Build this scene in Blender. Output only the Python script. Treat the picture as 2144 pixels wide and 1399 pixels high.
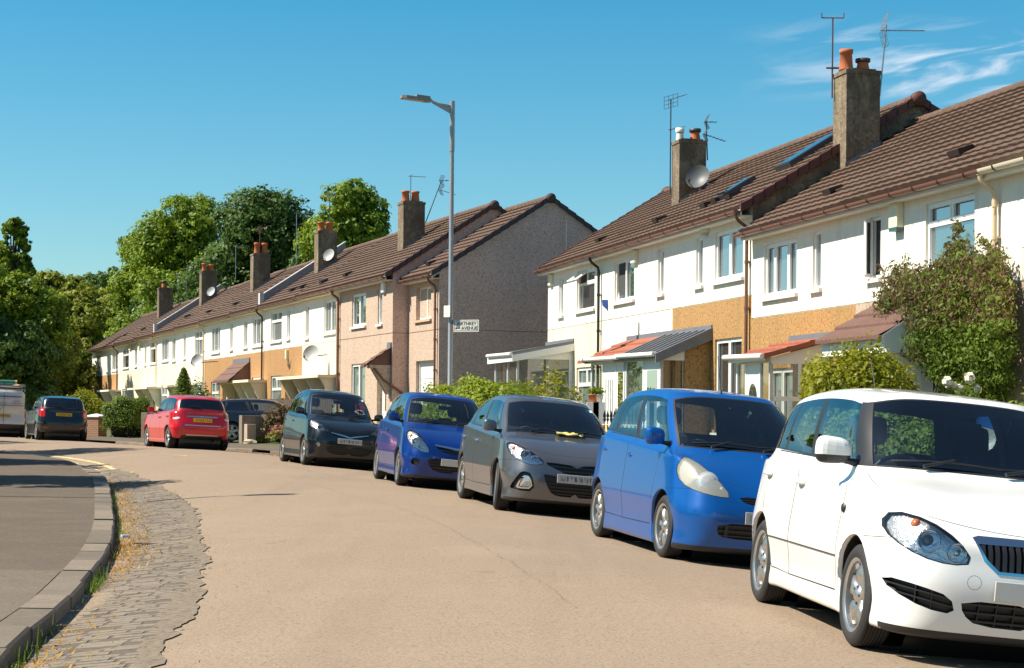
import bpy, bmesh, math, random
import numpy as np
from mathutils import Vector, Matrix
D2R = math.radians
for _o in list(bpy.data.objects): bpy.data.objects.remove(_o)
SC = bpy.context.scene
COL = SC.collection
# ------------------------------------------------------------------ camera
CAM_Z = 1.45; FPX = 3700.0; CX = 1072.0; CY = 872.0; ROLL = D2R(.5)
cd = bpy.data.cameras.new('camera'); cam = bpy.data.objects.new('camera', cd); COL.objects.link(cam)
cd.sensor_fit = 'HORIZONTAL'; cd.sensor_width = 36.0; cd.lens = 36.0*FPX/2144; cd.shift_x = 0.0; cd.shift_y = (CY-699.5)/2144
cd.clip_start = .1; cd.clip_end = 4000
cam.matrix_world = Matrix.Translation((0, 0, CAM_Z)) @ Matrix.Rotation(math.pi/2, 4, 'X') @ Matrix.Rotation(ROLL, 4, 'Z')
SC.camera = cam
# ------------------------------------------------------------------ light
SUN_A = D2R(7.0); SUN_EL = D2R(49)
SDIR = Vector((-math.cos(SUN_A)*math.cos(SUN_EL), -math.sin(SUN_A)*math.cos(SUN_EL), math.sin(SUN_EL)))
sl = bpy.data.lights.new('sun', 'SUN'); sun = bpy.data.objects.new('sun', sl); COL.objects.link(sun)
sl.energy = 4.6; sl.angle = D2R(.5); sl.color = (1.0, .93, .80)
sun.rotation_euler = SDIR.to_track_quat('Z', 'Y').to_euler()
SC.view_settings.view_transform = 'Standard'; SC.view_settings.look = 'None'
SC.view_settings.exposure = .90; SC.view_settings.gamma = 1; SC.view_settings.use_curve_mapping = False
W = bpy.data.worlds.new('World'); SC.world = W; W.use_nodes = True
def world_sky():
    nt = W.node_tree; N = nt.nodes; L = nt.links; N.clear()
    out = N.new('ShaderNodeOutputWorld'); bg = N.new('ShaderNodeBackground'); bg.inputs['Strength'].default_value = .07
    sky = N.new('ShaderNodeTexSky'); sky.sky_type = 'NISHITA'; sky.sun_disc = False
    sky.sun_elevation = SUN_EL; sky.sun_rotation = math.atan2(SDIR.x, SDIR.y)
    sky.air_density = 1.0; sky.dust_density = .5; sky.ozone_density = 1.2; sky.altitude = 0
    # the photograph's sky is a strong cyan blue
    grade = N.new('ShaderNodeMix'); grade.data_type = 'RGBA'; grade.blend_type = 'MULTIPLY'; grade.inputs['Factor'].default_value = 1
    tc = N.new('ShaderNodeTexCoord'); sep = N.new('ShaderNodeSeparateXYZ'); L.new(tc.outputs['Generated'], sep.inputs[0])
    rp = N.new('ShaderNodeValToRGB'); L.new(sep.outputs['Z'], rp.inputs[0]); el_ = rp.color_ramp.elements
    for k, (p, c) in enumerate(((0, (.80, .98, .95)), (.08, (.64, .98, 1.02)), (.23, (.26, .90, 1.04)), (.42, (.46, .86, .98)), (.70, (.72, .86, .88)))):
        e = el_[k] if k < 2 else el_.new(p)
        e.position = p; e.color = (*c, 1)
    L.new(rp.outputs[0], grade.inputs['B'])
    L.new(sky.outputs['Color'], grade.inputs['A'])
    # wispy clouds high on the right, laid out by direction in the sky
    def mth(op, a, b=None, c=None):
        n = N.new('ShaderNodeMath'); n.operation = op
        for k, v in enumerate((a, b, c)):
            if v is None: continue
            if isinstance(v, (int, float)): n.inputs[k].default_value = v
            else: L.new(v, n.inputs[k])
        return n.outputs[0]
    az = mth('DIVIDE', sep.outputs['X'], sep.outputs['Y']); el = mth('DIVIDE', sep.outputs['Z'], sep.outputs['Y'])
    cmb = N.new('ShaderNodeCombineXYZ')
    L.new(mth('ADD', mth('MULTIPLY', az, 16.0), mth('MULTIPLY', el, -20.0)), cmb.inputs[0]); L.new(mth('ADD', mth('MULTIPLY', el, 75.0), mth('MULTIPLY', az, -8.0)), cmb.inputs[1])
    nz = N.new('ShaderNodeTexNoise'); nz.inputs['Scale'].default_value = 1.0; nz.inputs['Detail'].default_value = 7; nz.inputs['Roughness'].default_value = .55
    nz.inputs['Distortion'].default_value = .6
    L.new(cmb.outputs[0], nz.inputs['Vector'])
    def ss(x, a, b):
        n = N.new('ShaderNodeMapRange'); n.interpolation_type = 'SMOOTHSTEP'; L.new(x, n.inputs['Value'])
        n.inputs['From Min'].default_value = a; n.inputs['From Max'].default_value = b; return n.outputs[0]
    bump = lambda x, a, b, c, d: mth('MULTIPLY', ss(x, a, b), mth('SUBTRACT', 1.0, ss(x, c, d)))
    mask = mth('MULTIPLY', bump(el, .172, .195, .212, .232), ss(az, .11, .24))
    front = ss(sep.outputs['Y'], .3, .6)
    cl = mth('MULTIPLY', mth('MULTIPLY', ss(nz.outputs['Fac'], .45, .70), mask), mth('MULTIPLY', front, .72))
    mix = N.new('ShaderNodeMix'); mix.data_type = 'RGBA'; L.new(cl, mix.inputs['Factor'])
    L.new(grade.outputs['Result'], mix.inputs['A']); mix.inputs['B'].default_value = (7.2, 7.6, 8.2, 1)
    L.new(mix.outputs['Result'], bg.inputs['Color']); L.new(bg.outputs[0], out.inputs['Surface'])
world_sky()
# ------------------------------------------------------------------ picture rays -> places
def ray(px, py):
    dx = (px-CX)/FPX; dy = -(py-CY)/FPX; c, s = math.cos(ROLL), math.sin(ROLL)
    return np.array([dx*c-dy*s, 1.0, dx*s+dy*c])
def at(px, py, Y):
    r = ray(px, py)*Y; return Vector((r[0], r[1], r[2]+CAM_Z))
# ------------------------------------------------------------------ scene objects
def tag(o, label=None, cat=None, group=None, kind=None):
    if label: o['label'] = label
    if cat: o['category'] = cat
    if group: o['group'] = group
    if kind: o['kind'] = kind
    return o
def empty(name, loc=(0, 0, 0), rz=0, label=None, cat=None, group=None, parent=None):
    o = bpy.data.objects.new(name, None); COL.objects.link(o); o.location = loc; o.rotation_euler = (0, 0, rz); o.empty_display_size = .2
    if parent: o.parent = parent
    return tag(o, label, cat, group)
def copy_tree(o, parent=None):
    c = o.copy(); COL.objects.link(c)
    if parent: c.parent = parent
    for ch in list(o.children): copy_tree(ch, c)
    return c
class MB:
    """collects boxes, tubes, lathes and loose faces, then links them as one mesh object"""
    def __init__(s): s.v = []; s.f = []; s.m = []; s.sm = []; s.M = None; s.mat = 0
    def put(s, vs, fs, mat=None, smooth=False):
        b = len(s.v)
        for p in vs:
            p = Vector(p)
            s.v.append(tuple(s.M @ p) if s.M is not None else tuple(p))
        for f in fs:
            s.f.append(tuple(b+i for i in f)); s.m.append(s.mat if mat is None else mat); s.sm.append(smooth)
        return s
    def box(s, x0, x1, y0, y1, z0, z1, mat=None, bev=0.0):
        if bev <= 0:
            return s.put([(x, y, z) for x in (x0, x1) for y in (y0, y1) for z in (z0, z1)],
                         [(0, 1, 3, 2), (4, 6, 7, 5), (0, 4, 5, 1), (2, 3, 7, 6), (0, 2, 6, 4), (1, 5, 7, 3)], mat)
        bm = bmesh.new(); bmesh.ops.create_cube(bm, size=1)
        for v in bm.verts: v.co = Vector(((x0+x1)/2+v.co.x*(x1-x0), (y0+y1)/2+v.co.y*(y1-y0), (z0+z1)/2+v.co.z*(z1-z0)))
        bmesh.ops.bevel(bm, geom=bm.edges[:], offset=bev, segments=2, profile=.5, affect='EDGES')
        bm.verts.index_update(); s.put([v.co for v in bm.verts], [[v.index for v in f.verts] for f in bm.faces], mat); bm.free(); return s
    def tube(s, pts, r, n=8, mat=None, caps=True, smooth=True):
        pts = [Vector(p) for p in pts]; rr = r if hasattr(r, '__len__') else [r]*len(pts); vs = []; fs = []
        up = None
        for i, p in enumerate(pts):
            t = (pts[min(i+1, len(pts)-1)]-pts[max(i-1, 0)]).normalized()
            if up is None: up = Vector((0, 0, 1)) if abs(t.z) < .9 else Vector((1, 0, 0))
            a = t.cross(up).normalized(); b = a.cross(t).normalized(); up = b
            for k in range(n):
                w = 2*math.pi*k/n; vs.append(p+(a*math.cos(w)+b*math.sin(w))*rr[i])
        for i in range(len(pts)-1):
            for k in range(n):
                k2 = (k+1) % n; fs.append((i*n+k, i*n+k2, (i+1)*n+k2, (i+1)*n+k))
        s.put(vs, fs, mat, smooth)
        if caps and n > 2:
            s.put(vs[:n], [tuple(range(n))], mat); s.put(vs[-n:], [tuple(range(n))[::-1]], mat)
        return s
    def lathe(s, prof, n=24, axis='z', c=(0, 0, 0), mat=None, smooth=True):
        vs = []; fs = []; c = Vector(c)
        for (r, h) in prof:
            for k in range(n):
                w = 2*math.pi*k/n; a, b = r*math.cos(w), r*math.sin(w)
                vs.append(c+(Vector((a, b, h)) if axis == 'z' else Vector((a, h, b)) if axis == 'y' else Vector((h, a, b))))
        for i in range(len(prof)-1):
            for k in range(n):
                k2 = (k+1) % n; fs.append((i*n+k, i*n+k2, (i+1)*n+k2, (i+1)*n+k))
        return s.put(vs, fs, mat, smooth)
    def prism(s, poly, z0, z1, mat=None, axis='z'):
        n = len(poly)
        f = (lambda p, h: (p[0], p[1], h)) if axis == 'z' else (lambda p, h: (p[0], h, p[1])) if axis == 'y' else (lambda p, h: (h, p[0], p[1]))
        vs = [f(p, z0) for p in poly]+[f(p, z1) for p in poly]
        return s.put(vs, [tuple(range(n))[::-1], tuple(range(n, 2*n))]+[(i, (i+1) % n, n+(i+1) % n, n+i) for i in range(n)], mat)
    def build(s, name, mats, parent=None, smooth=None, kind=None):
        me = bpy.data.meshes.new(name); me.from_pydata(s.v, [], s.f)
        for m in (mats if isinstance(mats, (list, tuple)) else [mats]): me.materials.append(m)
        me.polygons.foreach_set('material_index', s.m)
        me.polygons.foreach_set('use_smooth', s.sm if smooth is None else [smooth]*len(s.f)); me.update()
        o = bpy.data.objects.new(name, me); COL.objects.link(o)
        if parent: o.parent = parent
        if kind: o['kind'] = kind
        return o
def npmesh(name, v, f, mat, parent=None, smooth=False, mats=None, mi=None):
    me = bpy.data.meshes.new(name); v = np.asarray(v, np.float32); f = np.asarray(f, np.int32); k = f.shape[1]
    me.vertices.add(len(v)); me.vertices.foreach_set('co', v.ravel()); me.loops.add(f.size); me.loops.foreach_set('vertex_index', f.ravel())
    me.polygons.add(len(f)); me.polygons.foreach_set('loop_start', np.arange(0, f.size, k, dtype=np.int32))
    for m in (mats or [mat]): me.materials.append(m)
    if mi is not None: me.polygons.foreach_set('material_index', np.asarray(mi, np.int32))
    me.polygons.foreach_set('use_smooth', np.full(len(f), smooth)); me.update(calc_edges=True)
    o = bpy.data.objects.new(name, me); COL.objects.link(o)
    if parent: o.parent = parent
    return o
# ------------------------------------------------------------------ materials
MATS = {}
def mat(name, col, rough=.8, metal=0.0, coat=0.0, spec=.5, var=0.0, vscale=3.0, speck=0.0, sscale=60.0, speckcol=None, bump=0.0, bscale=40.0, streak=0.0, emis=None, trans=0.0):
    if name in MATS: return MATS[name]
    m = bpy.data.materials.new(name); MATS[name] = m; m.use_nodes = True; nt = m.node_tree; N = nt.nodes; L = nt.links
    b = N['Principled BSDF']; b.inputs['Base Color'].default_value = (*col, 1); b.inputs['Roughness'].default_value = rough
    b.inputs['Metallic'].default_value = metal; b.inputs['Specular IOR Level'].default_value = spec
    if coat: b.inputs['Coat Weight'].default_value = coat; b.inputs['Coat Roughness'].default_value = .03
    tc = N.new('ShaderNodeTexCoord'); src = None
    def noise(sc, det=5, r=.6, stretch=None):
        n = N.new('ShaderNodeTexNoise'); n.inputs['Scale'].default_value = sc; n.inputs['Detail'].default_value = det; n.inputs['Roughness'].default_value = r
        if stretch:
            mp = N.new('ShaderNodeMapping'); mp.inputs['Scale'].default_value = stretch; L.new(tc.outputs['Object'], mp.inputs[0]); L.new(mp.outputs[0], n.inputs['Vector'])
        else: L.new(tc.outputs['Object'], n.inputs['Vector'])
        return n.outputs['Fac']
    cur = None
    def mixin(fac, colB, mode='MIX'):
        nonlocal cur
        mx = N.new('ShaderNodeMix'); mx.data_type = 'RGBA'; mx.blend_type = mode; L.new(fac, mx.inputs['Factor'])
        if cur is None: mx.inputs['A'].default_value = (*col, 1)
        else: L.new(cur, mx.inputs['A'])
        mx.inputs['B'].default_value = (*colB, 1); cur = mx.outputs['Result']
    def rng(x, a, b, lo=0., hi=1.):
        n = N.new('ShaderNodeMapRange'); L.new(x, n.inputs['Value']); n.inputs['From Min'].default_value = a; n.inputs['From Max'].default_value = b
        n.inputs['To Min'].default_value = lo; n.inputs['To Max'].default_value = hi; return n.outputs[0]
    if var: mixin(rng(noise(vscale), .3, .7, 0, 1), tuple(max(0, c*(1-var)) for c in col)); mixin(rng(noise(vscale*4.3, 3), .5, .75, 0, .7), tuple(min(1, c*(1+var)) for c in col))
    if streak: mixin(rng(noise(2.0, 6, .6, (2.2, 2.2, .25)), .5, .75, 0, streak), tuple(c*.45 for c in col))
    if speck:
        sc_ = speckcol or tuple(c*.4 for c in col)
        mixin(rng(noise(sscale, 2, .7), .52, .64, 0, speck), sc_); mixin(rng(noise(sscale*1.37, 2, .7), .56, .68, 0, speck*.8), tuple(min(1, c*1.5+.03) for c in col))
    if cur is not None: L.new(cur, b.inputs['Base Color'])
    if bump:
        bp = N.new('ShaderNodeBump'); bp.inputs['Strength'].default_value = bump; bp.inputs['Distance'].default_value = .02
        L.new(noise(bscale, 4, .65), bp.inputs['Height']); L.new(bp.outputs[0], b.inputs['Normal'])
    if emis: b.inputs['Emission Color'].default_value = (*emis, 1); b.inputs['Emission Strength'].default_value = 1
    return m
def overlay(m, stretch, lo, hi, amt, col, det=5, mode='MIX'):
    """stains, wear or growth: a stretched noise laid over the base colour of material m"""
    nt = m.node_tree; N = nt.nodes; L = nt.links; b = N['Principled BSDF']; i = b.inputs['Base Color']; tc = N.new('ShaderNodeTexCoord'); mp = N.new('ShaderNodeMapping'); mp.inputs['Scale'].default_value = stretch; L.new(tc.outputs['Object'], mp.inputs[0])
    n = N.new('ShaderNodeTexNoise'); n.inputs['Scale'].default_value = 1; n.inputs['Detail'].default_value = det; n.inputs['Roughness'].default_value = .62; L.new(mp.outputs[0], n.inputs['Vector'])
    r = N.new('ShaderNodeMapRange'); r.interpolation_type = 'SMOOTHSTEP'; L.new(n.outputs['Fac'], r.inputs['Value']); r.inputs['From Min'].default_value = lo; r.inputs['From Max'].default_value = hi; r.inputs['To Max'].default_value = amt
    x = N.new('ShaderNodeMix'); x.data_type = 'RGBA'; x.blend_type = mode; L.new(r.outputs[0], x.inputs['Factor']); x.inputs['A'].default_value = i.default_value
    if i.is_linked: L.new(i.links[0].from_socket, x.inputs['A'])
    x.inputs['B'].default_value = (*col, 1); L.new(x.outputs['Result'], i)
def glassmat(name, tint=(.5, .56, .56), refl=.9, base=None, trans=.85, rough=.0, glint=.05):
    """thin tinted glass: see-through, with a mirror layer that grows towards grazing angles"""
    if name in MATS: return MATS[name]
    m = bpy.data.materials.new(name); MATS[name] = m; m.use_nodes = True; nt = m.node_tree; N = nt.nodes; L = nt.links; N.clear()
    out = N.new('ShaderNodeOutputMaterial'); tr = N.new('ShaderNodeBsdfTransparent'); tr.inputs[0].default_value = (*tint, 1)
    gl = N.new('ShaderNodeBsdfGlossy'); gl.inputs['Roughness'].default_value = rough; gl.inputs['Color'].default_value = (refl, refl, refl, 1)
    fr = N.new('ShaderNodeFresnel'); fr.inputs['IOR'].default_value = 1.55
    ad = N.new('ShaderNodeMath'); ad.operation = 'MULTIPLY_ADD'; L.new(fr.outputs[0], ad.inputs[0]); ad.inputs[1].default_value = 1.1; ad.inputs[2].default_value = glint; ad.use_clamp = True
    inner = tr.outputs[0]
    if base:
        df = N.new('ShaderNodeBsdfDiffuse'); df.inputs[0].default_value = (*base, 1); mx0 = N.new('ShaderNodeMixShader'); mx0.inputs[0].default_value = trans
        L.new(df.outputs[0], mx0.inputs[1]); L.new(tr.outputs[0], mx0.inputs[2]); inner = mx0.outputs[0]
    mx = N.new('ShaderNodeMixShader'); L.new(ad.outputs[0], mx.inputs[0]); L.new(inner, mx.inputs[1]); L.new(gl.outputs[0], mx.inputs[2]); L.new(mx.outputs[0], out.inputs[0])
    return m
def leafmat(name, c1, c2, rough=.5, transl=.35):
    """leaves: colour varies leaf by leaf and clump by clump; some light comes through"""
    if name in MATS: return MATS[name]
    m = bpy.data.materials.new(name); MATS[name] = m; m.use_nodes = True; nt = m.node_tree; N = nt.nodes; L = nt.links; N.clear()
    out = N.new('ShaderNodeOutputMaterial'); geo = N.new('ShaderNodeNewGeometry'); tc = N.new('ShaderNodeTexCoord')
    nz = N.new('ShaderNodeTexNoise'); nz.inputs['Scale'].default_value = .55; nz.inputs['Detail'].default_value = 3; L.new(tc.outputs['Object'], nz.inputs['Vector'])
    ma = N.new('ShaderNodeMath'); ma.operation = 'MULTIPLY_ADD'; L.new(geo.outputs['Random Per Island'], ma.inputs[0]); ma.inputs[1].default_value = .6
    mr = N.new('ShaderNodeMapRange'); L.new(nz.outputs['Fac'], mr.inputs['Value']); mr.inputs['From Min'].default_value = .35; mr.inputs['From Max'].default_value = .65
    mr.inputs['To Min'].default_value = -.1; mr.inputs['To Max'].default_value = .5; L.new(mr.outputs[0], ma.inputs[2]); ma.use_clamp = True
    mx = N.new('ShaderNodeMix'); mx.data_type = 'RGBA'; L.new(ma.outputs[0], mx.inputs['Factor']); mx.inputs['A'].default_value = (*c1, 1); mx.inputs['B'].default_value = (*c2, 1)
    df = N.new('ShaderNodeBsdfPrincipled'); df.inputs['Roughness'].default_value = rough; df.inputs['Specular IOR Level'].default_value = .22; L.new(mx.outputs['Result'], df.inputs['Base Color'])
    tl = N.new('ShaderNodeBsdfTranslucent'); hs = N.new('ShaderNodeHueSaturation'); hs.inputs['Hue'].default_value = .48; hs.inputs['Value'].default_value = 1.5; L.new(mx.outputs['Result'], hs.inputs['Color']); L.new(hs.outputs[0], tl.inputs[0])
    ms = N.new('ShaderNodeMixShader'); ms.inputs[0].default_value = transl; L.new(df.outputs[0], ms.inputs[1]); L.new(tl.outputs[0], ms.inputs[2]); L.new(ms.outputs[0], out.inputs[0])
    return m
# ================================================================== the lie of the land
def lerp_tab(tab, x):
    if x <= tab[0][0]: return tab[0][1]
    for (a, b), (c, d) in zip(tab, tab[1:]):
        if x <= c: return b+(d-b)*(x-a)/(c-a)
    return tab[-1][1]
ZG = [(-10, -.20), (0, -.15), (10, -.05), (16, .0), (22.4, .075), (28.2, .145), (36, .225), (49, .30), (60, .32), (90, .34), (200, .45)]
def zg(Y):   # height of the road's gutters, smoothed
    return sum(lerp_tab(ZG, Y+d) for d in (-4, -2, 0, 2, 4))/5
class Curve:
    def __init__(s, pts, step=.5):
        P = [np.array(p, float) for p in pts]; out = []
        P = [2*P[0]-P[1]]+P+[2*P[-1]-P[-2]]
        for i in range(1, len(P)-2):
            n = max(2, int(np.linalg.norm(P[i+1]-P[i])/step))
            for k in range(n):
                t = k/n; a, b, c, d = P[i-1], P[i], P[i+1], P[i+2]
                out.append(.5*((2*b)+(c-a)*t+(2*a-5*b+4*c-d)*t*t+(3*b-a-3*c+d)*t**3))
        out.append(P[-2]); s.p = np.array(out); d = np.gradient(s.p, axis=0); s.t = d/np.linalg.norm(d, axis=1, keepdims=True); s.n = np.stack([s.t[:, 1], -s.t[:, 0]], 1)
    def off(s, d): return s.p+s.n*d            # positive: to the right of the walking direction
    def dist(s, X, Y):
        q = np.stack([np.asarray(X, float).ravel(), np.asarray(Y, float).ravel()], 1); best = np.full(len(q), 1e9); sd = np.zeros(len(q))
        for a, b, n in zip(s.p[:-1], s.p[1:], s.n[:-1]):
            ab = b-a; t = np.clip(((q-a)@ab)/(ab@ab), 0, 1); c = a+t[:, None]*ab; dd = np.linalg.norm(q-c, axis=1); m = dd < best
            best[m] = dd[m]; sd[m] = ((q-a)@n)[m]
        return best*np.sign(sd)
    def at(s, Y):  # point of the curve at a given Y
        k = np.argmin(abs(s.p[:, 1]-Y)); return s.p[k], s.t[k], s.n[k]
# right-hand kerb: behind the row of parked cars, bending away to the left
KR = Curve([(8.5, -9), (6.2, -1), (5.05, 4), (3.78, 9.9), (2.86, 15.4), (2.0, 20), (1.35, 23), (-.12, 29), (-2.40, 36.6), (-4.0, 41), (-6.9, 50.0), (-8.4, 52.6), (-10.4, 55.6), (-14, 62.5), (-19.5, 72), (-27, 85), (-36, 101), (-60, 140)])
# left-hand kerb: near corner of the side road
KL = Curve([(-1.0, -8), (-1.5, 0), (-2.2, 6), (-2.93, 10.4), (-3.24, 13), (-3.88, 17), (-4.62, 20.6), (-5.53, 24.5), (-6.6, 29), (-7.65, 33), (-8.75, 36.5), (-10.4, 41.2), (-13.4, 46.8), (-20, 56), (-30, 71), (-45, 93)])
CAMBER = .20
def q_(d): d = min(max(d, 0), 3.3); return 1-((3.3-d)/3.3)**2
def road_z(X, Y, u=None, v=None):
    u = field(GU, X, Y) if u is None else u; v = field(GV, X, Y) if v is None else v
    return zg(Y)+CAMBER*q_(min(u, v))
GX = np.arange(-70, 30.01, .5); GY = np.arange(-10, 170.01, .5)
_x, _y = np.meshgrid(GX, GY); _sh = _x.shape
GU = (-KR.dist(_x, _y)).reshape(_sh); GV = KL.dist(_x, _y).reshape(_sh)
def field(A, X, Y):
    i = min(max((X-GX[0])/.5, 0), len(GX)-1.001); j = min(max((Y-GY[0])/.5, 0), len(GY)-1.001); a, b = int(i), int(j); s, t = i-a, j-b
    return A[b, a]*(1-s)*(1-t)+A[b, a+1]*s*(1-t)+A[b+1, a]*(1-s)*t+A[b+1, a+1]*s*t
KERB_H = .12
def land_z(Y, d): return zg(Y)+KERB_H+.02*min(max(d, 0), 12)     # pavements and gardens, d from the kerb
def ground_hit(px, py, h=0.0, fn=None):
    r = ray(px, py); fn = fn or (lambda X, Y: road_z(X, Y)); prev = None
    for Y in np.arange(6, 160, .25):
        if r[2]*Y+CAM_Z < fn(r[0]*Y, Y)+h: return Vector((r[0]*Y, Y, fn(r[0]*Y, Y)))
    return Vector((r[0]*160, 160, 0))
# ================================================================== road, kerbs, pavements
rnd = random.Random(7)
M_ROAD = mat('road_asphalt', (.290, .216, .152), .92, var=.07, vscale=.22, speck=.55, sscale=42, bump=.35, bscale=55, spec=.3)
M_PAVE = mat('pavement_asphalt', (.130, .100, .073), .9, var=.22, vscale=.5, speck=.45, sscale=30, speckcol=(.05, .042, .036), bump=.3, bscale=45, spec=.3)
M_PAVE2 = mat('pavement_patch', (.165, .130, .096), .9, var=.15, vscale=.8, speck=.45, sscale=30, bump=.3, bscale=45, spec=.3)
M_KERB = mat('kerb_concrete', (.185, .148, .108), .9, var=.15, vscale=1.2, speck=.3, sscale=35, bump=.25, bscale=40)
M_KERBL = mat('kerb_concrete_new', (.30, .28, .25), .9, speck=.2, sscale=30); M_SETT = mat('granite_setts', (.225, .182, .135), .85, var=.16, vscale=1.7, speck=.35, sscale=40, bump=.3, bscale=30)
M_MORT = mat('setts_bed', (.115, .09, .066), .95, speck=.4, sscale=25); M_SOIL = mat('garden_soil', (.12, .09, .06), .95, var=.3, vscale=.8)
M_GARD = mat('garden_ground', (.085, .10, .035), .95, var=.35, vscale=.6, speck=.4, sscale=22); M_YEL = mat('yellow_paint', (.62, .50, .22), .7, var=.25, vscale=2.5, speck=.6, sscale=9, speckcol=(.30, .23, .16))
M_TAR = mat('crumbled_edge', (.185, .145, .103), .95, speck=.6, sscale=14, bump=.6, bscale=20)
overlay(M_ROAD, (.9, .05, 1), .50, .70, .30, (.20, .148, .102)); overlay(M_ROAD, (.35, .30, 1), .55, .72, .28, (.345, .265, .192)); overlay(M_ROAD, (1.6, 1.1, 1), .64, .74, .45, (.165, .120, .082)); overlay(M_ROAD, (26, 26, 1), .62, .72, .35, (.40, .33, .26), 2)
overlay(M_PAVE, (.5, .35, 1), .50, .68, .45, (.098, .074, .053)); overlay(M_PAVE, (30, 30, 1), .66, .72, .6, (.33, .29, .25), 2); overlay(M_KERB, (.9, .9, 1), .45, .65, .4, (.135, .105, .074)); overlay(M_SETT, (1.2, .8, 1), .48, .66, .5, (.165, .128, .090)); overlay(M_SETT, (3, 2.4, 1), .58, .72, .45, (.27, .215, .14))
def sheet(name, rows, m, kind='structure', smooth=True):
    n = len(rows[0]); v = [p for r in rows for p in r]; f = [(j*n+i, j*n+i+1, (j+1)*n+i+1, (j+1)*n+i) for j in range(len(rows)-1) for i in range(n-1)]
    o = npmesh(name, v, f, m, smooth=smooth); o['kind'] = kind; return o
NY = len(GY); 
def road_sheet():
    v = {}; f = []
    zz = np.array([[zg(y)]*len(GX) for y in GY]); d = np.clip(np.minimum(GU, GV), -.6, 3.3); Z = zz+CAMBER*(1-((3.3-np.maximum(d, 0))/3.3)**2)
    V = []
    for j in range(len(GY)-1):
        for i in range(len(GX)-1):
            if GU[j:j+2, i:i+2].max() > -.02 and GV[j:j+2, i:i+2].max() > -.02:
                q = []
                for (b, a) in ((j, i), (j, i+1), (j+1, i+1), (j+1, i)):
                    if (a, b) not in v: v[(a, b)] = len(V); V.append((GX[a], GY[b], Z[b, a]))
                    q.append(v[(a, b)])
                f.append(q)
    npmesh('road', V, f, M_ROAD, smooth=True)['kind'] = 'structure'
road_sheet()
def side_rows(C, sgn, offs, zf):
    rows = []
    for p, n in zip(C.p, C.n):
        e = p+n*sgn*offs[0]; rows.append([(e[0]+sgn*d, e[1], zf(e[1], d)) for d in [0]+offs[1:]])
    return rows
sheet('pavement', side_rows(KR, 1, [.13, 1, 2.4], lambda Y, d: land_z(Y, d)-.004), M_PAVE)
sheet('garden_ground', side_rows(KR, 1, [2.5, 3, 6, 12, 30, 90], lambda Y, d: land_z(Y, min(d, 12))+.006), M_GARD)
sheet('corner_pavement', side_rows(KL, -1, [.13, 1, 2, 4, 7, 14, 40], lambda Y, d: zg(Y)+KERB_H-.004+.012*min(d, 6)), M_PAVE)
sheet('ground', [[(x, y, -.4 if y < 150 else -.2) for x in (-900, -80, 60, 900)] for y in (-60, 20, 150, 500, 2500)], mat('distant_ground', (.09, .10, .04), .95, var=.3, vscale=.02))
sheet('pavement_patch', [r for r in side_rows(KL, -1, [.26, 1, 2, 4, 7, 14], lambda Y, d: zg(Y)+KERB_H+.001+.012*min(d+.13, 6)) if r[0][1] < 15.4], M_PAVE2)   # a later strip of asphalt
def kerb(name, C, sgn, w, y0, y1, low=(), light=()):
    mb = MB(); s = 0.0; seg = np.linalg.norm(np.diff(C.p, axis=0), axis=1); cum = np.concatenate([[0], np.cumsum(seg)]); tot = cum[-1]
    P = lambda q: np.array([np.interp(q, cum, C.p[:, 0]), np.interp(q, cum, C.p[:, 1])]); T = lambda q: (P(min(q+.05, tot))-P(max(q-.05, 0)))/np.linalg.norm(P(min(q+.05, tot))-P(max(q-.05, 0)))
    while s < tot-1.0:
        ln = rnd.uniform(.82, 1.0); a, b = P(s+.006), P(s+ln-.006); s += ln
        if a[1] < y0 or b[1] > y1: continue
        hd = KERB_H+rnd.uniform(.0, .018)
        for (l0, l1) in low:
            if l0 < a[1] < l1: hd = .03
        jit = rnd.uniform(-.012, .012); vs = []
        for p_, t in ((a, T(s-ln)), (b, T(s))):
            n = np.array([t[1], -t[0]])*sgn; z = zg(p_[1])
            for (o, h) in ((-.0+jit, -.25), (0+jit, hd-.018), (.018+jit, hd), (w, hd+.004), (w, -.2)): q = p_+n*o; vs.append((q[0], q[1], z+h))
        m = 1 if any(abs(a[1]-c) < .5 for c in light) else rnd.choice((0, 0, 2, 3))
        mb.put(vs, [(i, i+1, i+6, i+5) for i in range(4)]+[(0, 1, 2, 3, 4), (5, 6, 7, 8, 9)], m)
    return mb.build(name, [M_KERB, M_KERBL, mat('kerb_worn', (.215, .172, .125), .9, var=.2, vscale=2, speck=.3, sscale=35, bump=.25), mat('kerb_dark', (.150, .120, .088), .9, var=.2, vscale=2, speck=.3, sscale=35, bump=.25)], kind='structure')
kerb('kerb', KR, 1, .15, -5, 130, low=((49.0, 51.2), (62, 68))); kerb('corner_kerb', KL, -1, .24, -5, 90, low=((35, 46),), light=(29.2,))
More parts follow.
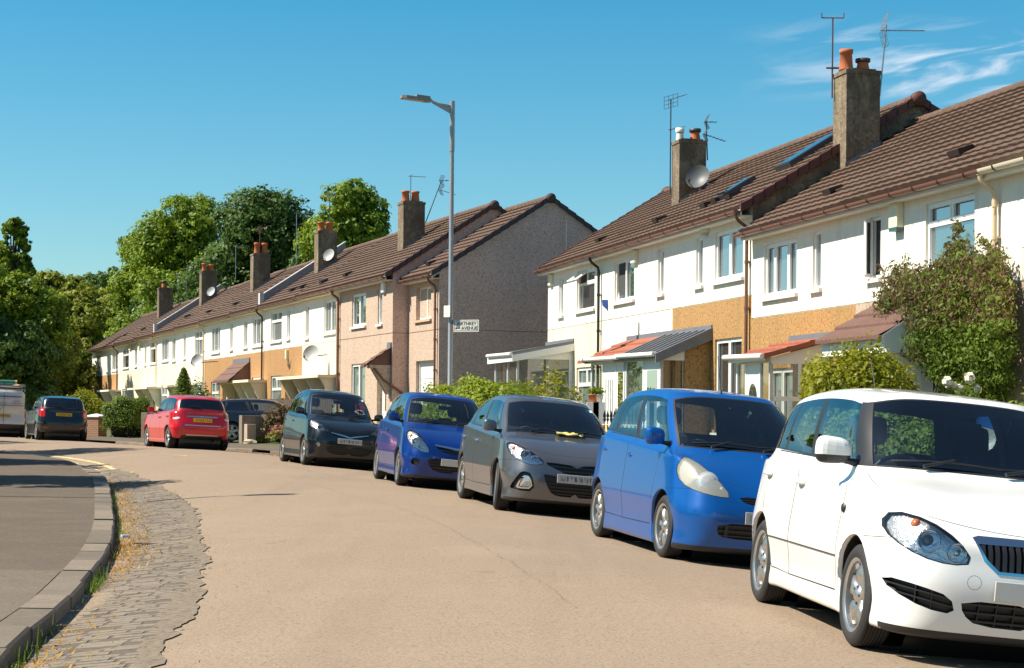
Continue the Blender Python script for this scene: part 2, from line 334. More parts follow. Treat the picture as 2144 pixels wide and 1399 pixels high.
# ---- granite setts along the left gutter
SE = [ground_hit(x, y) for x, y in ((318, 1391), (336, 1357), (367, 1306), (385, 1275), (403, 1239), (414, 1201), (423, 1180), (416, 1146), (410, 1113), (403, 1079), (392, 1057), (358, 1034), (313, 1012), (269, 994), (237, 984))]
SEx = np.array([p.x for p in SE]); SEy = np.array([p.y for p in SE])
def setts():
    mb = MB(); r = random.Random(3); Y = 5.5; k = 0; bed = []
    KLx = lambda y: float(np.interp(y, KL.p[:, 1], KL.p[:, 0])); slope = -.055
    while Y < SEy[-1]-.2:
        dy = r.uniform(.10, .135); x0 = KLx(Y)+.01; x1 = float(np.interp(Y, SEy, SEx)) if Y > SEy[0] else SEx[0]+(SEx[1]-SEx[0])*(Y-SEy[0])/(SEy[1]-SEy[0])
        x1 += r.uniform(-.05, .03); x = x0+r.uniform(0, .1)
        while x < x1:
            w = min(r.uniform(.17, .34), x1-x+.03); h = r.gauss(.006, .0018); vs = []; sk = r.uniform(-.006, .006); g = .0035
            for (a, b, hh) in ((g, g, -.03), (w-g, g, -.03), (w-g, dy-g, -.03), (g, dy-g, -.03), (g+.011, g+.011, h), (w-g-.011, g+.011, h+r.uniform(-.003, .003)), (w-g-.011, dy-g-.011, h), (g+.011, dy-g-.011, h+r.uniform(-.003, .003))):
                X = x+a; YY = Y+b+slope*(X-x0)+sk*a/w; vs.append((X, YY, road_z(X, YY)+hh))
            mb.put(vs, [(4, 5, 6, 7), (0, 1, 5, 4), (1, 2, 6, 5), (2, 3, 7, 6), (3, 0, 4, 7)]); x += w
        Y += dy
    mb.build('setts', M_SETT, kind='structure')
    rows = []
    for y in np.arange(5.4, SEy[-1], .25):
        x0 = KLx(y)-.05; x1 = float(np.interp(y, SEy, SEx)) if y > SEy[0] else SEx[0]+(SEx[1]-SEx[0])*(y-SEy[0])/(SEy[1]-SEy[0])
        rows.append([(x, y, road_z(x, y)+.004) for x in np.linspace(x0, x1+.02*math.sin(y*3.1), 6)])
    sheet('setts_bed', rows, M_MORT)
    e = MB(); rows = []
    wa = wb = .05
    for y in np.arange(5.4, SEy[-1], .09):                   # frayed lip of the asphalt
        wa = min(.13, max(.01, wa+r.gauss(0, .022))); wb = min(.12, max(.01, wb+r.gauss(0, .022)))
        x1 = float(np.interp(y, SEy, SEx)) if y > SEy[0] else SEx[0]+(SEx[1]-SEx[0])*(y-SEy[0])/(SEy[1]-SEy[0]); a_, b_ = x1-wa, x1+wb; rows.append([(a_, y, road_z(a_, y)+.008), (b_, y, road_z(b_, y)+.008)])
    sheet('asphalt_lip', rows, M_TAR, smooth=False)
    for i in range(420):                                     # crumbs of broken asphalt along the edge
        y = r.uniform(6, SEy[-1]); x1 = float(np.interp(y, SEy, SEx)) if y > SEy[0] else SEx[0]+(SEx[1]-SEx[0])*(y-SEy[0])/(SEy[1]-SEy[0]); x = x1+r.gauss(.0, .045); s = r.uniform(.006, .026); z = road_z(x, y)
        n = 6; ph = r.uniform(0, 6); ring = [(x+s*r.uniform(.7, 1.2)*math.cos(ph+2*math.pi*k/n), y+s*r.uniform(.7, 1.3)*math.sin(ph+2*math.pi*k/n), z) for k in range(n)]; top = [((p[0]+x)/2, (p[1]+y)/2, z+s*.15+.003) for p in ring]
        e.put(ring+top, [(k, (k+1) % n, n+(k+1) % n, n+k) for k in range(n)]+[tuple(range(n, 2*n))])
    tag(e.build('asphalt_crumbs', M_TAR), kind='stuff')
setts()
# ---- double yellow lines round the corner, worn
def yellow():
    mb = MB(); r = random.Random(5)
    def band(d0, d1, y0, y1, h=.004):
        pts = [(p, n) for p, n in zip(KL.p, KL.n) if y0 <= p[1] <= y1]
        for (p, n), (p2, n2) in zip(pts, pts[1:]):
            if r.random() < .06: continue
            a = r.uniform(-.012, .012); b = r.uniform(-.02, .02); q = [p+n*(d0+a), p+n*(d1+b), p2+n2*(d1+b), p2+n2*(d0+a)]
            mb.put([(x, y, road_z(x, y)+h) for x, y in q], [(0, 1, 2, 3)])
    band(.12, .24, 34.5, 75); band(.46, .58, 34.6, 75)
    p, t, n = KL.at(34.3); q = [p+n*.05, p+n*.72, p+n*.72+t*.22, p+n*.05+t*.22]; mb.put([(x, y, road_z(x, y)+.005) for x, y in q], [(0, 1, 2, 3)])
    mb.build('yellow_lines', M_YEL, kind='structure')
yellow()
def crack(name, pts, w):
    P3 = [ground_hit(x, y) for x, y in pts]; r = random.Random(len(pts)); v = []; f = []; k = 0
    for a, b in zip(P3, P3[1:]):
        n = max(2, int((b-a).length/.12))
        for i in range(n):
            c = a.lerp(b, i/n); c.x += r.gauss(0, .02); c.y += r.gauss(0, .02); ww = w*r.uniform(.3, 1.2); v += [(c.x-ww, c.y, road_z(c.x, c.y)+.003), (c.x+ww, c.y+ww, road_z(c.x, c.y)+.003)]
    f = [(2*i, 2*i+1, 2*i+3, 2*i+2) for i in range(len(v)//2-1)]
    MB().put(v, f).build(name, mat('road_crack', (.17, .125, .088), .95), kind='structure')
crack('road_crack', [(640, 1010), (720, 1035), (830, 1062), (940, 1108), (1040, 1165), (1140, 1225), (1215, 1285)], .0022)
crack('road_crack', [(560, 970), (640, 985), (760, 1010)], .003)
# ================================================================== plants
L_TREE = leafmat('leaves_mid', (.085, .150, .012), (.240, .330, .028)); L_DARK = leafmat('leaves_dark', (.042, .092, .018), (.110, .180, .036)); L_OLIVE = leafmat('leaves_olive', (.115, .155, .018), (.285, .315, .040))
L_BRIGHT = leafmat('leaves_bright', (.105, .165, .010), (.270, .330, .022)); L_HEDGE = leafmat('leaves_hedge', (.065, .120, .014), (.180, .250, .034)); L_RED = leafmat('leaves_reddish', (.070, .075, .022), (.190, .105, .058)); L_YEL = leafmat('leaves_gold', (.120, .150, .010), (.330, .330, .022))
L_DRY = leafmat('dry_grass', (.26, .14, .03), (.55, .36, .09), transl=.3); L_PINK = mat('pink_petals', (.55, .06, .22), .7); L_PALE = mat('pale_petals', (.78, .72, .55), .7); M_BARK = mat('bark', (.07, .055, .04), .9, var=.3, vscale=6, bump=.6, bscale=14)
M_CORE = mat('dark_inner_core', (.014, .020, .008), .95)
def leaves(rng, P, N, size, up=.25, asp=.62, spread=.55):
    """leaf-sized quads at points P, facing roughly along N"""
    n = len(P); N = N+rng.normal(0, spread, (n, 3))+np.array([0, 0, up]); N /= np.linalg.norm(N, axis=1, keepdims=True)+1e-9
    T = np.cross(N, rng.normal(0, 1, (n, 3))); T /= np.linalg.norm(T, axis=1, keepdims=True)+1e-9; B = np.cross(N, T); s = (size*rng.uniform(.6, 1.35, n))[:, None]
    v = np.stack([P-T*s*.5, P+B*s*.5*asp-T*s*.06, P+T*s*.5, P-B*s*.5*asp-T*s*.06], 1).reshape(-1, 3); f = np.arange(4*n).reshape(-1, 4); return v, f
def blob_pts(rng, c, rad, n, shell=.62):
    d = rng.normal(0, 1, (n, 3)); d /= np.linalg.norm(d, axis=1, keepdims=True); r = (shell+(1-shell)*rng.uniform(0, 1, n)**.6)*rng.normal(1, .07, n)
    return np.array(c)+d*r[:, None]*np.array(rad), d
def crown_mesh(seed, w, h, n, size, lobes, clump=.9, flat=1.0, conic=0.0):
    """a crown of leaf clumps: lobes spread through an uneven outline w wide and h high, base at z=0"""
    rng = np.random.default_rng(seed); P, N = [], []; big = []
    for k in range(lobes):
        z = rng.uniform(.16, .94); wid = (math.sin(math.pi*min(.97, z*.86+.12))**.7)*(1-conic*z); a = rng.uniform(0, 2*math.pi); r = w/2*wid*rng.uniform(.35, .86)
        big.append(((r*math.cos(a), r*math.sin(a)*flat, z*h), rng.uniform(.15, .25)*w*(1-.35*conic*z)*(.55 if conic else 1)))
    big.append(((0, 0, h*.45), w*(.34 if not conic else .2))); big.append(((0, 0, h*.74), w*(.25 if not conic else .08)))
    tot = sum(b[1]**2 for b in big)
    for c, r in big:
        m = max(8, int(n*.9*r*r/tot/18)); pc, dc = blob_pts(rng, c, (r, r*flat, r*.9), m, .70)
        for p, d in zip(pc, dc):
            q, dd = blob_pts(rng, p, (clump*r*.33, clump*r*.33, clump*r*.22), 18, .15); P.append(q); N.append(dd*.6+d*.9)
    P = np.concatenate(P); N = np.concatenate(N); keep = P[:, 2] > 0; return leaves(rng, P[keep], N[keep], size)+(big,)
def tree(x, y, z, w, h, trunk, m, seed, label, cat='tree', group=None, n=9000, size=.27, lobes=16, name='tree', conic=0.0, flat=1.0, clump=.9):
    t = empty(name, (x, y, z), 0, label, cat, group); v, f, big = crown_mesh(seed, w, h, int(n*2.7), size*.92, lobes, clump, flat, conic); v = v+np.array([0, 0, trunk])
    npmesh('crown', v, f, m, t)
    b = MB(); r0 = max(.05, .028*(h+trunk)); top = trunk+h*.75; b.tube([(0, 0, -.1), (r0*.3, 0, trunk*.5), (0, r0*.4, trunk), (0, 0, trunk+h*.35), (0, 0, top)], [r0*1.3, r0, r0*.9, r0*.6, r0*.15], 9)
    for c, r in big[:-2]:
        b.tube([(0, 0, trunk+c[2]*.25), (c[0]*.5, c[1]*.5, trunk+c[2]*.62), (c[0]*.95, c[1]*.95, trunk+c[2])], [r0*.42, r0*.28, r0*.08], 6)
    b.build('trunk', M_BARK, t); return t
def shrub(x, y, z, rx, ry, h, m, seed, label, n=4000, size=.06, name='shrub', cat='shrub', group=None, shell=.6, power=2.0, rz=0, core=True, spread=.6, parts=None):
    """a leafy bush: superellipsoid of leaves round a dark light-blocking core with a few twigs"""
    t = empty(name, (x, y, z), rz, label, cat, group); rng = np.random.default_rng(seed); d = rng.normal(0, 1, (n, 3)); d[:, 2] = abs(d[:, 2])*1.0-.25*rng.uniform(0, 1, n)
    e = power; k = (abs(d[:, 0])**e+abs(d[:, 1])**e+abs(d[:, 2])**e)**(1/e); d = d/k[:, None]; lump = 1+.10*np.sin(d[:, 0]*5+seed)*np.sin(d[:, 1]*4+1)+.08*np.sin(d[:, 2]*7+d[:, 0]*6+seed*2)
    r = (shell+(1-shell)*rng.uniform(0, 1, n)**.5)*rng.normal(1, .05, n)*lump; P = d*r[:, None]*np.array([rx, ry, h*.62])+np.array([0, 0, h*.38]); P[:, 2] = np.clip(P[:, 2], .02, None)
    v, f = leaves(rng, P, d, size, spread=spread); npmesh('foliage', v, f, m, t)
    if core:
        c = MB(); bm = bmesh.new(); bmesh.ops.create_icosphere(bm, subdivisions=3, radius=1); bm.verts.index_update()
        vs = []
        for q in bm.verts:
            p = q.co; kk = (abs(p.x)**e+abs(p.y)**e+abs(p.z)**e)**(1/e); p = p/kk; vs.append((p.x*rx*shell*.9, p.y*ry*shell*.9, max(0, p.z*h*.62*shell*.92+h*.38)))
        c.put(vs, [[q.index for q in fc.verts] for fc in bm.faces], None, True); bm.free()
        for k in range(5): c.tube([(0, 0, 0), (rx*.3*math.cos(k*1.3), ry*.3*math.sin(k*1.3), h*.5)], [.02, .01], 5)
        c.build('core_and_twigs', M_CORE, t)  # solid dark core added inside the leaves to block light, plus five twigs
    return t
def hedge(p0, p1, wd, z, h, m, seed, label, n=9000, size=.05, group=None, cat='hedge', round_=4.0):
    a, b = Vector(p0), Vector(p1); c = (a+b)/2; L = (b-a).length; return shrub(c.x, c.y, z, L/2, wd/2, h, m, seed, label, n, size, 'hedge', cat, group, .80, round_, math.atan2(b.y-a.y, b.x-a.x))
def on_side(Y, off, C=KR): p, t, n = C.at(Y); q = p+n*off; return Vector((q[0], q[1], land_z(Y, off)))
# ================================================================== terraced houses
M_WHITE = mat('render_white', (.80, .755, .655), .9, var=.05, vscale=1.5, streak=.20, bump=.25, bscale=60); M_CREAM = mat('render_cream', (.77, .68, .50), .9, var=.05, vscale=1.5, streak=.2, bump=.25, bscale=60)
M_ORNG = mat('roughcast_orange', (.42, .235, .085), .95, var=.10, vscale=1.2, speck=.75, sscale=16, bump=.6, bscale=24); M_ORNGF = mat('roughcast_orange_far', (.42, .225, .090), .95, var=.10, vscale=1.2, speck=.5, sscale=12, bump=.4, bscale=24)
M_PINK = mat('roughcast_pink', (.52, .385, .29), .95, var=.10, vscale=1.0, speck=.6, sscale=14, bump=.5, bscale=24); M_GABLE = mat('roughcast_gable', (.66, .455, .375), .95, var=.12, vscale=.9, speck=.6, sscale=16, bump=.5, bscale=24, streak=.15)
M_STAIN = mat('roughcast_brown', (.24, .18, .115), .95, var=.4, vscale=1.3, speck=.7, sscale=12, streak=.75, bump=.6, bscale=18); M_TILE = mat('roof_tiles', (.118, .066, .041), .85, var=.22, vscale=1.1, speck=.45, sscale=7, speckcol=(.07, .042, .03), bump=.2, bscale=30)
M_TILEF = mat('roof_tiles_far', (.128, .073, .046), .85, var=.25, vscale=.9, speck=.5, sscale=5, speckcol=(.07, .042, .03)); M_VERGE = mat('verge_tiles', (.075, .045, .045), .7, var=.2, vscale=2); M_VERGER = mat('verge_tiles_red', (.12, .04, .03), .7, var=.2, vscale=2)
M_GUT = mat('gutter_brown', (.22, .10, .075), .4, coat=.3); M_GUTD = mat('gutter_bracket', (.03, .018, .015), .5); M_GUTC = mat('gutter_cream', (.74, .66, .50), .45); M_FASC = mat('fascia_white', (.76, .73, .66), .6); M_PIPEB = mat('pipe_black', (.02, .019, .018), .45); M_PIPEC = mat('pipe_cream', (.62, .47, .30), .5); M_PIPER = mat('pipe_brown', (.17, .075, .045), .45)
M_UPVC = mat('upvc_white', (.82, .81, .78), .35); M_SILL = mat('sill_stone', (.74, .70, .62), .85); M_LEAD = mat('lead_sheet', (.17, .18, .20), .55, var=.2, vscale=4); M_PARA = mat('parapet_render', (.26, .27, .29), .9, var=.15, vscale=1.5); M_PARAT = mat('parapet_coping', (.50, .50, .49), .9)
M_TERRA = mat('terracotta', (.50, .135, .045), .8, var=.15, vscale=6); M_REDT = mat('red_tiles', (.33, .10, .055), .75, var=.15, vscale=3); M_DISH = mat('dish_grey', (.42, .42, .41), .5); M_DISHD = mat('dish_dark', (.10, .105, .11), .5); M_ALU = mat('aluminium', (.35, .35, .36), .35, .8); M_ALUD = mat('aerial_dark', (.05, .05, .055), .5); M_RUST = mat('aerial_rust', (.12, .05, .04), .6)
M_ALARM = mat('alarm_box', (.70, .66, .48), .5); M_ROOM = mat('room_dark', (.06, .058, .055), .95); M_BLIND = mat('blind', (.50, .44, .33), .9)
for m_, d_, a_ in ((M_WHITE, (.50, .42, .31), .35), (M_CREAM, (.48, .37, .24), .35), (M_ORNG, (.25, .15, .07), .35), (M_ORNGF, (.25, .15, .07), .3), (M_PINK, (.33, .24, .18), .3)): overlay(m_, (1.6, 1.6, .16), .56, .74, a_, d_)
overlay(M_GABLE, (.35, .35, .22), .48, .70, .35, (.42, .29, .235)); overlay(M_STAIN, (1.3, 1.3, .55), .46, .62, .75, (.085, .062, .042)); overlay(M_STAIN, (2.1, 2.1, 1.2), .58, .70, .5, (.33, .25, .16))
for m_ in (M_TILE, M_TILEF): overlay(m_, (.55, .55, .55), .50, .68, .5, (.085, .052, .034)); overlay(m_, (1.8, 1.8, 1.8), .60, .70, .40, (.17, .125, .085)); overlay(m_, (9, 9, 9), .66, .72, .55, (.30, .27, .21), 3)
def housepane(name, base, refl=.9, fac=.30):
    m = mat(name, base, .6); nt = m.node_tree; N = nt.nodes; L = nt.links; b = N['Principled BSDF']; out = [n for n in N if n.type == 'OUTPUT_MATERIAL'][0]
    gl = N.new('ShaderNodeBsdfGlossy'); gl.inputs['Roughness'].default_value = .015; gl.inputs['Color'].default_value = (refl, refl, refl, 1); fr = N.new('ShaderNodeFresnel'); fr.inputs['IOR'].default_value = 1.5
    ma = N.new('ShaderNodeMath'); ma.operation = 'MULTIPLY_ADD'; ma.use_clamp = True; L.new(fr.outputs[0], ma.inputs[0]); ma.inputs[1].default_value = 1.3; ma.inputs[2].default_value = fac
    tc = N.new('ShaderNodeTexCoord'); nz = N.new('ShaderNodeTexNoise'); nz.inputs['Scale'].default_value = 1.2; L.new(tc.outputs['Object'], nz.inputs['Vector']); bp = N.new('ShaderNodeBump'); bp.inputs['Strength'].default_value = .04; L.new(nz.outputs['Fac'], bp.inputs['Height']); L.new(bp.outputs[0], gl.inputs['Normal'])
    mx = N.new('ShaderNodeMixShader'); L.new(ma.outputs[0], mx.inputs[0]); L.new(b.outputs[0], mx.inputs[1]); L.new(gl.outputs[0], mx.inputs[2]); L.new(mx.outputs[0], out.inputs['Surface']); return m
PANES = [housepane('pane_blue', (.07, .10, .11), fac=.38), housepane('pane_net', (.30, .32, .30), fac=.2), housepane('pane_dark', (.035, .032, .028), fac=.12), housepane('pane_blind', (.30, .26, .20), fac=.15), housepane('pane_green', (.16, .22, .19), fac=.15)]
M_PGLASS = glassmat('porch_glass', (.80, .86, .82), .9, base=(.12, .15, .12), trans=.75, glint=.08)
class Row:
    """a terrace front: u along it towards the camera, v outwards, z up"""
    def __init__(s, ang, px, py, zrel):
        a = D2R(ang); s.du = np.array([math.sin(a), -math.cos(a), 0]); s.dn = np.array([-math.cos(a), -math.sin(a), 0]); r = ray(px, py); s.O = r*(zrel/r[2]); s.O[2] = 0
        s.rz = math.atan2(-s.du[1], -s.du[0])
    def uz(s, px, py, v=0):
        r = ray(px, py); t = ((s.O+s.dn*v)@s.dn)/(r@s.dn); p = r*t; return float((p-s.O)@s.du), float(p[2]+CAM_Z)
    def roof(s, px, py, ze, tanp):       # where the ray meets the front slope: z = ze - v tan(pitch)
        r = ray(px, py); n = s.dn*tanp+np.array([0, 0, 1]); k = (s.O@s.dn)*tanp+(ze-CAM_Z); t = k/(r@n); p = r*t; return float((p-s.O)@s.du), float((p-s.O)@s.dn), float(p[2]+CAM_Z)
    def world(s, u, v, z): p = s.O+s.du*u+s.dn*v; return Vector((p[0], p[1], z))
class House:
    def __init__(s, row, u0, u1, zg_, ze, zb, label, group=None, D=8.0, tanp=.675, name='terraced_house'):
        s.row, s.u0, s.u1, s.zg, s.ze, s.zb, s.D, s.tanp = row, u0, u1, zg_, ze, zb, D, tanp
        s.root = empty(name, row.world((u0+u1)/2, 0, zg_), row.rz, label, 'house', group); s.uc = (u0+u1)/2; s.M = Matrix(((-1, 0, 0, s.uc), (0, 1, 0, 0), (0, 0, 1, -zg_), (0, 0, 0, 1))); s.holes = []
        s.zr = ze+D/2*tanp
    def mb(s): m = MB(); m.M = s.M; return m
    def local(s, u, v, z): return s.M @ Vector((u, v, z))
    def px(s, tl, br, v=0): a = s.row.uz(*tl, v); b = s.row.uz(*br, v); return a[0], b[0], b[1], a[1]
    # ---- openings
    def window(s, u0, u1, z0, z1, style='2', pane=0, sill=True, open_=None, fr=.055, v=-.045, hole=True, mt=None, wallsill=None):
        if hole: s.holes.append((u0, u1, z0, z1, 'w'))
        fr = min(fr, (u1-u0)*.14); f = s.mb(); w, d = fr, .06
        def bar(a, b, c, e, dv=0): f.box(a, b, v-d+dv, v+dv, c, e)
        bar(u0, u0+w, z0, z1); bar(u1-w, u1, z0, z1); bar(u0+w, u1-w, z1-w, z1); bar(u0+w, u1-w, z0, z0+w); cells = []
        a, b, c, e = u0+w, u1-w, z0+w, z1-w; H_ = e-c; Wd = b-a
        if style == '1': cells = [(a, b, c, e)]
        elif style == '2': m = (a+b)/2; bar(m-w*.6, m+w*.6, c, e); cells = [(a, m-w*.6, c, e), (m+w*.6, b, c, e)]
        elif style == '3': m, n = a+Wd*.28, a+Wd*.72; bar(m-w/2, m+w/2, c, e); bar(n-w/2, n+w/2, c, e); cells = [(a, m-w/2, c, e), (m+w/2, n-w/2, c, e), (n+w/2, b, c, e)]
        elif style in ('T', 'T2'):
            t = c+H_*.68; bar(a, b, t-w*.6, t+w*.6); cells = [(a, b, c, t-w*.6)]
            m = (a+b)/2; bar(m-w*.5, m+w*.5, t+w*.6, e); cells += [(a, m-w*.5, t+w*.6, e), (m+w*.5, b, t+w*.6, e)]
        elif style == 'X': t = c+H_*.70; m = (a+b)/2; bar(a, b, t-w/2, t+w/2); bar(m-w/2, m+w/2, c, t-w/2); bar(m-w/2, m+w/2, t+w/2, e); cells = [(a, m-w/2, c, t-w/2), (m+w/2, b, c, t-w/2), (a, m-w/2, t+w/2, e), (m+w/2, b, t+w/2, e)]
        o = f.build('window', M_UPVC, s.root)
        for k, (a, b, c, e) in enumerate(cells):
            if open_ and k == open_[0]:
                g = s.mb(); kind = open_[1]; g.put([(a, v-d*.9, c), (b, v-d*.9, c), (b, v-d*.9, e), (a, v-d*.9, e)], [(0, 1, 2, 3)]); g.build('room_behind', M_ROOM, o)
                g = s.mb(); p = s.mb(); n = 5
                if kind == 'tilt': pt = lambda x, y: (a+(b-a)*x, v-.03-.20*y, c+(e-c)*y)          # leaning into the room
                elif kind == 'top': pt = lambda x, y: (a+(b-a)*x, v+.02+.30*(1-y), c+(e-c)*y+.05*(1-y))     # hopper swung out
                else: pt = lambda x, y: (a+(b-a)*.25*x, v+.02+.16*x, c+(e-c)*y)               # casement swung out
                q = [pt(0, 0), pt(1, 0), pt(1, 1), pt(0, 1)]
                for i in range(4): g.tube([q[i], q[(i+1) % 4]], .03, 4, smooth=False)
                p.put(q, [(0, 1, 2, 3)]); g.build('open_sash', M_UPVC, o); p.build('pane', PANES[2 if kind == 'tilt' else pane], o)
                continue
            if style in ('2', '3', 'T', 'T2', 'X') and (k != 0 or style in ('2', '3')):
                g = .03; f2 = s.mb(); f2.box(a, a+g, v-.03, v+.008, c, e); f2.box(b-g, b, v-.03, v+.008, c, e); f2.box(a+g, b-g, v-.03, v+.008, c, c+g); f2.box(a+g, b-g, v-.03, v+.008, e-g, e); f2.build('sash', M_UPVC, o); a, b, c, e = a+g, b-g, c+g, e-g
            p = s.mb(); p.put([(a, v-.045, c), (b, v-.045, c), (b, v-.045, e), (a, v-.045, e)], [(0, 1, 2, 3)]); p.build('pane', mt or PANES[pane], o)
        if sill: g = s.mb(); g.box(u0-.07, u1+.07, v+.002, .07, z0-.075, z0-.004); g.build('sill', wallsill or M_SILL, o)
        return o
    def door(s, u0, u1, z0, z1, col=None, v=-.16, glass=True, fan=False, frame=True):
        s.holes.append((u0, u1, z0, z1, 'd')); f = s.mb(); w = .05
        f.box(u0, u0+w, v-.06, v, z0, z1); f.box(u1-w, u1, v-.06, v, z0, z1); f.box(u0+w, u1-w, v-.06, v, z1-w, z1); f.box(u0+w, u1-w, v-.055, v-.015, z0, z1-w)
        for a, b in ((.2, .48), (.52, .8)): f.box(u0+(u1-u0)*a, u0+(u1-u0)*b, v-.015, v-.003, z0+.15, z0+.85)
        o = f.build('door', col or M_UPVC, s.root)
        if glass: p = s.mb(); p.box(u0+(u1-u0)*.32, u0+(u1-u0)*.68, v-.014, v-.002, z0+1.0, z1-.2); p.build('pane', PANES[2], o)
        h = s.mb(); h.tube([(u0+.12, v, z0+.95), (u0+.12, v+.05, z0+.95), (u0+.22, v+.05, z0+.95)], .012, 6); h.build('handle', M_CHR, o); return o
    # ---- walls
    def walls(s, upper, lower, gable=None, left=False, right=False, party=None, split_u=None, lower2=None, front_top=None, back=True):
        """front with its openings, band course between the storeys, gable ends where the row stops"""
        m = s.mb(); mats = [upper, lower, gable or upper, lower2 or lower]; top = front_top or s.ze
        us = sorted(set([s.u0, s.u1]+[h[k] for h in s.holes for k in (0, 1)]+([split_u] if split_u else []))); zs = sorted(set([s.zg-.4, s.zb-.012, s.zb+.012, top]+[h[k] for h in s.holes for k in (2, 3)]))
        us = [u for u in us if s.u0 <= u <= s.u1]; zs = [z for z in zs if z <= top+1e-6]
        for a, b in zip(us, us[1:]):
            for c, d in zip(zs, zs[1:]):
                uc, zc = (a+b)/2, (c+d)/2
                if any(h[0] < uc < h[1] and h[2] < zc < h[3] for h in s.holes): continue
                groove = abs(zc-s.zb) < .01; vv = -.02 if groove else 0; mi = 0 if zc > s.zb-.02 else (3 if (split_u and uc > split_u) else 1)
                m.put([(a, vv, c), (b, vv, c), (b, vv, d), (a, vv, d)], [(0, 1, 2, 3)], mi)
                if groove: m.put([(a, 0, c), (b, 0, c), (b, -.02, c), (a, -.02, c), (a, 0, d), (b, 0, d), (b, -.02, d), (a, -.02, d)], [(0, 1, 2, 3), (4, 5, 6, 7)], mi)
        for (a, b, c, d, k) in s.holes:
            dp = -.13 if k == 'w' else -.24; mi = 0 if (c+d)/2 > s.zb else (3 if (split_u and (a+b)/2 > split_u) else 1)
            m.put([(a, 0, c), (b, 0, c), (b, 0, d), (a, 0, d), (a, dp, c), (b, dp, c), (b, dp, d), (a, dp, d)], [(0, 1, 5, 4), (1, 2, 6, 5), (2, 3, 7, 6), (3, 0, 4, 7), (4, 5, 6, 7)], mi)
        D, zr = s.D, s.zr-.02
        for flag, u, sg in ((left, s.u0, -1), (right, s.u1, 1)):
            if flag:
                zg0 = s.zg-.4 if flag is True else flag
                for c, d in ((zg0, s.zb-.012), (s.zb+.012, s.ze)):
                    if d > c: m.put([(u, 0, c), (u, -D, c), (u, -D, d), (u, 0, d)], [(0, 1, 2, 3)], 2)
                if zg0 < s.zb: m.put([(u-sg*.02, 0, s.zb-.012), (u-sg*.02, -D, s.zb-.012), (u-sg*.02, -D, s.zb+.012), (u-sg*.02, 0, s.zb+.012)], [(0, 1, 2, 3)], 2)
                m.put([(u, 0, max(s.ze, zg0)), (u, -D, max(s.ze, zg0)), (u, -D/2, zr)], [(0, 1, 2)], 2)
        if back: m.put([(s.u0, -D, s.zg-.4), (s.u1, -D, s.zg-.4), (s.u1, -D, s.ze), (s.u0, -D, s.ze)], [(0, 1, 2, 3)], 0)
        m.put([(s.u0, 0, top), (s.u1, 0, top), (s.u1, -D, s.ze), (s.u0, -D, s.ze)], [(0, 1, 2, 3)], 0)
        o = m.build('wall', mats, s.root); bm = bmesh.new(); bm.from_mesh(o.data); bmesh.ops.remove_doubles(bm, verts=bm.verts[:], dist=.0005); bm.to_mesh(o.data); bm.free(); return o
    # ---- roof
    def roof(s, detail=True, left=False, right=False, over=.26, mt=None, vergemat=None, ridge=True, courses=None, ua=None, ub=None):
        mt = mt or (M_TILE if detail else M_TILEF); a = (s.u0 if ua is None else ua)-(.06 if left else 0); b = (s.u1 if ub is None else ub)+(.06 if right else 0); D, tp = s.D, s.tanp; th = math.atan(tp); nc = courses or 16; S = (D/2+over)/math.cos(th); lift = .052
        step = .075 if detail else 1.2; cols = max(2, int(round((b-a)/step))+1); U = np.linspace(a, b, cols); ph = 2*math.pi*U/.30; prof = (.009*np.maximum(np.cos(ph), -.35)) if detail else np.zeros(cols)
        e0 = np.array([over, s.ze-over*tp+.05]); dv = np.array([-math.cos(th), math.sin(th)]); nv = np.array([math.sin(th), math.cos(th)]); V = []; F = []
        rng = np.random.default_rng(int(abs(a*100))); n = cols
        for k in range(nc):
            s0, s1 = S*k/nc-.02, S*(k+1)/nc+.02; b0 = len(V); wob = rng.normal(0, .004)
            for (ss_, h) in ((s0+.004, -.03), (s0, lift+wob), (s1, .004)):
                p = e0+dv*ss_
                for i in range(n):
                    hh = h+(prof[i] if h > 0 else prof[i]*.0); q = p+nv*hh; V.append((U[i], q[0], q[1]))
            for r_ in range(2):
                for i in range(n-1): F.append((b0+r_*n+i, b0+r_*n+i+1, b0+(r_+1)*n+i+1, b0+(r_+1)*n+i))
        b0 = len(V); pk = e0+dv*S
        V += [(a, pk[0], pk[1]+.02), (b, pk[0], pk[1]+.02), (b, -D-over, s.ze-over*tp+.05), (a, -D-over, s.ze-over*tp+.05), (a, over, e0[1]-.02), (b, over, e0[1]-.02), (b, -D/2, s.zr-.03), (a, -D/2, s.zr-.03)]
        F += [(b0, b0+1, b0+2, b0+3), (b0+4, b0+5, b0+6, b0+7)]
        V = [tuple(s.M @ Vector(p)) for p in V]; o = npmesh('roof', V, F, mt, s.root)
        if ridge:
            g = s.mb(); n = max(1, int((b-a)/.42)); w = (b-a)/n
            for k in range(n):
                x0 = a+k*w; r0 = .125; vs = []
                for (x, r) in ((x0, r0), (x0+w*.97, r0*.93)):
                    for j in range(9): t = math.pi*j/8; vs.append((x, pk[0]+r*1.12*math.cos(t), pk[1]-.045+r*math.sin(t)))
                g.put(vs, [(j, j+1, j+10, j+9) for j in range(8)]+[tuple(range(9)), tuple(range(9, 18))], 0, False)
            g.build('ridge', mt, o)
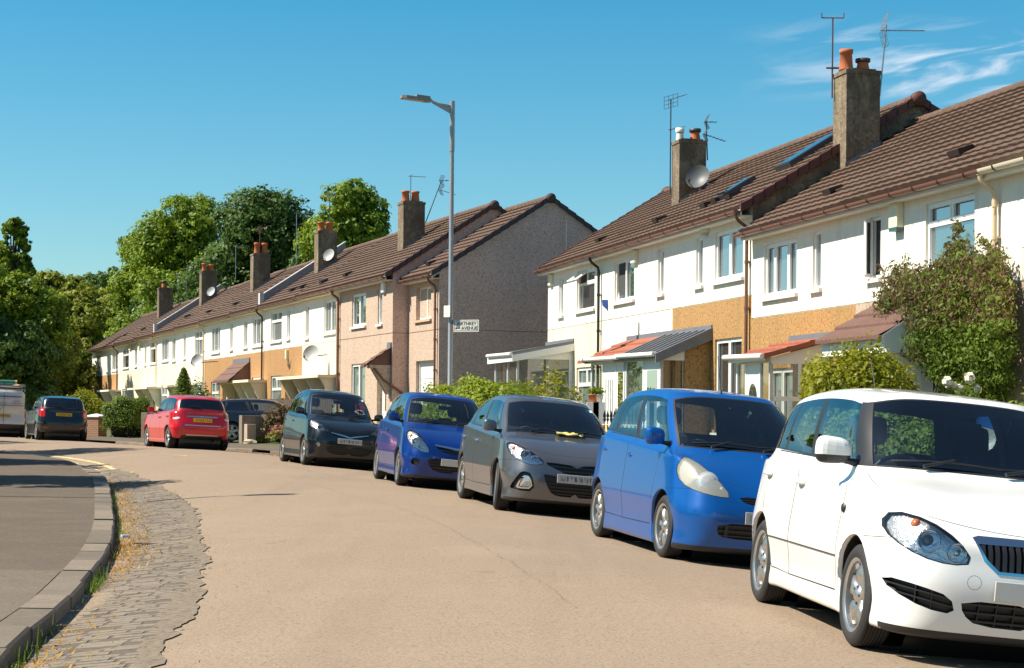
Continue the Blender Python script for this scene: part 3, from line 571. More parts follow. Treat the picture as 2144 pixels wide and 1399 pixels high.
        for flag, u in ((left, a), (right, b)):
            if not flag: continue
            g = s.mb(); nn = nc
            for sd in (0, 1):
                for k in range(nn):
                    q0, q1 = S*k/nn-.03, S*(k+1)/nn+.01; f0, f1 = [], []
                    for (ss_, h) in ((q0, .075), (q1, .045)):
                        p = e0+dv*ss_; vv = p[0] if sd == 0 else -D-p[0]
                        for (du_, dh) in ((-.10, h), (.05, h), (.05, h-.17)):
                            uu = u+(du_ if u == b else -du_); f0.append((uu, vv, p[1]+dh))
                    g.put(f0, [(0, 1, 4, 3), (1, 2, 5, 4), (0, 1, 2), (3, 4, 5)])
            g.lathe([(0, -.02), (.15, -.02), (.15, .12), (0, .12)], 14, 'x', (u-(.05 if u == b else .05), pk[0], pk[1]-.03))
            g.build('verge', vergemat or M_VERGE, o)
        return o
    def gutter(s, mt=None, over=.26, far=False, left=0, right=0, fasc=None, u0=None, u1=None, brackets=True):
        a = (s.u0 if u0 is None else u0)-left; b = (s.u1 if u1 is None else u1)+right; z = s.ze-over*s.tanp-.015; v = over+.06; g = s.mb(); r = .075; n = 7
        for (rr, fl) in ((r, 1), (r-.008, -1)):
            vs = [(u, v+rr*math.cos(math.pi+math.pi*j/n), z+rr*math.sin(math.pi+math.pi*j/n)) for u in (a, b) for j in range(n+1)]; g.put(vs, [(j, j+1, n+2+j, n+1+j) for j in range(n)], 0, True)
        for u in (a, b): g.put([(u, v+r*math.cos(math.pi+math.pi*j/n), z+r*math.sin(math.pi+math.pi*j/n)) for j in range(n+1)], [tuple(range(n+1))], 0)
        if brackets:
            k = max(2, int((b-a)/.8))
            for i in range(k):
                u = a+(b-a)*(i+.5)/k; vs = [(uu, v+(r+.008)*math.cos(math.pi+math.pi*j/n), z+(r+.008)*math.sin(math.pi+math.pi*j/n)) for uu in (u-.02, u+.02) for j in range(n+1)]; g.put(vs, [(j, j+1, n+2+j, n+1+j) for j in range(n)], 1, True)
        o = g.build('gutter', [mt or M_GUT, M_GUTD], s.root)
        f = s.mb(); f.box(a, b, over-.04, over-.012, z-.12, z+.05); f.box(a, b, .002, over-.04, z-.105, z-.09); f.build('fascia', fasc or M_FASC, s.root); return o
    def downpipe(s, u, mt, r=.036, over=.26, bottom=None, clips=5, v=.075):
        g = s.mb(); z = s.ze-over*s.tanp-.06; zb = s.zg if bottom is None else bottom
        g.tube([(u, over+.055, z+.03), (u, over+.055, z-.07), (u, over-.02, z-.16), (u, v+.02, z-.26), (u, v, z-.36), (u, v, z-.6)], r, 8); g.tube([(u, v, z-.5), (u, v, zb)], r, 8); g.tube([(u, over+.055, z+.05), (u, over+.055, z-.03)], r*1.35, 8)
        for k in range(clips): zz = zb+(z-.5-zb)*(k+.5)/clips; g.tube([(u, v, zz-.03), (u, v, zz+.03)], r*1.3, 8); g.box(u-.06, u+.06, 0, v, zz-.012, zz+.012)
        g.tube([(u, v, z-.48), (u, v, z-.38)], r*1.3, 8)
        return g.build('downpipe', mt, s.root)
    # ---- things fixed to roofs and walls
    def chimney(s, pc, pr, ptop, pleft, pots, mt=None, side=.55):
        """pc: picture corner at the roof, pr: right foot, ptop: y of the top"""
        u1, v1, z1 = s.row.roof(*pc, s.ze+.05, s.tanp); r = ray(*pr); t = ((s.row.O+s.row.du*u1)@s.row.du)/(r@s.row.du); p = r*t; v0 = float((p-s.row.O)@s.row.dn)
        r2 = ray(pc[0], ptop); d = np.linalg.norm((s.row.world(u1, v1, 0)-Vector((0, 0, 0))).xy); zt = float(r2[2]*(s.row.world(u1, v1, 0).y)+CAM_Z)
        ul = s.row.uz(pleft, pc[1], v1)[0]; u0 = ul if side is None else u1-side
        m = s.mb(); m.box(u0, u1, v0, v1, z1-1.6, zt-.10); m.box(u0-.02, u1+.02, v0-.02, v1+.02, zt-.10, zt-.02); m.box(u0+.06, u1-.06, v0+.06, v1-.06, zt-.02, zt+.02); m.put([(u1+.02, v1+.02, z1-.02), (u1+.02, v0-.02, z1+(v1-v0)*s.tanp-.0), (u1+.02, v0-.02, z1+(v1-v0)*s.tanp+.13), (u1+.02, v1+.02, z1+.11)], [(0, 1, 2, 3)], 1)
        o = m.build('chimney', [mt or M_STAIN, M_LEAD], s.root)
        for q, h, kind in pots:
            g = s.mb(); c = ((u0+u1)/2, v1+(v0-v1)*q, zt+.0)
            if kind == 'pot': g.lathe([(.0, 0), (.15, 0), (.14, h*.1), (.115, h*.8), (.135, h*.82), (.14, h), (.105, h), (.10, h*.5)], 14, 'z', c, 0)
            elif kind == 'cowl': g.lathe([(.14, 0), (.11, h*.6), (.11, h*.7)], 12, 'z', c, 0); g.lathe([(.13, h*.72), (.15, h*.75), (.15, h), (0, h)], 12, 'z', c, 1)
            else: g.lathe([(.10, 0), (.09, h*.55)], 12, 'z', c, 2); g.lathe([(.10, h*.6), (.11, h*.65), (.11, h), (0, h)], 12, 'z', c, 2)
            g.build('chimney_pot', [M_TERRA, M_ALUD, M_SILL], o)
        s.ch = (u0, u1, v0, v1, z1, zt); return o
    def dish(s, u, v, z, r, dirv, mt=None, arm=.5, parent=None):
        d = (Matrix.Rotation(-s.row.rz, 3, 'Z') @ Vector(dirv)).normalized(); a = d.orthogonal().normalized(); b = d.cross(a); g = MB(); vs = []; n, k = 20, 5; c = Vector((0, 0, 0))
        for j in range(k+1):
            for i in range(n): w = 2*math.pi*i/n; q = r*j/k; vs.append(a*q*math.cos(w)+b*q*1.08*math.sin(w)+d*(.35*q*q/r))
        g.put(vs, [(j*n+i, j*n+(i+1) % n, (j+1)*n+(i+1) % n, (j+1)*n+i) for j in range(k) for i in range(n)], 0, True)
        low = -b if b.z > 0 else b
        g.tube([low*r*.9+d*.05, low*r*.95+d*r*1.0], .012, 5, 1); g.tube([low*r*.9+d*r*.95, low*r*.7+d*r*1.15], .03, 6, 1); o = g.build('satellite_dish', [mt or M_DISH, M_ALUD], s.root); o.location = s.local(u, v, z)
        h = MB(); wv = s.local(u+.0, 0 if v > 0 else v, z)-s.local(u, v, z)
        h.tube([-d*.02, -d*.12+Vector((0, 0, -.03)), wv if v > 0 else -d*.3], .018, 6); h.build('dish_arm', M_ALUD, o); return o
    def aerial(s, u, v, z0, z1, kind, mt=None, yaw=0.0, lean=(0, 0)):
        """a mast with its array; built from thin rods"""
        yaw -= s.row.rz; lean = (Matrix.Rotation(-s.row.rz, 3, 'Z') @ Vector((lean[0], lean[1], 0)))[:2]; g = MB(); mt = mt or M_ALU; base = s.local(u, v, z0); top = s.local(u, v, z1)+Vector((lean[0], lean[1], 0)); g.tube([base, top], .017, 5); dx = Vector((math.cos(yaw), math.sin(yaw), 0)); dy = Vector((-dx.y, dx.x, 0)); up = Vector((0, 0, 1))
        rod = lambda p, q, r=.006: g.tube([p, q], r, 4, caps=False)
        def yagi(c, ln, n, w, el=0.0, refl=.0, rw=.007):
            d = (dx*math.cos(el)+up*math.sin(el)); rod(c-d*ln*.15, c+d*ln, .010)
            for k in range(n): p = c+d*ln*(k/(n-1)); rod(p-dy*w*.5, p+dy*w*.5, rw)
            if refl:
                for k in range(7): q = c-d*ln*.12+up*(refl*(k-3)/3)-d*abs(k-3)*-.03; rod(q-dy*refl*.8, q+dy*refl*.8, .005)
                for k in range(5): q = c-d*ln*.12+dy*(refl*.8*(k-2)/2); rod(q-up*refl+d*.09, q, .005); rod(q, q+up*refl+d*.09, .005)
        if kind == 'yagi': yagi(top, .9, 9, .26)
        elif kind == 'grid': yagi(top-up*.12, .75, 14, .10, 0, .33)
        elif kind == 'cross': rod(top-dx*.22, top+dx*.22, .012); rod(top-dx*.22, top-dx*.22+up*.10, .012); rod(top+dx*.22, top+dx*.22+up*.10, .012); yagi(top-up*1.0, .55, 8, .16); rod(top-up*1.0-dx*.12, top-up*1.0+dx*.2, .02)
        elif kind == 'double': yagi(top, .25, 3, .3, 0, .17); yagi(top-up*.32, .5, 6, .25, -.3, .15)
        elif kind == 'panel':
            for k in range(4): q = top+up*.1*k-up*.2; rod(q-dy*.3, q+dy*.3)
            for k in range(4): q = top+dy*(-.3+.2*k); rod(q-up*.2, q+up*.12)
            yagi(top, .45, 6, .2, .35); yagi(top-up*.75, .4, 6, .18, .25)
        elif kind == 'tee': rod(top-dy*.2, top+dy*.25, .012); yagi(top-up*.03, .5, 5, .22)
        g.build('tv_aerial', mt, s.root)
    def vent(s, px, py, w=.30, mt=None):
        u, v, z = s.row.roof(px, py, s.ze+.1, s.tanp); th = math.atan(s.tanp); g = MB(); R = Matrix.Translation(s.local(u, v, z)) @ Matrix.Rotation(-th, 4, 'X') if False else None
        g = s.mb(); d = np.array([-math.cos(th), math.sin(th)]); n = np.array([math.sin(th), math.cos(th)])
        vs = []
        for uu in (u-w/2, u+w/2):
            for (a, h) in ((-.12, 0), (-.10, .10), (.16, .04), (.18, 0)): q = np.array([v, z])+d*a+n*h; vs.append((uu, q[0], q[1]))
        g.put(vs, [(0, 1, 5, 4), (1, 2, 6, 5), (2, 3, 7, 6), (0, 1, 2, 3), (4, 5, 6, 7)]); g.build('roof_vent', mt or M_GUTD, s.root)
    def skylight(s, p0, p1, w):
        th = math.atan(s.tanp); a = s.row.roof(*p0, s.ze+.12, s.tanp); b = s.row.roof(*p1, s.ze+.12, s.tanp); n = np.array([math.sin(th), math.cos(th)]); g = s.mb(); p = s.mb(); u = a[0]; vs = []
        for (uu, q, h) in ((u-w/2, a, .08), (u+w/2, a, .08), (u+w/2, b, .08), (u-w/2, b, .08), (u-w/2, a, -.05), (u+w/2, a, -.05), (u+w/2, b, -.05), (u-w/2, b, -.05)): vs.append((uu, q[1]+n[0]*h, q[2]+n[1]*h))
        g.put(vs, [(0, 1, 2, 3), (0, 1, 5, 4), (1, 2, 6, 5), (2, 3, 7, 6), (3, 0, 4, 7)]); o = g.build('skylight', M_ALUD, s.root); k = .06; t = .09
        L_ = (a[1]-b[1]); ps = [(u-w/2+k, a[1]-(k*.8), 0), (u+w/2-k, a[1]-k*.8, 0), (u+w/2-k, b[1]+k*.8, 0), (u-w/2+k, b[1]+k*.8, 0)]
        p.put([(x, y+n[0]*t, a[2]+(a[1]-y)*s.tanp+n[1]*t) for x, y, _ in ps], [(0, 1, 2, 3)]); p.build('pane', PANES[0], o)
    def alarm(s, u, z, w=.24, h=.36, d=.10, mt=None, name='alarm_box', low=None):
        g = s.mb(); g.box(u-w/2, u+w/2, .002, d, z, z+h, bev=.012); 
        if low: g.box(u-w/2+.01, u+w/2-.01, .004, d-.005, z-.05, z+.0, 1)
        return g.build(name, [mt or M_ALARM, low or M_ALARM], s.root)
    def canopy(s, u0, u1, z, dep=.75, brk=(0, 1), mt=None, slab=True, h=.95, tiles=None):
        """a slab over the door on wedge-shaped brackets, or a little tiled roof"""
        m = s.mb(); mt = mt or M_CREAM
        if slab: m.box(u0, u1, .002, dep, z, z+.10)
        for q in brk: uu = u0+.05+(u1-u0-.1)*q; m.prism([(.003, z-.003), (dep*.86, z-.003), (.12, z-h), (.003, z-h)], uu-.05, uu+.05, axis='x')
        o = m.build('canopy', mt, s.root)
        if tiles:
            g = s.mb(); n = 3; rise = tiles; d2 = dep+.14
            for k in range(n):
                t0, t1 = k/n, (k+1)/n+.03; g.put([(u0-.08, d2*(1-t0), z+.10+rise*t0+.045), (u1+.08, d2*(1-t0), z+.10+rise*t0+.045), (u1+.08, d2*(1-t1), z+.10+rise*t1+.012), (u0-.08, d2*(1-t1), z+.10+rise*t1+.012), (u0-.08, d2*(1-t0), z+.10+rise*t0), (u1+.08, d2*(1-t0), z+.10+rise*t0)], [(0, 1, 2, 3), (4, 5, 1, 0)])
            g.put([(u1+.0, 0, z+.1), (u1+.0, d2-.05, z+.1), (u1+.0, 0, z+.1+rise)], [(0, 1, 2)]); g.put([(u0, 0, z+.1), (u0, d2-.05, z+.1), (u0, 0, z+.1+rise)], [(0, 1, 2)]); g.box(u0-.08, u1+.08, d2-.02, d2+.05, z+.03, z+.10)
            g.box(u0-.05, u1+.05, 0.002, .05, z+.1+rise-.02, z+.1+rise+.16, 1); g.build('tiled_roof', [M_REDB, M_LEAD], o)
        return o
    def parapet(s, u, h=.36, w=.26, v0=.06, v1=None):
        v1 = -s.D/2 if v1 is None else v1; m = s.mb()
        zz = lambda v: s.ze-v*s.tanp+.05
        for (x0, x1, h0, h1, k) in ((u-w/2, u+w/2, -.1, h, 0), (u-w/2-.03, u+w/2+.03, h, h+.05, 1)):
            vs = [(uu, v, zz(v)+hh) for uu in (x0, x1) for v in (v0, v1) for hh in (h0, h1)]; m.put(vs, [(0, 1, 3, 2), (4, 6, 7, 5), (0, 4, 5, 1), (2, 3, 7, 6), (0, 2, 6, 4), (1, 5, 7, 3)], k)
        m.box(u-w/2-.01, u+w/2+.01, v0-.01, v0+.16, zz(v0)-.28, zz(v0)+h+.06, 1); return m.build('parapet', [M_PARA, M_PARAT], s.root)
M_REDB = mat('canopy_tiles', (.15, .075, .055), .75, var=.2, vscale=3)
# ================================================================== cars
M_BLK = mat('black_plastic', (.018, .018, .02), .45); M_GAP = mat('panel_gap', (.006, .006, .007), .9); M_TYRE = mat('tyre_rubber', (.022, .021, .021), .75, bump=.15, bscale=90)
M_RIM = mat('alloy_silver', (.55, .54, .52), .28, .85); M_RIMD = mat('wheel_dark', (.02, .02, .02), .7); M_CHR = mat('chrome', (.75, .76, .78), .08, 1.0)
M_LIN = mat('cabin_lining', (.075, .077, .08), .9); M_SEAT = mat('seat_cloth', (.022, .024, .028), .9); M_DASH = mat('dash_plastic', (.05, .052, .055), .6)
M_LENS = glassmat('lamp_lens', (.93, .94, .95), .9, glint=.03); M_REFL = mat('lamp_reflector', (.80, .81, .83), .16, .6, bump=.9, bscale=16); M_RED = mat('lamp_red', (.45, .012, .012), .12, coat=1.0)
M_CLEAR = mat('lamp_white', (.6, .6, .6), .15, coat=1.0); M_ORANGE = mat('lamp_amber', (.6, .16, .03), .25)
G_CAR = glassmat('car_window_glass', (.78, .87, .87), .95, glint=.05); G_DARK = glassmat('privacy_glass', (.10, .12, .13), .95, glint=.06)
M_STEEL = mat('exhaust_steel', (.3, .29, .28), .35, .9); M_STK = mat('paper_sticker', (.55, .62, .64), .6)
def platemat(name, col):
    m = mat(name, col, .45, spec=.4)
    nt = m.node_tree; N = nt.nodes; L = nt.links; b = N['Principled BSDF']; tc = N.new('ShaderNodeTexCoord')
    mp = N.new('ShaderNodeMapping'); mp.inputs['Scale'].default_value = (1, 17, 3); L.new(tc.outputs['Object'], mp.inputs[0])
    nz = N.new('ShaderNodeTexNoise'); nz.inputs['Scale'].default_value = 1.6; nz.inputs['Detail'].default_value = 1; L.new(mp.outputs[0], nz.inputs['Vector'])
    sp = N.new('ShaderNodeSeparateXYZ'); L.new(tc.outputs['Object'], sp.inputs[0])
    mr = N.new('ShaderNodeMapRange'); mr.interpolation_type = 'SMOOTHSTEP'; L.new(nz.outputs['Fac'], mr.inputs['Value']); mr.inputs['From Min'].default_value = .42; mr.inputs['From Max'].default_value = .62
    def edge(sock, a, b):
        ab = N.new('ShaderNodeMath'); ab.operation = 'ABSOLUTE'; L.new(sock, ab.inputs[0]); e = N.new('ShaderNodeMapRange'); e.interpolation_type = 'SMOOTHSTEP'; L.new(ab.outputs[0], e.inputs['Value'])
        e.inputs['From Min'].default_value = a; e.inputs['From Max'].default_value = b; e.inputs['To Min'].default_value = 1; e.inputs['To Max'].default_value = 0; return e.outputs[0]
    m1 = N.new('ShaderNodeMath'); m1.operation = 'MULTIPLY'; L.new(edge(sp.outputs['Y'], .2, .24), m1.inputs[0]); L.new(edge(sp.outputs['Z'], .022, .042), m1.inputs[1])
    m2 = N.new('ShaderNodeMath'); m2.operation = 'MULTIPLY'; L.new(m1.outputs[0], m2.inputs[0]); L.new(mr.outputs[0], m2.inputs[1])
    mx = N.new('ShaderNodeMix'); mx.data_type = 'RGBA'; L.new(m2.outputs[0], mx.inputs['Factor']); mx.inputs['A'].default_value = (*col, 1); mx.inputs['B'].default_value = tuple(c*.22 for c in col)+(1,)
    L.new(mx.outputs['Result'], b.inputs['Base Color']); return m
M_PLW = platemat('plate_white', (.52, .50, .46)); M_PLY = platemat('plate_yellow', (.62, .36, .02)); M_PLB = mat('plate_blank', (.62, .60, .55), .5)

def bmat4(t): return np.array([(1-t)**3, 3*t**3-6*t*t+4, -3*t**3+3*t*t+3*t+1, t**3])/6
def bder4(t): return np.array([-3*(1-t)**2, 9*t*t-12*t, -9*t*t+6*t+3, 3*t*t])/6
MIR = np.array([1., -1., 1.])
class Surf:
    """bicubic B-spline skin over a grid of rings (rows) and stations (columns) of half a car"""
    def __init__(s, P, it=2):
        C = P.copy()
        for _ in range(it): C = C+(P-s.knots(s.pad(C)))
        s.C = s.pad(C); s.R, s.K = P.shape[:2]
    def pad(s, C):
        C = np.concatenate([C[:, 1:2]*MIR, C, C[:, -2:-1]*MIR], 1)
        top = C[-2:-1]*MIR
        return np.concatenate([2*C[:1]-C[1:2], C, top], 0)
    def knots(s, C):
        A = (C[:-2]+4*C[1:-1]+C[2:])/6; return (A[:, :-2]+4*A[:, 1:-1]+A[:, 2:])/6
    def wts(s, t, n, d=False):
        i = np.minimum(t.astype(int), n-2); f = t-i; Wm = np.zeros((len(t), n+2))
        for k, (ii, ff) in enumerate(zip(i, f)): Wm[k, ii:ii+4] = (bder4 if d else bmat4)(ff)
        return Wm
    def grid(s, r, c):
        r = np.asarray(r, float); c = np.asarray(c, float)
        A, B = s.wts(r, s.R), s.wts(c, s.K); dA, dB = s.wts(r, s.R, True), s.wts(c, s.K, True)
        ev = lambda a, b: np.einsum('ri,cj,ijk->rck', a, b, s.C)
        P = ev(A, B); n = np.cross(ev(A, dB), ev(dA, B)); n /= np.linalg.norm(n, axis=2, keepdims=True)+1e-12
        return P, n
    def pt(s, r, c):
        P, n = s.grid([r], [c]); return Vector(P[0, 0]), Vector(n[0, 0])
FR = [0, .06, .24, 1.0]       # how far the plan outline falls back towards the corner
def car_grid(p):
    L, Wd, H = p['L'], p['W'], p['H']; xF, xR = L/2, -L/2; xa = xF-p['fo']; xb = xa-p['wb']; hw0 = Wd/2
    G = np.zeros((13, 15, 3)); hw = [hw0-.14, hw0-.035, hw0-.032, hw0, hw0-.004, hw0-.03, hw0-.062, hw0-p.get('inset', .125), hw0-(p.get('inset', .125)+p.get('tumble', .26))/2-.005, hw0-p.get('tumble', .26), hw0-p.get('tumble', .26)-.085, .30, 0]
    zs = [p.get('low', .17), p.get('low', .17)-.005, .31, .50, .67]
    fx, fz = p['nose'][0], p['nose'][1]; rx, rz = p['tail'][0], p['tail'][1]      # rows 0..5 measured back from the ends
    crd = p.get('corner', [.20, .22, .24, .26, .28, .34]); rcd = p.get('rcorner', [.20, .2, .24, .26, .27, .26])
    yf = [0, .40, .76, p.get('cornery', .945)]
    zsf, zsr = p['shoulder']; xm = [xa+.34, xa, xa-.40, xa-.40-(p['wb']-.8)*.34, xa-.40-(p['wb']-.8)*.67, xb+.40, xb]
    for r in range(6):
        for c in range(4):
            G[r, c] = (xF-fx[r]-crd[r]*FR[c], hw[r]*yf[c], fz[r])
            if r == 5: G[r, c, 2] = fz[5]+(zsf-fz[5])*[0, .15, .5, .95][c]
        for k in range(7):
            z = zs[r] if r < 5 else zsf+(zsr-zsf)*((xa+.4-xm[k])/(xa+.4-xb))
            xk = xm[k]
            if k < 2: xk = min(xk, G[r, 3, 0]-(.15, .38)[k])
            G[r, 4+k] = (xk, hw[r]-(.012 if k == 0 else 0), z)
        for k, c in enumerate((11, 12, 13, 14)):
            q = 3-k; yy = [0, .42, .78, .955][q]
            G[r, c] = (xR+rx[r]+rcd[r]*[0, .06, .24, 1][q], hw[r]*yy, rz[r])
            if r == 5 and q == 3: G[r, c, 2] = zsr
    cw, wt, rb, rt = p['cowl'], p['wtop'], p['rbase'], p['rtop']
    bf, br = p['belt']
    for r in (7, 9):
        X0, Z0 = (cw if r == 7 else wt); X1, Z1 = (rb if r == 7 else rt); x0, x1 = xF-X0, xR+X1; dA = p.get('wrap', (.30, .16))[0 if r == 7 else 1]; dR = (.20, .12)[0 if r == 7 else 1]
        for c in range(4):
            G[r, c] = (x0-dA*FR[c]*(1 if c == 3 else 1), hw[r]*[0, .40, .76, 1.0][c]*(1.0 if r > 7 else .985), Z0+(([0, -.004, -.02, -.06][c]) if r == 9 else (bf-Z0)*[0, .05, .3, 1][c]))
        for k, c in enumerate((11, 12, 13, 14)):
            q = 3-k; G[r, c] = (x1+dR*[0, .06, .24, 1][q], hw[r]*[0, .42, .78, 1.0][q]*(.965 if q else 1), Z1+([0, -.004, -.015, -.04][q] if r == 9 else (br-Z1)*[0, 0, .2, 1][q]))
        xs, xe = G[r, 3, 0], G[r, 11, 0]
        for k in range(7):
            t = (k+1)/8; x = xs+(xe-xs)*t
            if r == 7: z = G[7, 3, 2]+(br-G[7, 3, 2])*t+p.get('beltsag', 0)*math.sin(math.pi*t)
            else:
                a, b = G[9, 3, 2], G[9, 11, 2]; z = a+(b-a)*t+(H-p.get('rail', .085)-max(a, b))*(math.sin(math.pi*min(1, t*1.02))**.75)
            G[r, 4+k] = (x, hw[r], z)
    G[6] = (G[5]+G[7])/2; G[6, :4, 2] += p.get('bonnet', .03)*np.array([1, 1, .9, .25]); G[6, 3:12] = G[5, 3:12]*.72+G[7, 3:12]*.28; G[6, 4:11, 1] = hw[5]-.020; G[6, 3, 0] = G[5, 3, 0]*.5+G[7, 3, 0]*.5; G[6, 3, 1] = hw0-.068; G[6, 3, 2] = G[5, 3, 2]*.5+G[7, 3, 2]*.5+.008
    G[6, 11:, 2] += .0; G[8] = (G[7]+G[9])/2; G[8, 3:12, 1] += .022; G[8, :4, 0] += .015*np.array([1, 1, .8, .3]); G[8, 11:, 0] -= .015*np.array([.3, .8, 1, 1])
    G[8, :4, 2] += .012
    x0, x1 = G[9, 0, 0]-.24, G[9, 14, 0]+.26; fr = [0, .015, .05, .1]+[.1+.8*(k+1)/8 for k in range(7)]+[.9, .95, .985, 1]
    z0, z1 = wt[1]+.035, rt[1]+.03; pk = p.get('peak', .42)
    for c in range(15):
        t = fr[c]; u = t/pk*.5 if t < pk else .5+(t-pk)/(1-pk)*.5; base = z0+(z1-z0)*t
        G[12, c] = (x0+(x1-x0)*t, 0, base+(H-(z0+(z1-z0)*pk))*math.sin(math.pi*u)**.8)
    for r, a, yy in ((10, .30, None), (11, .66, None)):
        G[r] = G[9]*(1-a)+G[12]*a
        G[r, :, 2] = G[9, :, 2]+(G[12, :, 2]-G[9, :, 2])*(.66 if r == 10 else .93)
        G[r, :, 1] = G[9, :, 1]*((.86) if r == 10 else .5)
    return G, xa, xb
def hull(pts):
    pts = sorted(set((round(a, 5), round(b, 5)) for a, b in pts)); cr = lambda o, a, b: (a[0]-o[0])*(b[1]-o[1])-(a[1]-o[1])*(b[0]-o[0])
    def half(ps):
        h = []
        for q in ps:
            while len(h) > 1 and cr(h[-2], h[-1], q) <= 1e-9: h.pop()
            h.append(q)
        return h
    return half(pts)[:-1]+half(pts[::-1])[:-1]
def soften(poly, k=2):
    for _ in range(k):
        q = []
        for i, a in enumerate(poly):
            b = poly[(i+1) % len(poly)]; q += [(a[0]*.75+b[0]*.25, a[1]*.75+b[1]*.25), (a[0]*.25+b[0]*.75, a[1]*.25+b[1]*.75)]
        poly = q
    return poly
def circ(cx, cz, r, n=30): return [(cx+r*math.cos(2*math.pi*k/n), cz+r*math.sin(2*math.pi*k/n)) for k in range(n)]
def grow(poly, d):
    cx = sum(a for a, b in poly)/len(poly); cy = sum(b for a, b in poly)/len(poly); n = len(poly); out = []
    for i in range(n):
        a, b, c = poly[i-1], poly[i], poly[(i+1) % n]
        t = Vector((c[0]-a[0], c[1]-a[1])); t = t.normalized() if t.length > 1e-9 else Vector((1, 0)); nn = Vector((t.y, -t.x)); out.append((b[0]+nn.x*d, b[1]+nn.y*d))
    return out
class Body:
    PAINT, BLK, GAP, GLASS = 0, 1, 2, 3
    def __init__(s, p):
        s.p = p; G, s.xa, s.xb = car_grid(p); s.S = Surf(G); rs = sorted(set([round(x, 4) for x in np.arange(0, 12.001, 1/6)]+p.get('rlines', [])+[5.1, 5.118, 7.03, 7.10, 8.93, 9.0]))
        a0, a1, b0, b1, q0, q1, e0, e1 = s.cl = p.get('clines', [2.82, 3.32, 6.82, 7.1, 9.55, 9.75, 10.75, 11.45])
        cs = sorted(set([round(x, 4) for x in np.arange(0, 14.001, 1/7)]+list(s.cl)+[2.905, 2.925, 2.0, 2.7, a1+.05, b0-.05, b1+.05, e0-.06, e1+.08]))
        s.rs, s.cs = np.array(rs), np.array(cs); P, n = s.S.grid(rs, cs)
        # slight flare of the wings round the wheels
        for ax in (s.xa, s.xb):
            d = np.hypot(P[..., 0]-ax, P[..., 2]-p['tr']); k = np.exp(-((d-p['ar'])/.06)**2)*(P[..., 1] > .5)*(np.arange(len(rs))[:, None] >= 0)*(P[..., 2] < .95)
            P[..., 1] += k*p.get('flare', .012)
        bm = s.bm = bmesh.new(); s.nl = bm.verts.layers.float_vector.new('nrm'); s.il = bm.faces.layers.int.new('reg'); V = []
        for i in range(len(rs)):
            row = []
            for j in range(len(cs)):
                v = bm.verts.new(P[i, j]); v[s.nl] = Vector(n[i, j]); row.append(v)
            V.append(row)
        s.regs = ['paint', 'black', 'gap']
        for i in range(len(rs)-1):
            for j in range(len(cs)-1):
                f = bm.faces.new((V[i][j], V[i][j+1], V[i+1][j+1], V[i+1][j])); rc = (rs[i]+rs[i+1])/2; cc = (cs[j]+cs[j+1])/2; g = 0
                if (2.905 < cc < 2.925 and 5.2 < rc < 6.97) or (5.1 < rc < 5.118 and cc < 2.0 and p.get('bonnetline', 1)): g = 2
                elif 7.03 < rc < 9.0 and cc < 2.82: g = s.reg('windscreen') if (7.10 < rc < 8.93 and cc < 2.7) else 1
                elif 7.03 < rc < 8.93 and a1 < cc < e0:
                    g = 1
                    if 7.10 < rc:
                        for k, (u, v) in enumerate(((a1+.05, b0-.05), (b1+.05, q0), (q1, e0-.06))):
                            if u < cc < v: g = s.reg(('front_window', 'rear_window', 'quarter_window')[k])
                elif 7.2 < rc < 8.93 and cc > e1: g = s.reg('tailgate_window') if cc > e1+.08 and rc > 7.25 else 1
                elif p.get('blackA') and 7.03 < rc < 9.0 and cc < a1: g = 1
                if p.get('van') and g > 2 and s.regs[g] not in ('windscreen', 'front_window'): g = 0
                if p.get('van') and g == 1 and cc > 7: g = 0
                f[s.il] = g
    def reg(s, name):
        if name not in s.regs: s.regs.append(name)
        return s.regs.index(name)
    def cut(s, poly, view, name, zlim=None, only=(0, 1), shrink=None):
        """split the faces inside a convex outline seen from the side or from an end and hand them to region name"""
        poly = hull(poly); i, j = {'side': (0, 2), 'front': (1, 2), 'rear': (1, 2)}[view]; lo = (min(a for a, b in poly)-.02, min(b for a, b in poly)-.02); hi = (max(a for a, b in poly)+.02, max(b for a, b in poly)+.02)
        sel = []
        for f in s.bm.faces:
            if f[s.il] not in only: continue
            c = f.calc_center_median(); n = sum((v[s.nl] for v in f.verts), Vector())
            if view == 'side' and (n.y < .35*n.length or c.y < .3): continue
            if view == 'front' and (c.x < s.xa-.1 or n.x < .12*n.length or c.z > 1.08): continue
            if view == 'rear' and (c.x > s.xb+.1 or n.x > -.12*n.length): continue
            co = [(v.co[i], v.co[j]) for v in f.verts]
            if max(a for a, b in co) < lo[0] or min(a for a, b in co) > hi[0] or max(b for a, b in co) < lo[1] or min(b for a, b in co) > hi[1]: continue
            sel.append(f)
        for k in range(len(poly)):
            a, b = poly[k], poly[(k+1) % len(poly)]; no = Vector((0, 0, 0)); no[i] = b[1]-a[1]; no[j] = -(b[0]-a[0]); co = Vector((0, 0, 0)); co[i], co[j] = a
            if no.length < 1e-7: continue
            es = set(e for f in sel for e in f.edges); vs = set(v for f in sel for v in f.verts)
            res = bmesh.ops.bisect_plane(s.bm, geom=list(vs)+list(es)+sel, dist=1e-6, plane_co=co, plane_no=no)
            sel = [g for g in res['geom'] if isinstance(g, bmesh.types.BMFace) and (g.calc_center_median()-co).dot(no) < 0]
        r = None if name is None else s.reg(name)
        if r is None: bmesh.ops.delete(s.bm, geom=sel, context='FACES')
        else:
            for f in sel: f[s.il] = r
        return sel
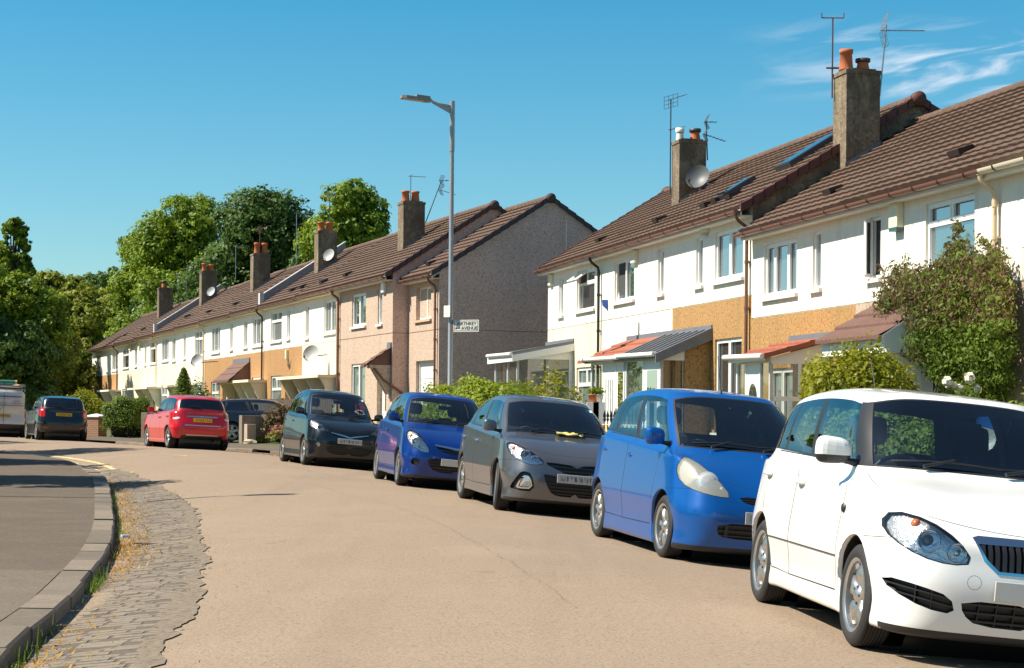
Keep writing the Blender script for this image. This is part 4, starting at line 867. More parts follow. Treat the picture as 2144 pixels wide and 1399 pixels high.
    def arch(s, ax):
        R = s.p['ar']; zc = s.p['tr']+.01; s.cut(circ(ax, zc, R, 34), 'side', None, only=tuple(range(len(s.regs))))
        for f in [f for f in s.bm.faces if (f.calc_center_median()-Vector((ax, f.calc_center_median().y, zc))).length < R-.004 and f.calc_center_median().y > .3]: s.bm.faces.remove(f)
        ed = [e for e in s.bm.edges if e.is_boundary and all(abs(math.hypot(v.co.x-ax, v.co.z-zc)-R) < .004 and v.co.y > .3 for v in e.verts)]
        for dy, g in ((-.03, 0), (-.16, 1)):
            res = bmesh.ops.extrude_edge_only(s.bm, edges=ed); nv = [g_ for g_ in res['geom'] if isinstance(g_, bmesh.types.BMVert)]
            for v in nv: v.co.y += dy; v[s.nl] = Vector((ax-v.co.x, 0, zc-v.co.z)).normalized()
            ed = [g_ for g_ in res['geom'] if isinstance(g_, bmesh.types.BMEdge) and g_.is_boundary and all(v in nv for v in g_.verts)]
            for f in [g_ for g_ in res['geom'] if isinstance(g_, bmesh.types.BMFace)]: f[s.il] = g
    def part(s, names, obj, mats, parent, both=True, side=None, off=0.0, thick=0.0, matmap=None, smooth=True, inner=None):
        """collect regions into one object; both mirrors it across the car, side=+1/-1 builds one side only"""
        ids = {s.regs.index(n): (matmap or {}).get(n, 0) for n in names if n in s.regs}; vs, ns, fs, ms, mp = [], [], [], [], {}
        faces = [f for f in s.bm.faces if f[s.il] in ids]
        if not faces: return None
        for sg in ((1, -1) if both else (side,)):
            for f in faces:
                idx = []
                for v in f.verts:
                    key = (v, 1 if (both and abs(v.co.y) < 1e-4) else sg)
                    if key not in mp:
                        mp[key] = len(vs); n = v[s.nl]; q = v.co+n*off; vs.append((q.x, q.y*sg, q.z)); ns.append((n.x, n.y*sg, n.z))
                    idx.append(mp[key])
                fs.append(idx if sg > 0 else idx[::-1]); ms.append(ids[f[s.il]])
        n0 = len(vs); nf = len(fs)
        if thick or inner is not None:
            t = thick or .02
            vs += [(a[0]-n[0]*t, a[1]-n[1]*t, a[2]-n[2]*t) for a, n in zip(vs, ns)]; ns += [(-a, -b, -c) for a, b, c in ns]
            cnt = {}
            for f in fs[:nf]:
                for k in range(len(f)): cnt[(f[k], f[(k+1) % len(f)])] = 1
            im = inner if inner is not None else None
            for k in range(nf): fs.append([i+n0 for i in fs[k][::-1]]); ms.append(im if im is not None else ms[k])
            if inner is None:
                for (a, b) in list(cnt):
                    if (b, a) not in cnt: fs.append([b, a, a+n0, b+n0]); ms.append(ms[0])
        me = bpy.data.meshes.new(obj); me.from_pydata(vs, [], fs)
        for m in mats: me.materials.append(m)
        me.polygons.foreach_set('material_index', ms); me.polygons.foreach_set('use_smooth', [smooth]*len(fs)); me.update()
        if smooth: me.normals_split_custom_set_from_vertices([Vector(n).normalized() if Vector(n).length > 1e-6 else Vector((0, 0, 1)) for n in ns])
        o = bpy.data.objects.new(obj, me); COL.objects.link(o); o.parent = parent; return o
def make_wheel(parent, x, y, R, wd, spokes, style, side, steer=0.0, col=None):
    w = empty('wheel', (x, y, R), 0, parent=parent); w.rotation_euler = (0, 0, steer); rr = .735*R
    t = MB(); h = wd/2; s = side
    prof = [(rr-.012, -h*.78), (rr, -h*.92), (rr+.03, -h), (R-.03, -h*.98), (R-.008, -h*.82)]
    for k in range(-3, 4):
        z = h*.22*k; prof += [(R, z-h*.07), (R, z+h*.07), (R-.009, z+h*.08), (R-.009, z+h*.135)]
    prof += [(R-.008, h*.82), (R-.03, h*.98), (rr+.03, h), (rr, h*.92), (rr-.012, h*.78)]
    t.lathe([(a, b) for a, b in prof], 44, 'y'); t.build('tyre', M_TYRE, w)
    r = MB(); r.lathe([(rr+.004, s*h*.90), (rr-.006, s*h*.95), (rr-.022, s*h*.80)], 40, 'y', mat=0); r.lathe([(rr-.022, s*h*.80), (rr-.03, s*h*.35), (rr-.035, -s*h*.6)], 40, 'y', mat=4)
    r.lathe([(rr-.03, -s*h*.1), (.0, -s*h*.1)], 24, 'y', mat=1); r.lathe([(rr*.60, s*h*.0), (rr*.60, s*h*.08), (.05, s*h*.1)], 24, 'y', mat=3)   # brake disc
    fo = s*h*.72
    r.lathe([(.0, fo+s*.012), (.028, fo+s*.012), (.034, fo+s*.006), (.062, fo-s*.004), (.075, fo-s*.03), (.075, fo-s*.05)], 20, 'y', mat=0)
    def spoke(a0, w0, w1, bow=.0):
        n = 5; vs = []
        for k in range(n+1):
            q = k/n; rad = .05+(rr-.022-.05)*q; ww = w0+(w1-w0)*q; yo = fo+s*(-.022+.026*math.sin(math.pi*min(1, q*.9+.12)))
            for (dw, dy) in ((-1, -.03), (-.8, 0), (.8, 0), (1, -.03)):
                px, pz = rad, dw*ww+bow*math.sin(math.pi*q); vs.append((px*math.cos(a0)-pz*math.sin(a0), yo+s*dy, px*math.sin(a0)+pz*math.cos(a0)))
        r.put(vs, [(4*k+i, 4*k+i+1, 4*k+i+5, 4*k+i+4) for k in range(n) for i in range(3)], 0, True)
    for k in range(spokes):
        a = 2*math.pi*k/spokes+.3
        if style == 'wide': spoke(a, .042, .064)
        elif style == 'twin': spoke(a-.12, .015, .020); spoke(a+.12, .015, .020)
        elif style == 'cover': spoke(a, .03, .055)
        else: spoke(a, .020, .026)
    for k in range(5):
        a = 2*math.pi*k/5; r.lathe([(.009, -.004), (.009, .006), (0, .007)], 6, 'y', (.05*math.cos(a), fo, .05*math.sin(a)), mat=1)
    r.build('rim', [col or M_RIM, M_RIMD, M_STEEL, mat('brake_disc', (.10, .095, .09), .4, .6), mat('rim_barrel', (.20, .20, .20), .4, .7)], w)
    return w
def lamp_innards(B, o, name, parent_obj):
    return None
def make_car(name, p, label, paint, pos, head, up, group=None):
    """pos: ground point under the car centre, head: heading vector, up: ground normal"""
    B = Body(p); hx = Vector(head).normalized(); upv = Vector(up).normalized(); ly = upv.cross(hx).normalized(); hx = ly.cross(upv)
    root = empty(name, (0, 0, 0), 0, label, p.get('cat', 'car'), group)
    root.matrix_world = Matrix(((hx.x, ly.x, upv.x, pos[0]), (hx.y, ly.y, upv.y, pos[1]), (hx.z, ly.z, upv.z, pos[2]), (0, 0, 0, 1)))
    xa, xb, Wd, H, L, tr = B.xa, B.xb, p['W'], p['H'], p['L'], p['tr']; hw = Wd/2; S = B.S
    # ---- doors: outline, dark gap, then the panel itself
    a0, a1, b0, b1, q0, q1, e0, e1 = B.cl; bp = lambda c: S.pt(7.03, c)[0]
    xm = S.pt(7.03, (b0+b1)/2)[0].x; xf0 = xa-p['ar']-.06; zb = p.get('doorz', .29)
    fd = [(xf0, zb+.05), (xf0-.02, zb), (xm, zb-.01), (xm, bp((b0+b1)/2).z-.004), (bp(a1).x-.02, bp(a1).z-.004), (xf0+.0, bp(a1).z-.16)]
    rdx = xb+.10; rd = [(xm-.008, zb-.01), (xm-.008, bp(b1).z-.004), (bp(q0).x-.16, bp(q0).z-.004), (rdx-.16, tr+.5), (rdx, zb+.35), (xb+p['ar']+.02, zb)]
    if p.get('van'): rd = None
    for nm, poly in (('front_door', fd), ('rear_door', rd)):
        if not poly: continue
        poly = hull(poly); g = B.cut(grow(poly, .0055), 'side', 'gap', only=(0,)); B.cut(grow(poly, -.004), 'side', nm, only=(2,))
        if p.get('sidemould'):
            z0, z1 = p['sidemould']; B.cut([(min(a for a, b in poly)+.02, z0), (max(a for a, b in poly)-.0, z0), (max(a for a, b in poly)-.0, z1), (min(a for a, b in poly)+.02, z1)], 'side', 'mould', only=(B.reg(nm),))
    # ---- bonnet / tailgate shut lines
    for view, poly in p.get('seams', []): B.cut(poly, view, 'gap', only=(0,))
    zs_ = p.get('seamz', .66); B.cut([(xa+.15, zs_), (L/2-.16, zs_+.03), (L/2-.16, zs_+.0345), (xa+.15, zs_+.0045)], 'side', 'gap', only=(0,))
    feats = p['feats']
    for nm, view, poly, *o in feats:
        pl = soften(hull(poly), 1) if not (o and o[0] == 'sharp') else poly
        if nm in ('headlight', 'taillight', 'fog_lamp'): B.cut(grow(hull(pl), .006), view, 'gap', only=(0, 1, 2))
        host = {'grille_bar': 'grille', 'lower_bar': 'lower_grille', 'fog_bar': 'fog_recess', 'fog_lamp': None}.get(nm)
        B.cut(pl, view, nm, only=(B.reg(host),) if host else tuple(range(len(B.regs))))
    if p.get('sills'): B.cut([(xb+.2, .1), (xa-.2, .1), (xa-.2, p['sills']), (xb+.2, p['sills'])], 'side', 'black', only=(0,))
    for ax in (xa, xb): B.arch(ax)
    bm = B.bm
    body = B.part(['paint', 'black', 'gap'], 'body', [paint, p.get('trim', M_BLK), M_GAP, M_LIN], root, matmap={'black': 1, 'gap': 2}, inner=3)
    hm = p.get('handle', paint)
    for nm in ('front_door', 'rear_door'):
        for sg in (1, -1):
            d = B.part([nm], 'door', [paint, M_LIN], root, both=False, side=sg, inner=1)
            if not d: continue
            xs = [v.co.x for v in d.data.vertices]; xh = min(xs)+(.13 if nm == 'front_door' else .20); 
            if nm == 'rear_door': xh = bp(q0).x-.02
            zh = p.get('handlez', S.pt(7.03, 7)[0].z-.17) + (xm-xh)*.03
            best = min((v for v in d.data.vertices), key=lambda v: (v.co.x-xh)**2+(v.co.z-zh)**2); yh = best.co.y
            h = MB(); pts = [(xh-.09+.18*k/8, yh+sg*(.004+.026*math.sin(math.pi*k/8)), zh-.012*(k/8)) for k in range(9)]
            h.tube(pts, [.012, .017, .019, .020, .020, .019, .019, .017, .012], 8); h.build('handle', hm, d)
    B.part(['mould'], 'side_moulding', [M_BLK], root, off=.008, thick=.012)
    for nm, o_, g in (('windscreen', 'windscreen', G_CAR), ('tailgate_window', 'rear_window', p.get('rglass', G_CAR))): B.part([nm], o_, [g], root)
    for nm in ('front_window', 'rear_window', 'quarter_window'):
        for sg in (1, -1): B.part([nm], 'side_window', [p.get('rglass', G_CAR) if nm != 'front_window' else G_CAR], root, both=False, side=sg)
    # ---- lamps
    for sg in (1, -1):
        hl = B.part(['headlight'], 'headlight', [p.get('lens', M_LENS)], root, both=False, side=sg, off=.002)
        if hl:
            B.part(['headlight'], 'reflector', [p.get('reflector', M_REFL)], hl, both=False, side=sg, off=-.022)
            for (yy, zz, rad, kind) in p['bulbs']:
                vb_ = min(hl.data.vertices, key=lambda q: (q.co.y-sg*yy)**2+(q.co.z-zz)**2); m = MB(); nn = Vector(vb_.normal); nn = (nn+Vector((1, 0, 0))).normalized(); m.M = Matrix.Translation(vb_.co-nn*.012) @ nn.to_track_quat('X', 'Z').to_matrix().to_4x4(); c = (0, 0, 0)
                if kind == 'disc': m.lathe([(0, .012), (rad*.55, .008), (rad*.86, -.004), (rad*.9, -.01), (rad, -.006), (rad*1.04, -.012)], 22, 'x', c, 3)
                elif kind == 'amber': m.lathe([(0, .004), (rad*.6, .0), (rad, -.025)], 16, 'x', c, 0)
                else: m.lathe([(rad*1.08, -.012), (rad*1.15, .0), (rad, .004), (rad*.96, -.02), (rad*.8, -.04)], 22, 'x', c, 1); m.lathe([(0, .0), (rad*.35, -.004), (rad*.62, -.018), (rad*.72, -.04)], 18, 'x', c, 2 if kind == 'lens' else 1)
                m.build('indicator' if kind == 'amber' else 'bulb_housing', [M_ORANGE, M_CHR, mat('projector_lens', (.08, .09, .1), .03, coat=1.0), mat('lamp_bowl', (.78, .77, .72), .12, .5)], hl)
        tl = B.part(['taillight'], 'taillight', [M_RED, M_CLEAR], root, both=False, side=sg, off=.006, thick=.012)
        if tl: B.part(['reverse_lamp'], 'reverse_lamp', [M_CLEAR], tl, both=False, side=sg, off=.006, thick=.01)
        B.part(['reflector_red'], 'rear_reflector', [M_RED], root, both=False, side=sg, off=.003, thick=.01)
        fg = B.part(['fog_recess'], 'fog_grille', [M_BLK], root, both=False, side=sg, off=-.03)
        if fg:
            B.part(['fog_bar'], 'fog_bar', [p.get('barmat', M_BLK)], fg, both=False, side=sg, off=.0, thick=.02)
            B.part(['fog_trim'], 'fog_trim', [M_CHR], fg, both=False, side=sg, off=.002, thick=.01)
        fl = B.part(['fog_lamp'], 'fog_lamp', [M_LENS], root, both=False, side=sg)
        if fl: B.part(['fog_lamp'], 'reflector', [M_REFL], fl, both=False, side=sg, off=-.03)
    for nm, o_, mt, off, th in (('grille', 'grille', M_BLK, -.03, 0), ('lower_grille', 'lower_grille', M_BLK, -.035, 0), ('diffuser', 'lower_bumper', p.get('diffmat', M_BLK), .001, .01)):
        g = B.part([nm], o_, [mt], root, off=off, thick=th)
        if g and nm == 'grille': B.part(['grille_bar'], 'grille_bar', [p.get('gbarmat', M_BLK)], g, off=.0, thick=.025)
        if g and nm == 'lower_grille': B.part(['lower_bar'], 'grille_bar', [p.get('barmat', M_BLK)], g, off=-.004, thick=.02)
    B.part(['chrome'], 'chrome_strip', [M_CHR], root, off=.004, thick=.012); B.part(['silver_strip'], 'bumper_strip', [mat('silver_trim', (.55, .55, .56), .3, .6)], root, off=.002, thick=.01)
    # ---- number plates (their text is blurred in the photograph)
    for fx, z, m in p['plates']:
        c = [q for q in np.linspace(.5, 6.5, 241)]; cc = 0.0 if fx > 0 else 14.0; bz = min(c, key=lambda r: abs(S.pt(r, cc)[0].z-z)); q, n = S.pt(bz, cc)
        pl = MB(); pl.box(-.004, .004, -.26, .26, -.056, .056, bev=.0035); o = pl.build('number_plate', m, root)
        o.location = q+n*.022; o.rotation_euler = (0, (-1 if fx > 0 else 1)*math.atan2(n.z, abs(n.x)), 0)
    # ---- mirrors, wipers, aerial
    mz, mx_ = bp(a1).z, bp(a1).x
    for sg in (1, -1):
        yb = S.pt(7.03, a1)[0].y; bmm = bmesh.new(); bmesh.ops.create_uvsphere(bmm, u_segments=20, v_segments=14, radius=1)
        mh = p.get('mirror', (.065, .10, .075))
        for v in bmm.verts:
            x, y, z = v.co; sx = 1 if x > 0 else .35
            q = lambda t, k=.62: math.copysign(abs(t)**k, t)
            v.co = Vector((q(x)*mh[0]*sx, q(y)*mh[1], q(z, .7)*mh[2]*(1-.18*y*(-sg))))
        m = MB(); m.M = Matrix.Translation((mx_-.06, sg*(yb+.15), mz+.08)); bmm.verts.index_update()
        for f in bmm.faces:
            cz = f.calc_center_median(); m.put([v.co for v in f.verts], [tuple(range(len(f.verts)))], 1 if (cz.z < -.25*mh[2] and p.get('mirror2', 1)) else 0, True)
        bmm.free(); ob = m.build('wing_mirror', [p.get('mirrorcol', paint), M_BLK, M_CHR], root)
        m2 = MB(); m2.tube([(mx_-.045, sg*(yb-.02), mz+.01), (mx_-.05, sg*(yb+.05), mz+.02), (mx_-.05, sg*(yb+.10), mz+.03)], [.028, .02, .024], 8); m2.build('mirror_arm', M_BLK, ob)
    for (c0, c1, r1) in ((1.5, .15, 7.42), (.35, 2.35, 7.32)) if p.get('wipers', 1) else ():
        sgn = -1 if c0 == 1.5 else 1
        def wp(c, r, l=.02):
            q, n = S.pt(r, abs(c)); return Vector((q.x, q.y*(-1 if c < 0 else 1), q.z))+Vector((n.x, n.y*(-1 if c < 0 else 1), n.z))*l
        b = MB(); A = wp(-c0 if sgn < 0 else c0*1, 7.0, .03); Bp = wp(-.75 if sgn < 0 else 1.35, 7.22, .05); b.tube([A, Bp], [.014, .008], 6)
        cs_ = np.linspace(-2.2 if sgn < 0 else .35, .35 if sgn < 0 else 2.45, 9); b.tube([wp(c, 7.16+(.06*math.sin((c-cs_[0])/(cs_[-1]-cs_[0])*math.pi)), .024) for c in cs_], .0085, 5); b.build('wiper', M_BLK, root)
    if p.get('rwiper'):
        b = MB(); pts = []
        for c, r in ((13.95, 7.1), (13.7, 7.5), (13.2, 7.62), (12.7, 7.55)):
            q, n = S.pt(r, c); pts.append(q+n*.02)
        b.tube(pts, [.014, .009, .008, .006], 5); b.build('rear_wiper', M_BLK, root)
    if p.get('aerial'):
        q, n = S.pt(12, p['aerial'][0]); b = MB(); b.tube([q+Vector((0, 0, -.01)), q+Vector((-.02, 0, .03))], [.022, .012], 8); b.tube([q+Vector((-.015, 0, .02)), q+Vector((-.015+p['aerial'][1]*.9, 0, .02+p['aerial'][2]))], .004, 5); b.build('aerial', M_BLK, root)
    if p.get('sticker'):
        q, n = S.pt(8.72, p['sticker']); t_ = MB(); w_ = n.cross(Vector((0, 1, 0))).normalized(); vv = [q-n*.004+Vector((0, a_*.05, 0))+w_*b_*.04 for a_, b_ in ((-1, -1), (1, -1), (1, 1), (-1, 1))]; t_.put(vv, [(0, 1, 2, 3)]); t_.build('windscreen_sticker', M_STK, root)
    # ---- wheels and underside
    st = p.get('steer', 0)
    for x, s_ in ((xa, st), (xb, 0)):
        for sg in (1, -1): make_wheel(root, x, sg*(hw-p.get('tw', .19)/2-.012), tr, p.get('tw', .19), p['spokes'][0], p['spokes'][1], sg, s_, p.get('rimcol'))
    u = MB(); u.box(-L/2+.25, L/2-.3, -hw+.27, hw-.27, .17, .36); u.box(xb+p['ar']+.03, xa-p['ar']-.03, -hw+.07, hw-.07, .175, .30)
    for ax in (xa, xb): u.lathe([(p['ar']+.02, -hw+.26), (p['ar']+.02, hw-.26)], 24, 'y', (ax, 0, tr+.02))
    u.tube([(-L/2+.22, -.35, .24), (-L/2+.05, -.35, .23)], .028, 8); u.build('underbody', M_BLK, root)
    # ---- cabin
    i = MB(); wi = hw-.20; fl = .32; xw = L/2-p['cowl'][0]; zc = p['cowl'][1]
    i.box(xb-.2, xa-.15, -wi, wi, fl, fl+.04); i.box(xw-.62, xw-.12, -wi-.02, wi+.02, zc-.22, zc-.055, bev=.05, mat=1); i.box(xw-.60, xw-.30, -.52, -.16, zc-.08, zc+.005, bev=.03, mat=1)
    xs = xw-p.get('seatx', 1.22)
    for y in (-.36, .36):
        i.M = Matrix.Translation((xs, y, fl+.02)); i.box(-.28, .26, -.25, .25, .10, .28, bev=.07); i.M = Matrix.Translation((xs-.24, y, fl+.22)) @ Matrix.Rotation(D2R(-14), 4, 'Y')
        i.box(-.07, .06, -.25, .25, 0, H-fl-.66, bev=.06); i.tube([(0, -.06, H-fl-.68), (0, -.06, H-fl-.55)], .008, 5); i.tube([(0, .06, H-fl-.68), (0, .06, H-fl-.55)], .008, 5); i.box(-.055, .045, -.135, .135, H-fl-.59, H-fl-.39, bev=.05)
    i.M = Matrix.Translation((xb+.10, 0, fl+.1)); i.box(-.2, .3, -wi+.05, wi-.05, .05, .28, bev=.06); i.M = Matrix.Translation((xb-.08, 0, fl+.26)) @ Matrix.Rotation(D2R(-16), 4, 'Y'); i.box(-.08, .06, -wi+.04, wi-.04, 0, .52, bev=.06)
    for y in (-.38, .38): i.box(-.05, .04, y-.13, y+.13, .50, .64, bev=.045)
    i.M = None
    if not p.get('noback'): i.build('seats', [M_SEAT, M_DASH], root)
    sw = MB(); sw.M = Matrix.Translation((xw-.68, -.36, zc-.085)) @ Matrix.Rotation(D2R(-66), 4, 'Y'); sw.tube([(.185*math.cos(2*math.pi*k/24), .185*math.sin(2*math.pi*k/24), 0) for k in range(25)], .015, 8, caps=False); sw.box(-.05, .05, -.17, .17, -.02, .0); sw.build('steering_wheel', M_DASH, root)
    q, n = S.pt(8.62, 0); rm = MB(); rm.M = Matrix.Translation(q-n*.08+Vector((-.05, 0, -.03))); rm.box(-.015, .015, -.12, .12, -.035, .035, bev=.012); rm.build('rear_view_mirror', M_BLK, root)
    bm.free(); return root, B
# ================================================================== the parked cars
def paint(name, col, metal=.0, rough=.35, coat=1.0): return mat(name, col, rough, metal, coat)
P_WHITE = paint('paint_white', (.80, .79, .76)); P_BLUE = paint('paint_bright_blue', (.0, .085, .34), .25, .30, .5); P_DBLUE = paint('paint_deep_blue', (.0, .030, .20), .25, .28, .5)
P_GREY = paint('paint_grey', (.150, .152, .168), .7, .33, .8); P_BLACK = paint('paint_black', (.005, .007, .010), .0, .25, .6); P_RED = paint('paint_red', (.58, .004, .014), .1, .3, .8); P_NAVY = paint('paint_navy', (.010, .015, .028), .3, .3, .6)
def bars_v(name, view, x0, x1, z0, z1, n, w): return [(name, view, [(x0+(x1-x0)*(k+.5)/n-w, z0), (x0+(x1-x0)*(k+.5)/n+w, z0), (x0+(x1-x0)*(k+.5)/n+w, z1), (x0+(x1-x0)*(k+.5)/n-w, z1)], 'sharp') for k in range(n)]
def bars_h(name, view, x0, x1, z0, z1, n, h): return [(name, view, [(x0, z0+(z1-z0)*(k+.5)/n-h), (x1, z0+(z1-z0)*(k+.5)/n-h), (x1, z0+(z1-z0)*(k+.5)/n+h), (x0, z0+(z1-z0)*(k+.5)/n+h)], 'sharp') for k in range(n)]
BASE = dict(L=4.0, W=1.68, H=1.50, fo=.80, wb=2.46, tr=.30, ar=.345, nose=([.14, .07, .015, .0, .035, .13], [.20, .205, .33, .50, .67, .80]), tail=([.22, .12, .03, .0, .05, .10], [.26, .28, .40, .55, .72, .88]),
            shoulder=(.86, .94), belt=(.97, 1.06), cowl=(1.05, 1.02), wtop=(1.78, 1.42), rbase=(.14, 1.04), rtop=(.40, 1.40), plates=[(1, .56, M_PLW)], bulbs=[], feats=[], spokes=(5, 'wide'))
def P(**k): d = dict(BASE); d.update(k); return d
CARS = {}
CARS['white'] = P(L=4.0, W=1.642, H=1.61, fo=.82, wb=2.451, tr=.302, ar=.35, cowl=(.95, 1.07), wtop=(1.50, 1.535), shoulder=(.87, 1.0), belt=(1.06, 1.13), blackA=True, tumble=.235, wrap=(.30, .17), bonnet=.045,
    nose=([.15, .08, .02, .0, .03, .10], [.16, .165, .31, .48, .62, .735]), rtop=(.30, 1.51), rbase=(.14, 1.10), plates=[(1, .455, M_PLB)], bulbs=[(.60, .69, .058, 'lens'), (.47, .645, .048, 'bowl'), (.655, .785, .03, 'amber')], aerial=(13.2, -.28, .30),
    feats=[('headlight', 'front', [(.375, .595), (.50, .575), (.66, .605), (.765, .68), (.79, .76), (.75, .835), (.60, .805), (.46, .71)]),
           ('chrome', 'front', [(-.01, .545), (.24, .545), (.315, .61), (.375, .735), (.34, .745), (-.01, .745)], 'sharp'), ('grille', 'front', [(-.01, .562), (.23, .562), (.298, .62), (.348, .705), (-.01, .71)], 'sharp')]
          +bars_v('grille_bar', 'front', -.02, .34, .562, .705, 9, .0115)
          +[('fog_recess', 'front', [(.45, .30), (.62, .32), (.765, .395), (.80, .47), (.66, .445), (.485, .40)])]+[('fog_bar', 'front', [(.44, .335+k*.04), (.80, .395+k*.04), (.80, .402+k*.04), (.44, .342+k*.04)], 'sharp') for k in range(2)]+[('fog_bar', 'front', [(.58+.08*k, .30), (.584+.08*k, .30), (.59+.08*k, .47), (.586+.08*k, .47)], 'sharp') for k in range(2)]
          +[('lower_grille', 'front', [(-.01, .245), (.32, .25), (.41, .31), (.43, .39), (-.01, .385)])]+bars_h('lower_bar', 'front', -.01, .42, .25, .39, 3, .005)+[('lower_bar', 'front', [(.12+.1*k, .24), (.125+.1*k, .24), (.125+.1*k, .4), (.12+.1*k, .4)], 'sharp') for k in range(3)]
          +[('diffuser', 'front', [(-.01, .13), (.82, .13), (.82, .20), (.5, .19), (-.01, .20)], 'sharp'), ('gap', 'front', circ(.365, .49, .040, 20), 'sharp'), ('paint', 'front', circ(.365, .49, .0375, 20), 'sharp')],
    sidemould=(.50, .5055), seatx=.98, doorz=.29, spokes=(5, 'wide'), mirror=(.07, .115, .085))
CARS['jazz'] = P(L=3.83, W=1.675, H=1.66, fo=.74, wb=2.45, tr=.295, ar=.345, cowl=(.66, 1.05), wtop=(1.46, 1.58), shoulder=(.93, 1.05), belt=(1.05, 1.16), tumble=.27, wrap=(.24, .16), bonnet=.02, cornery=.93, corner=[.20, .22, .25, .28, .30, .36], low=.13,
    nose=([.15, .08, .02, .0, .035, .12], [.13, .135, .29, .46, .59, .69]), rtop=(.30, 1.55), rbase=(.10, 1.14), plates=[(1, .46, M_PLW)], bulbs=[(.60, .755, .10, 'disc'), (.47, .69, .038, 'disc')], aerial=(2.2, -.20, .36), reflector=mat('hazed_reflector', (.72, .70, .62), .4, .1, bump=.2, bscale=20), lens=glassmat('hazed_lens', (.9, .9, .86), .9, base=(.62, .60, .52), trans=.62, glint=.04),
    feats=[('headlight', 'front', [(.375, .635), (.50, .635), (.68, .665), (.775, .73), (.79, .86), (.74, .965), (.66, .955), (.50, .80)]), ('grille', 'front', [(-.01, .575), (.24, .58), (.32, .655), (-.01, .645)]),
           ('lower_grille', 'front', [(-.01, .255), (.42, .26), (.50, .30), (.50, .40), (-.01, .40)])]+bars_h('lower_bar', 'front', -.01, .5, .26, .40, 3, .006)+[('lower_bar', 'front', [(.40, .25), (.43, .25), (.43, .42), (.40, .42)], 'sharp')]+bars_h('grille_bar', 'front', -.01, .32, .575, .655, 4, .004)
          +[('diffuser', 'front', [(-.01, .10), (.83, .10), (.83, .17), (-.01, .175)], 'sharp')], doorz=.29, spokes=(7, 'thin'), tw=.185, mirror=(.075, .10, .085), mirror2=0)
CARS['i30'] = P(L=4.3, W=1.78, H=1.575, fo=.87, wb=2.65, tr=.317, ar=.365, cowl=(1.0, 1.035), wtop=(1.80, 1.49), shoulder=(.90, 1.03), belt=(1.01, 1.12), tumble=.285, wrap=(.25, .16), bonnet=.05, corner=[.22, .24, .28, .31, .34, .42], cornery=.935,
    nose=([.15, .08, .02, .0, .03, .12], [.17, .175, .31, .48, .63, .755]), rtop=(.46, 1.45), rbase=(.14, 1.12), plates=[(1, .495, M_PLW)], bulbs=[(.67, .76, .06, 'lens'), (.53, .70, .045, 'bowl'), (.775, .84, .03, 'amber')],
    feats=[('headlight', 'front', [(.41, .67), (.56, .64), (.70, .66), (.81, .745), (.84, .87), (.80, .905), (.69, .86), (.53, .77)]), ('grille', 'front', [(-.01, .545), (.12, .55), (.30, .62), (.41, .665), (.38, .695), (-.01, .67)]),
           ('lower_grille', 'front', [(-.01, .265), (.24, .265), (.34, .32), (.43, .51), (.41, .54), (.30, .495), (-.01, .48)])]+bars_h('lower_bar', 'front', -.01, .42, .275, .45, 4, .006)+bars_h('grille_bar', 'front', -.01, .36, .565, .665, 2, .006)
          +[('fog_recess', 'front', [(.52, .30), (.78, .30), (.81, .345), (.73, .52), (.68, .555), (.58, .53)]), ('fog_trim', 'front', [(.55, .335), (.74, .325), (.745, .37), (.69, .50), (.60, .495)]), ('fog_lamp', 'front', [(.565, .35), (.725, .34), (.72, .39), (.68, .485), (.605, .48)]), ('diffuser', 'front', [(-.01, .13), (.88, .13), (.88, .205), (-.01, .205)], 'sharp')],
    doorz=.30, spokes=(5, 'twin'), steer=D2R(-9), sticker=2.2, tw=.205, mirror=(.075, .095, .08), handle=M_CHR, mirror2=0)
CARS['i20'] = P(L=3.94, W=1.71, H=1.60, fo=.78, wb=2.525, tr=.30, ar=.345, cowl=(.88, 1.04), wtop=(1.56, 1.51), shoulder=(.91, 1.02), belt=(1.03, 1.12), tumble=.27, wrap=(.33, .19), corner=[.20, .22, .26, .29, .32, .38], cornery=.935,
    nose=([.15, .08, .02, .0, .035, .13], [.17, .175, .31, .49, .64, .765]), rtop=(.36, 1.48), rbase=(.14, 1.10), plates=[(1, .45, M_PLB)], bulbs=[(.67, .75, .06, 'bowl'), (.59, .66, .042, 'bowl'), (.73, .85, .03, 'amber')],
    feats=[('headlight', 'front', [(.44, .585), (.56, .585), (.70, .65), (.785, .76), (.79, .89), (.72, .925), (.63, .88), (.52, .75)]), ('chrome', 'front', [(-.01, .655), (.12, .66), (.36, .705), (.37, .725), (.10, .695), (-.01, .69)], 'sharp'), ('grille', 'front', [(-.01, .575), (.14, .58), (.31, .64), (.36, .705), (.12, .66), (-.01, .655)]),
           ('lower_grille', 'front', [(-.01, .275), (.34, .285), (.45, .38), (.47, .50), (-.01, .48)])]+bars_h('lower_bar', 'front', -.01, .46, .28, .48, 4, .006)+bars_h('grille_bar', 'front', -.01, .33, .58, .65, 2, .006)
          +[('fog_recess', 'front', circ(.66, .42, .062, 20)), ('diffuser', 'front', [(-.01, .13), (.85, .13), (.85, .205), (-.01, .205)], 'sharp')], doorz=.31, spokes=(6, 'wide'), tw=.185, mirror2=0, steer=D2R(-2))
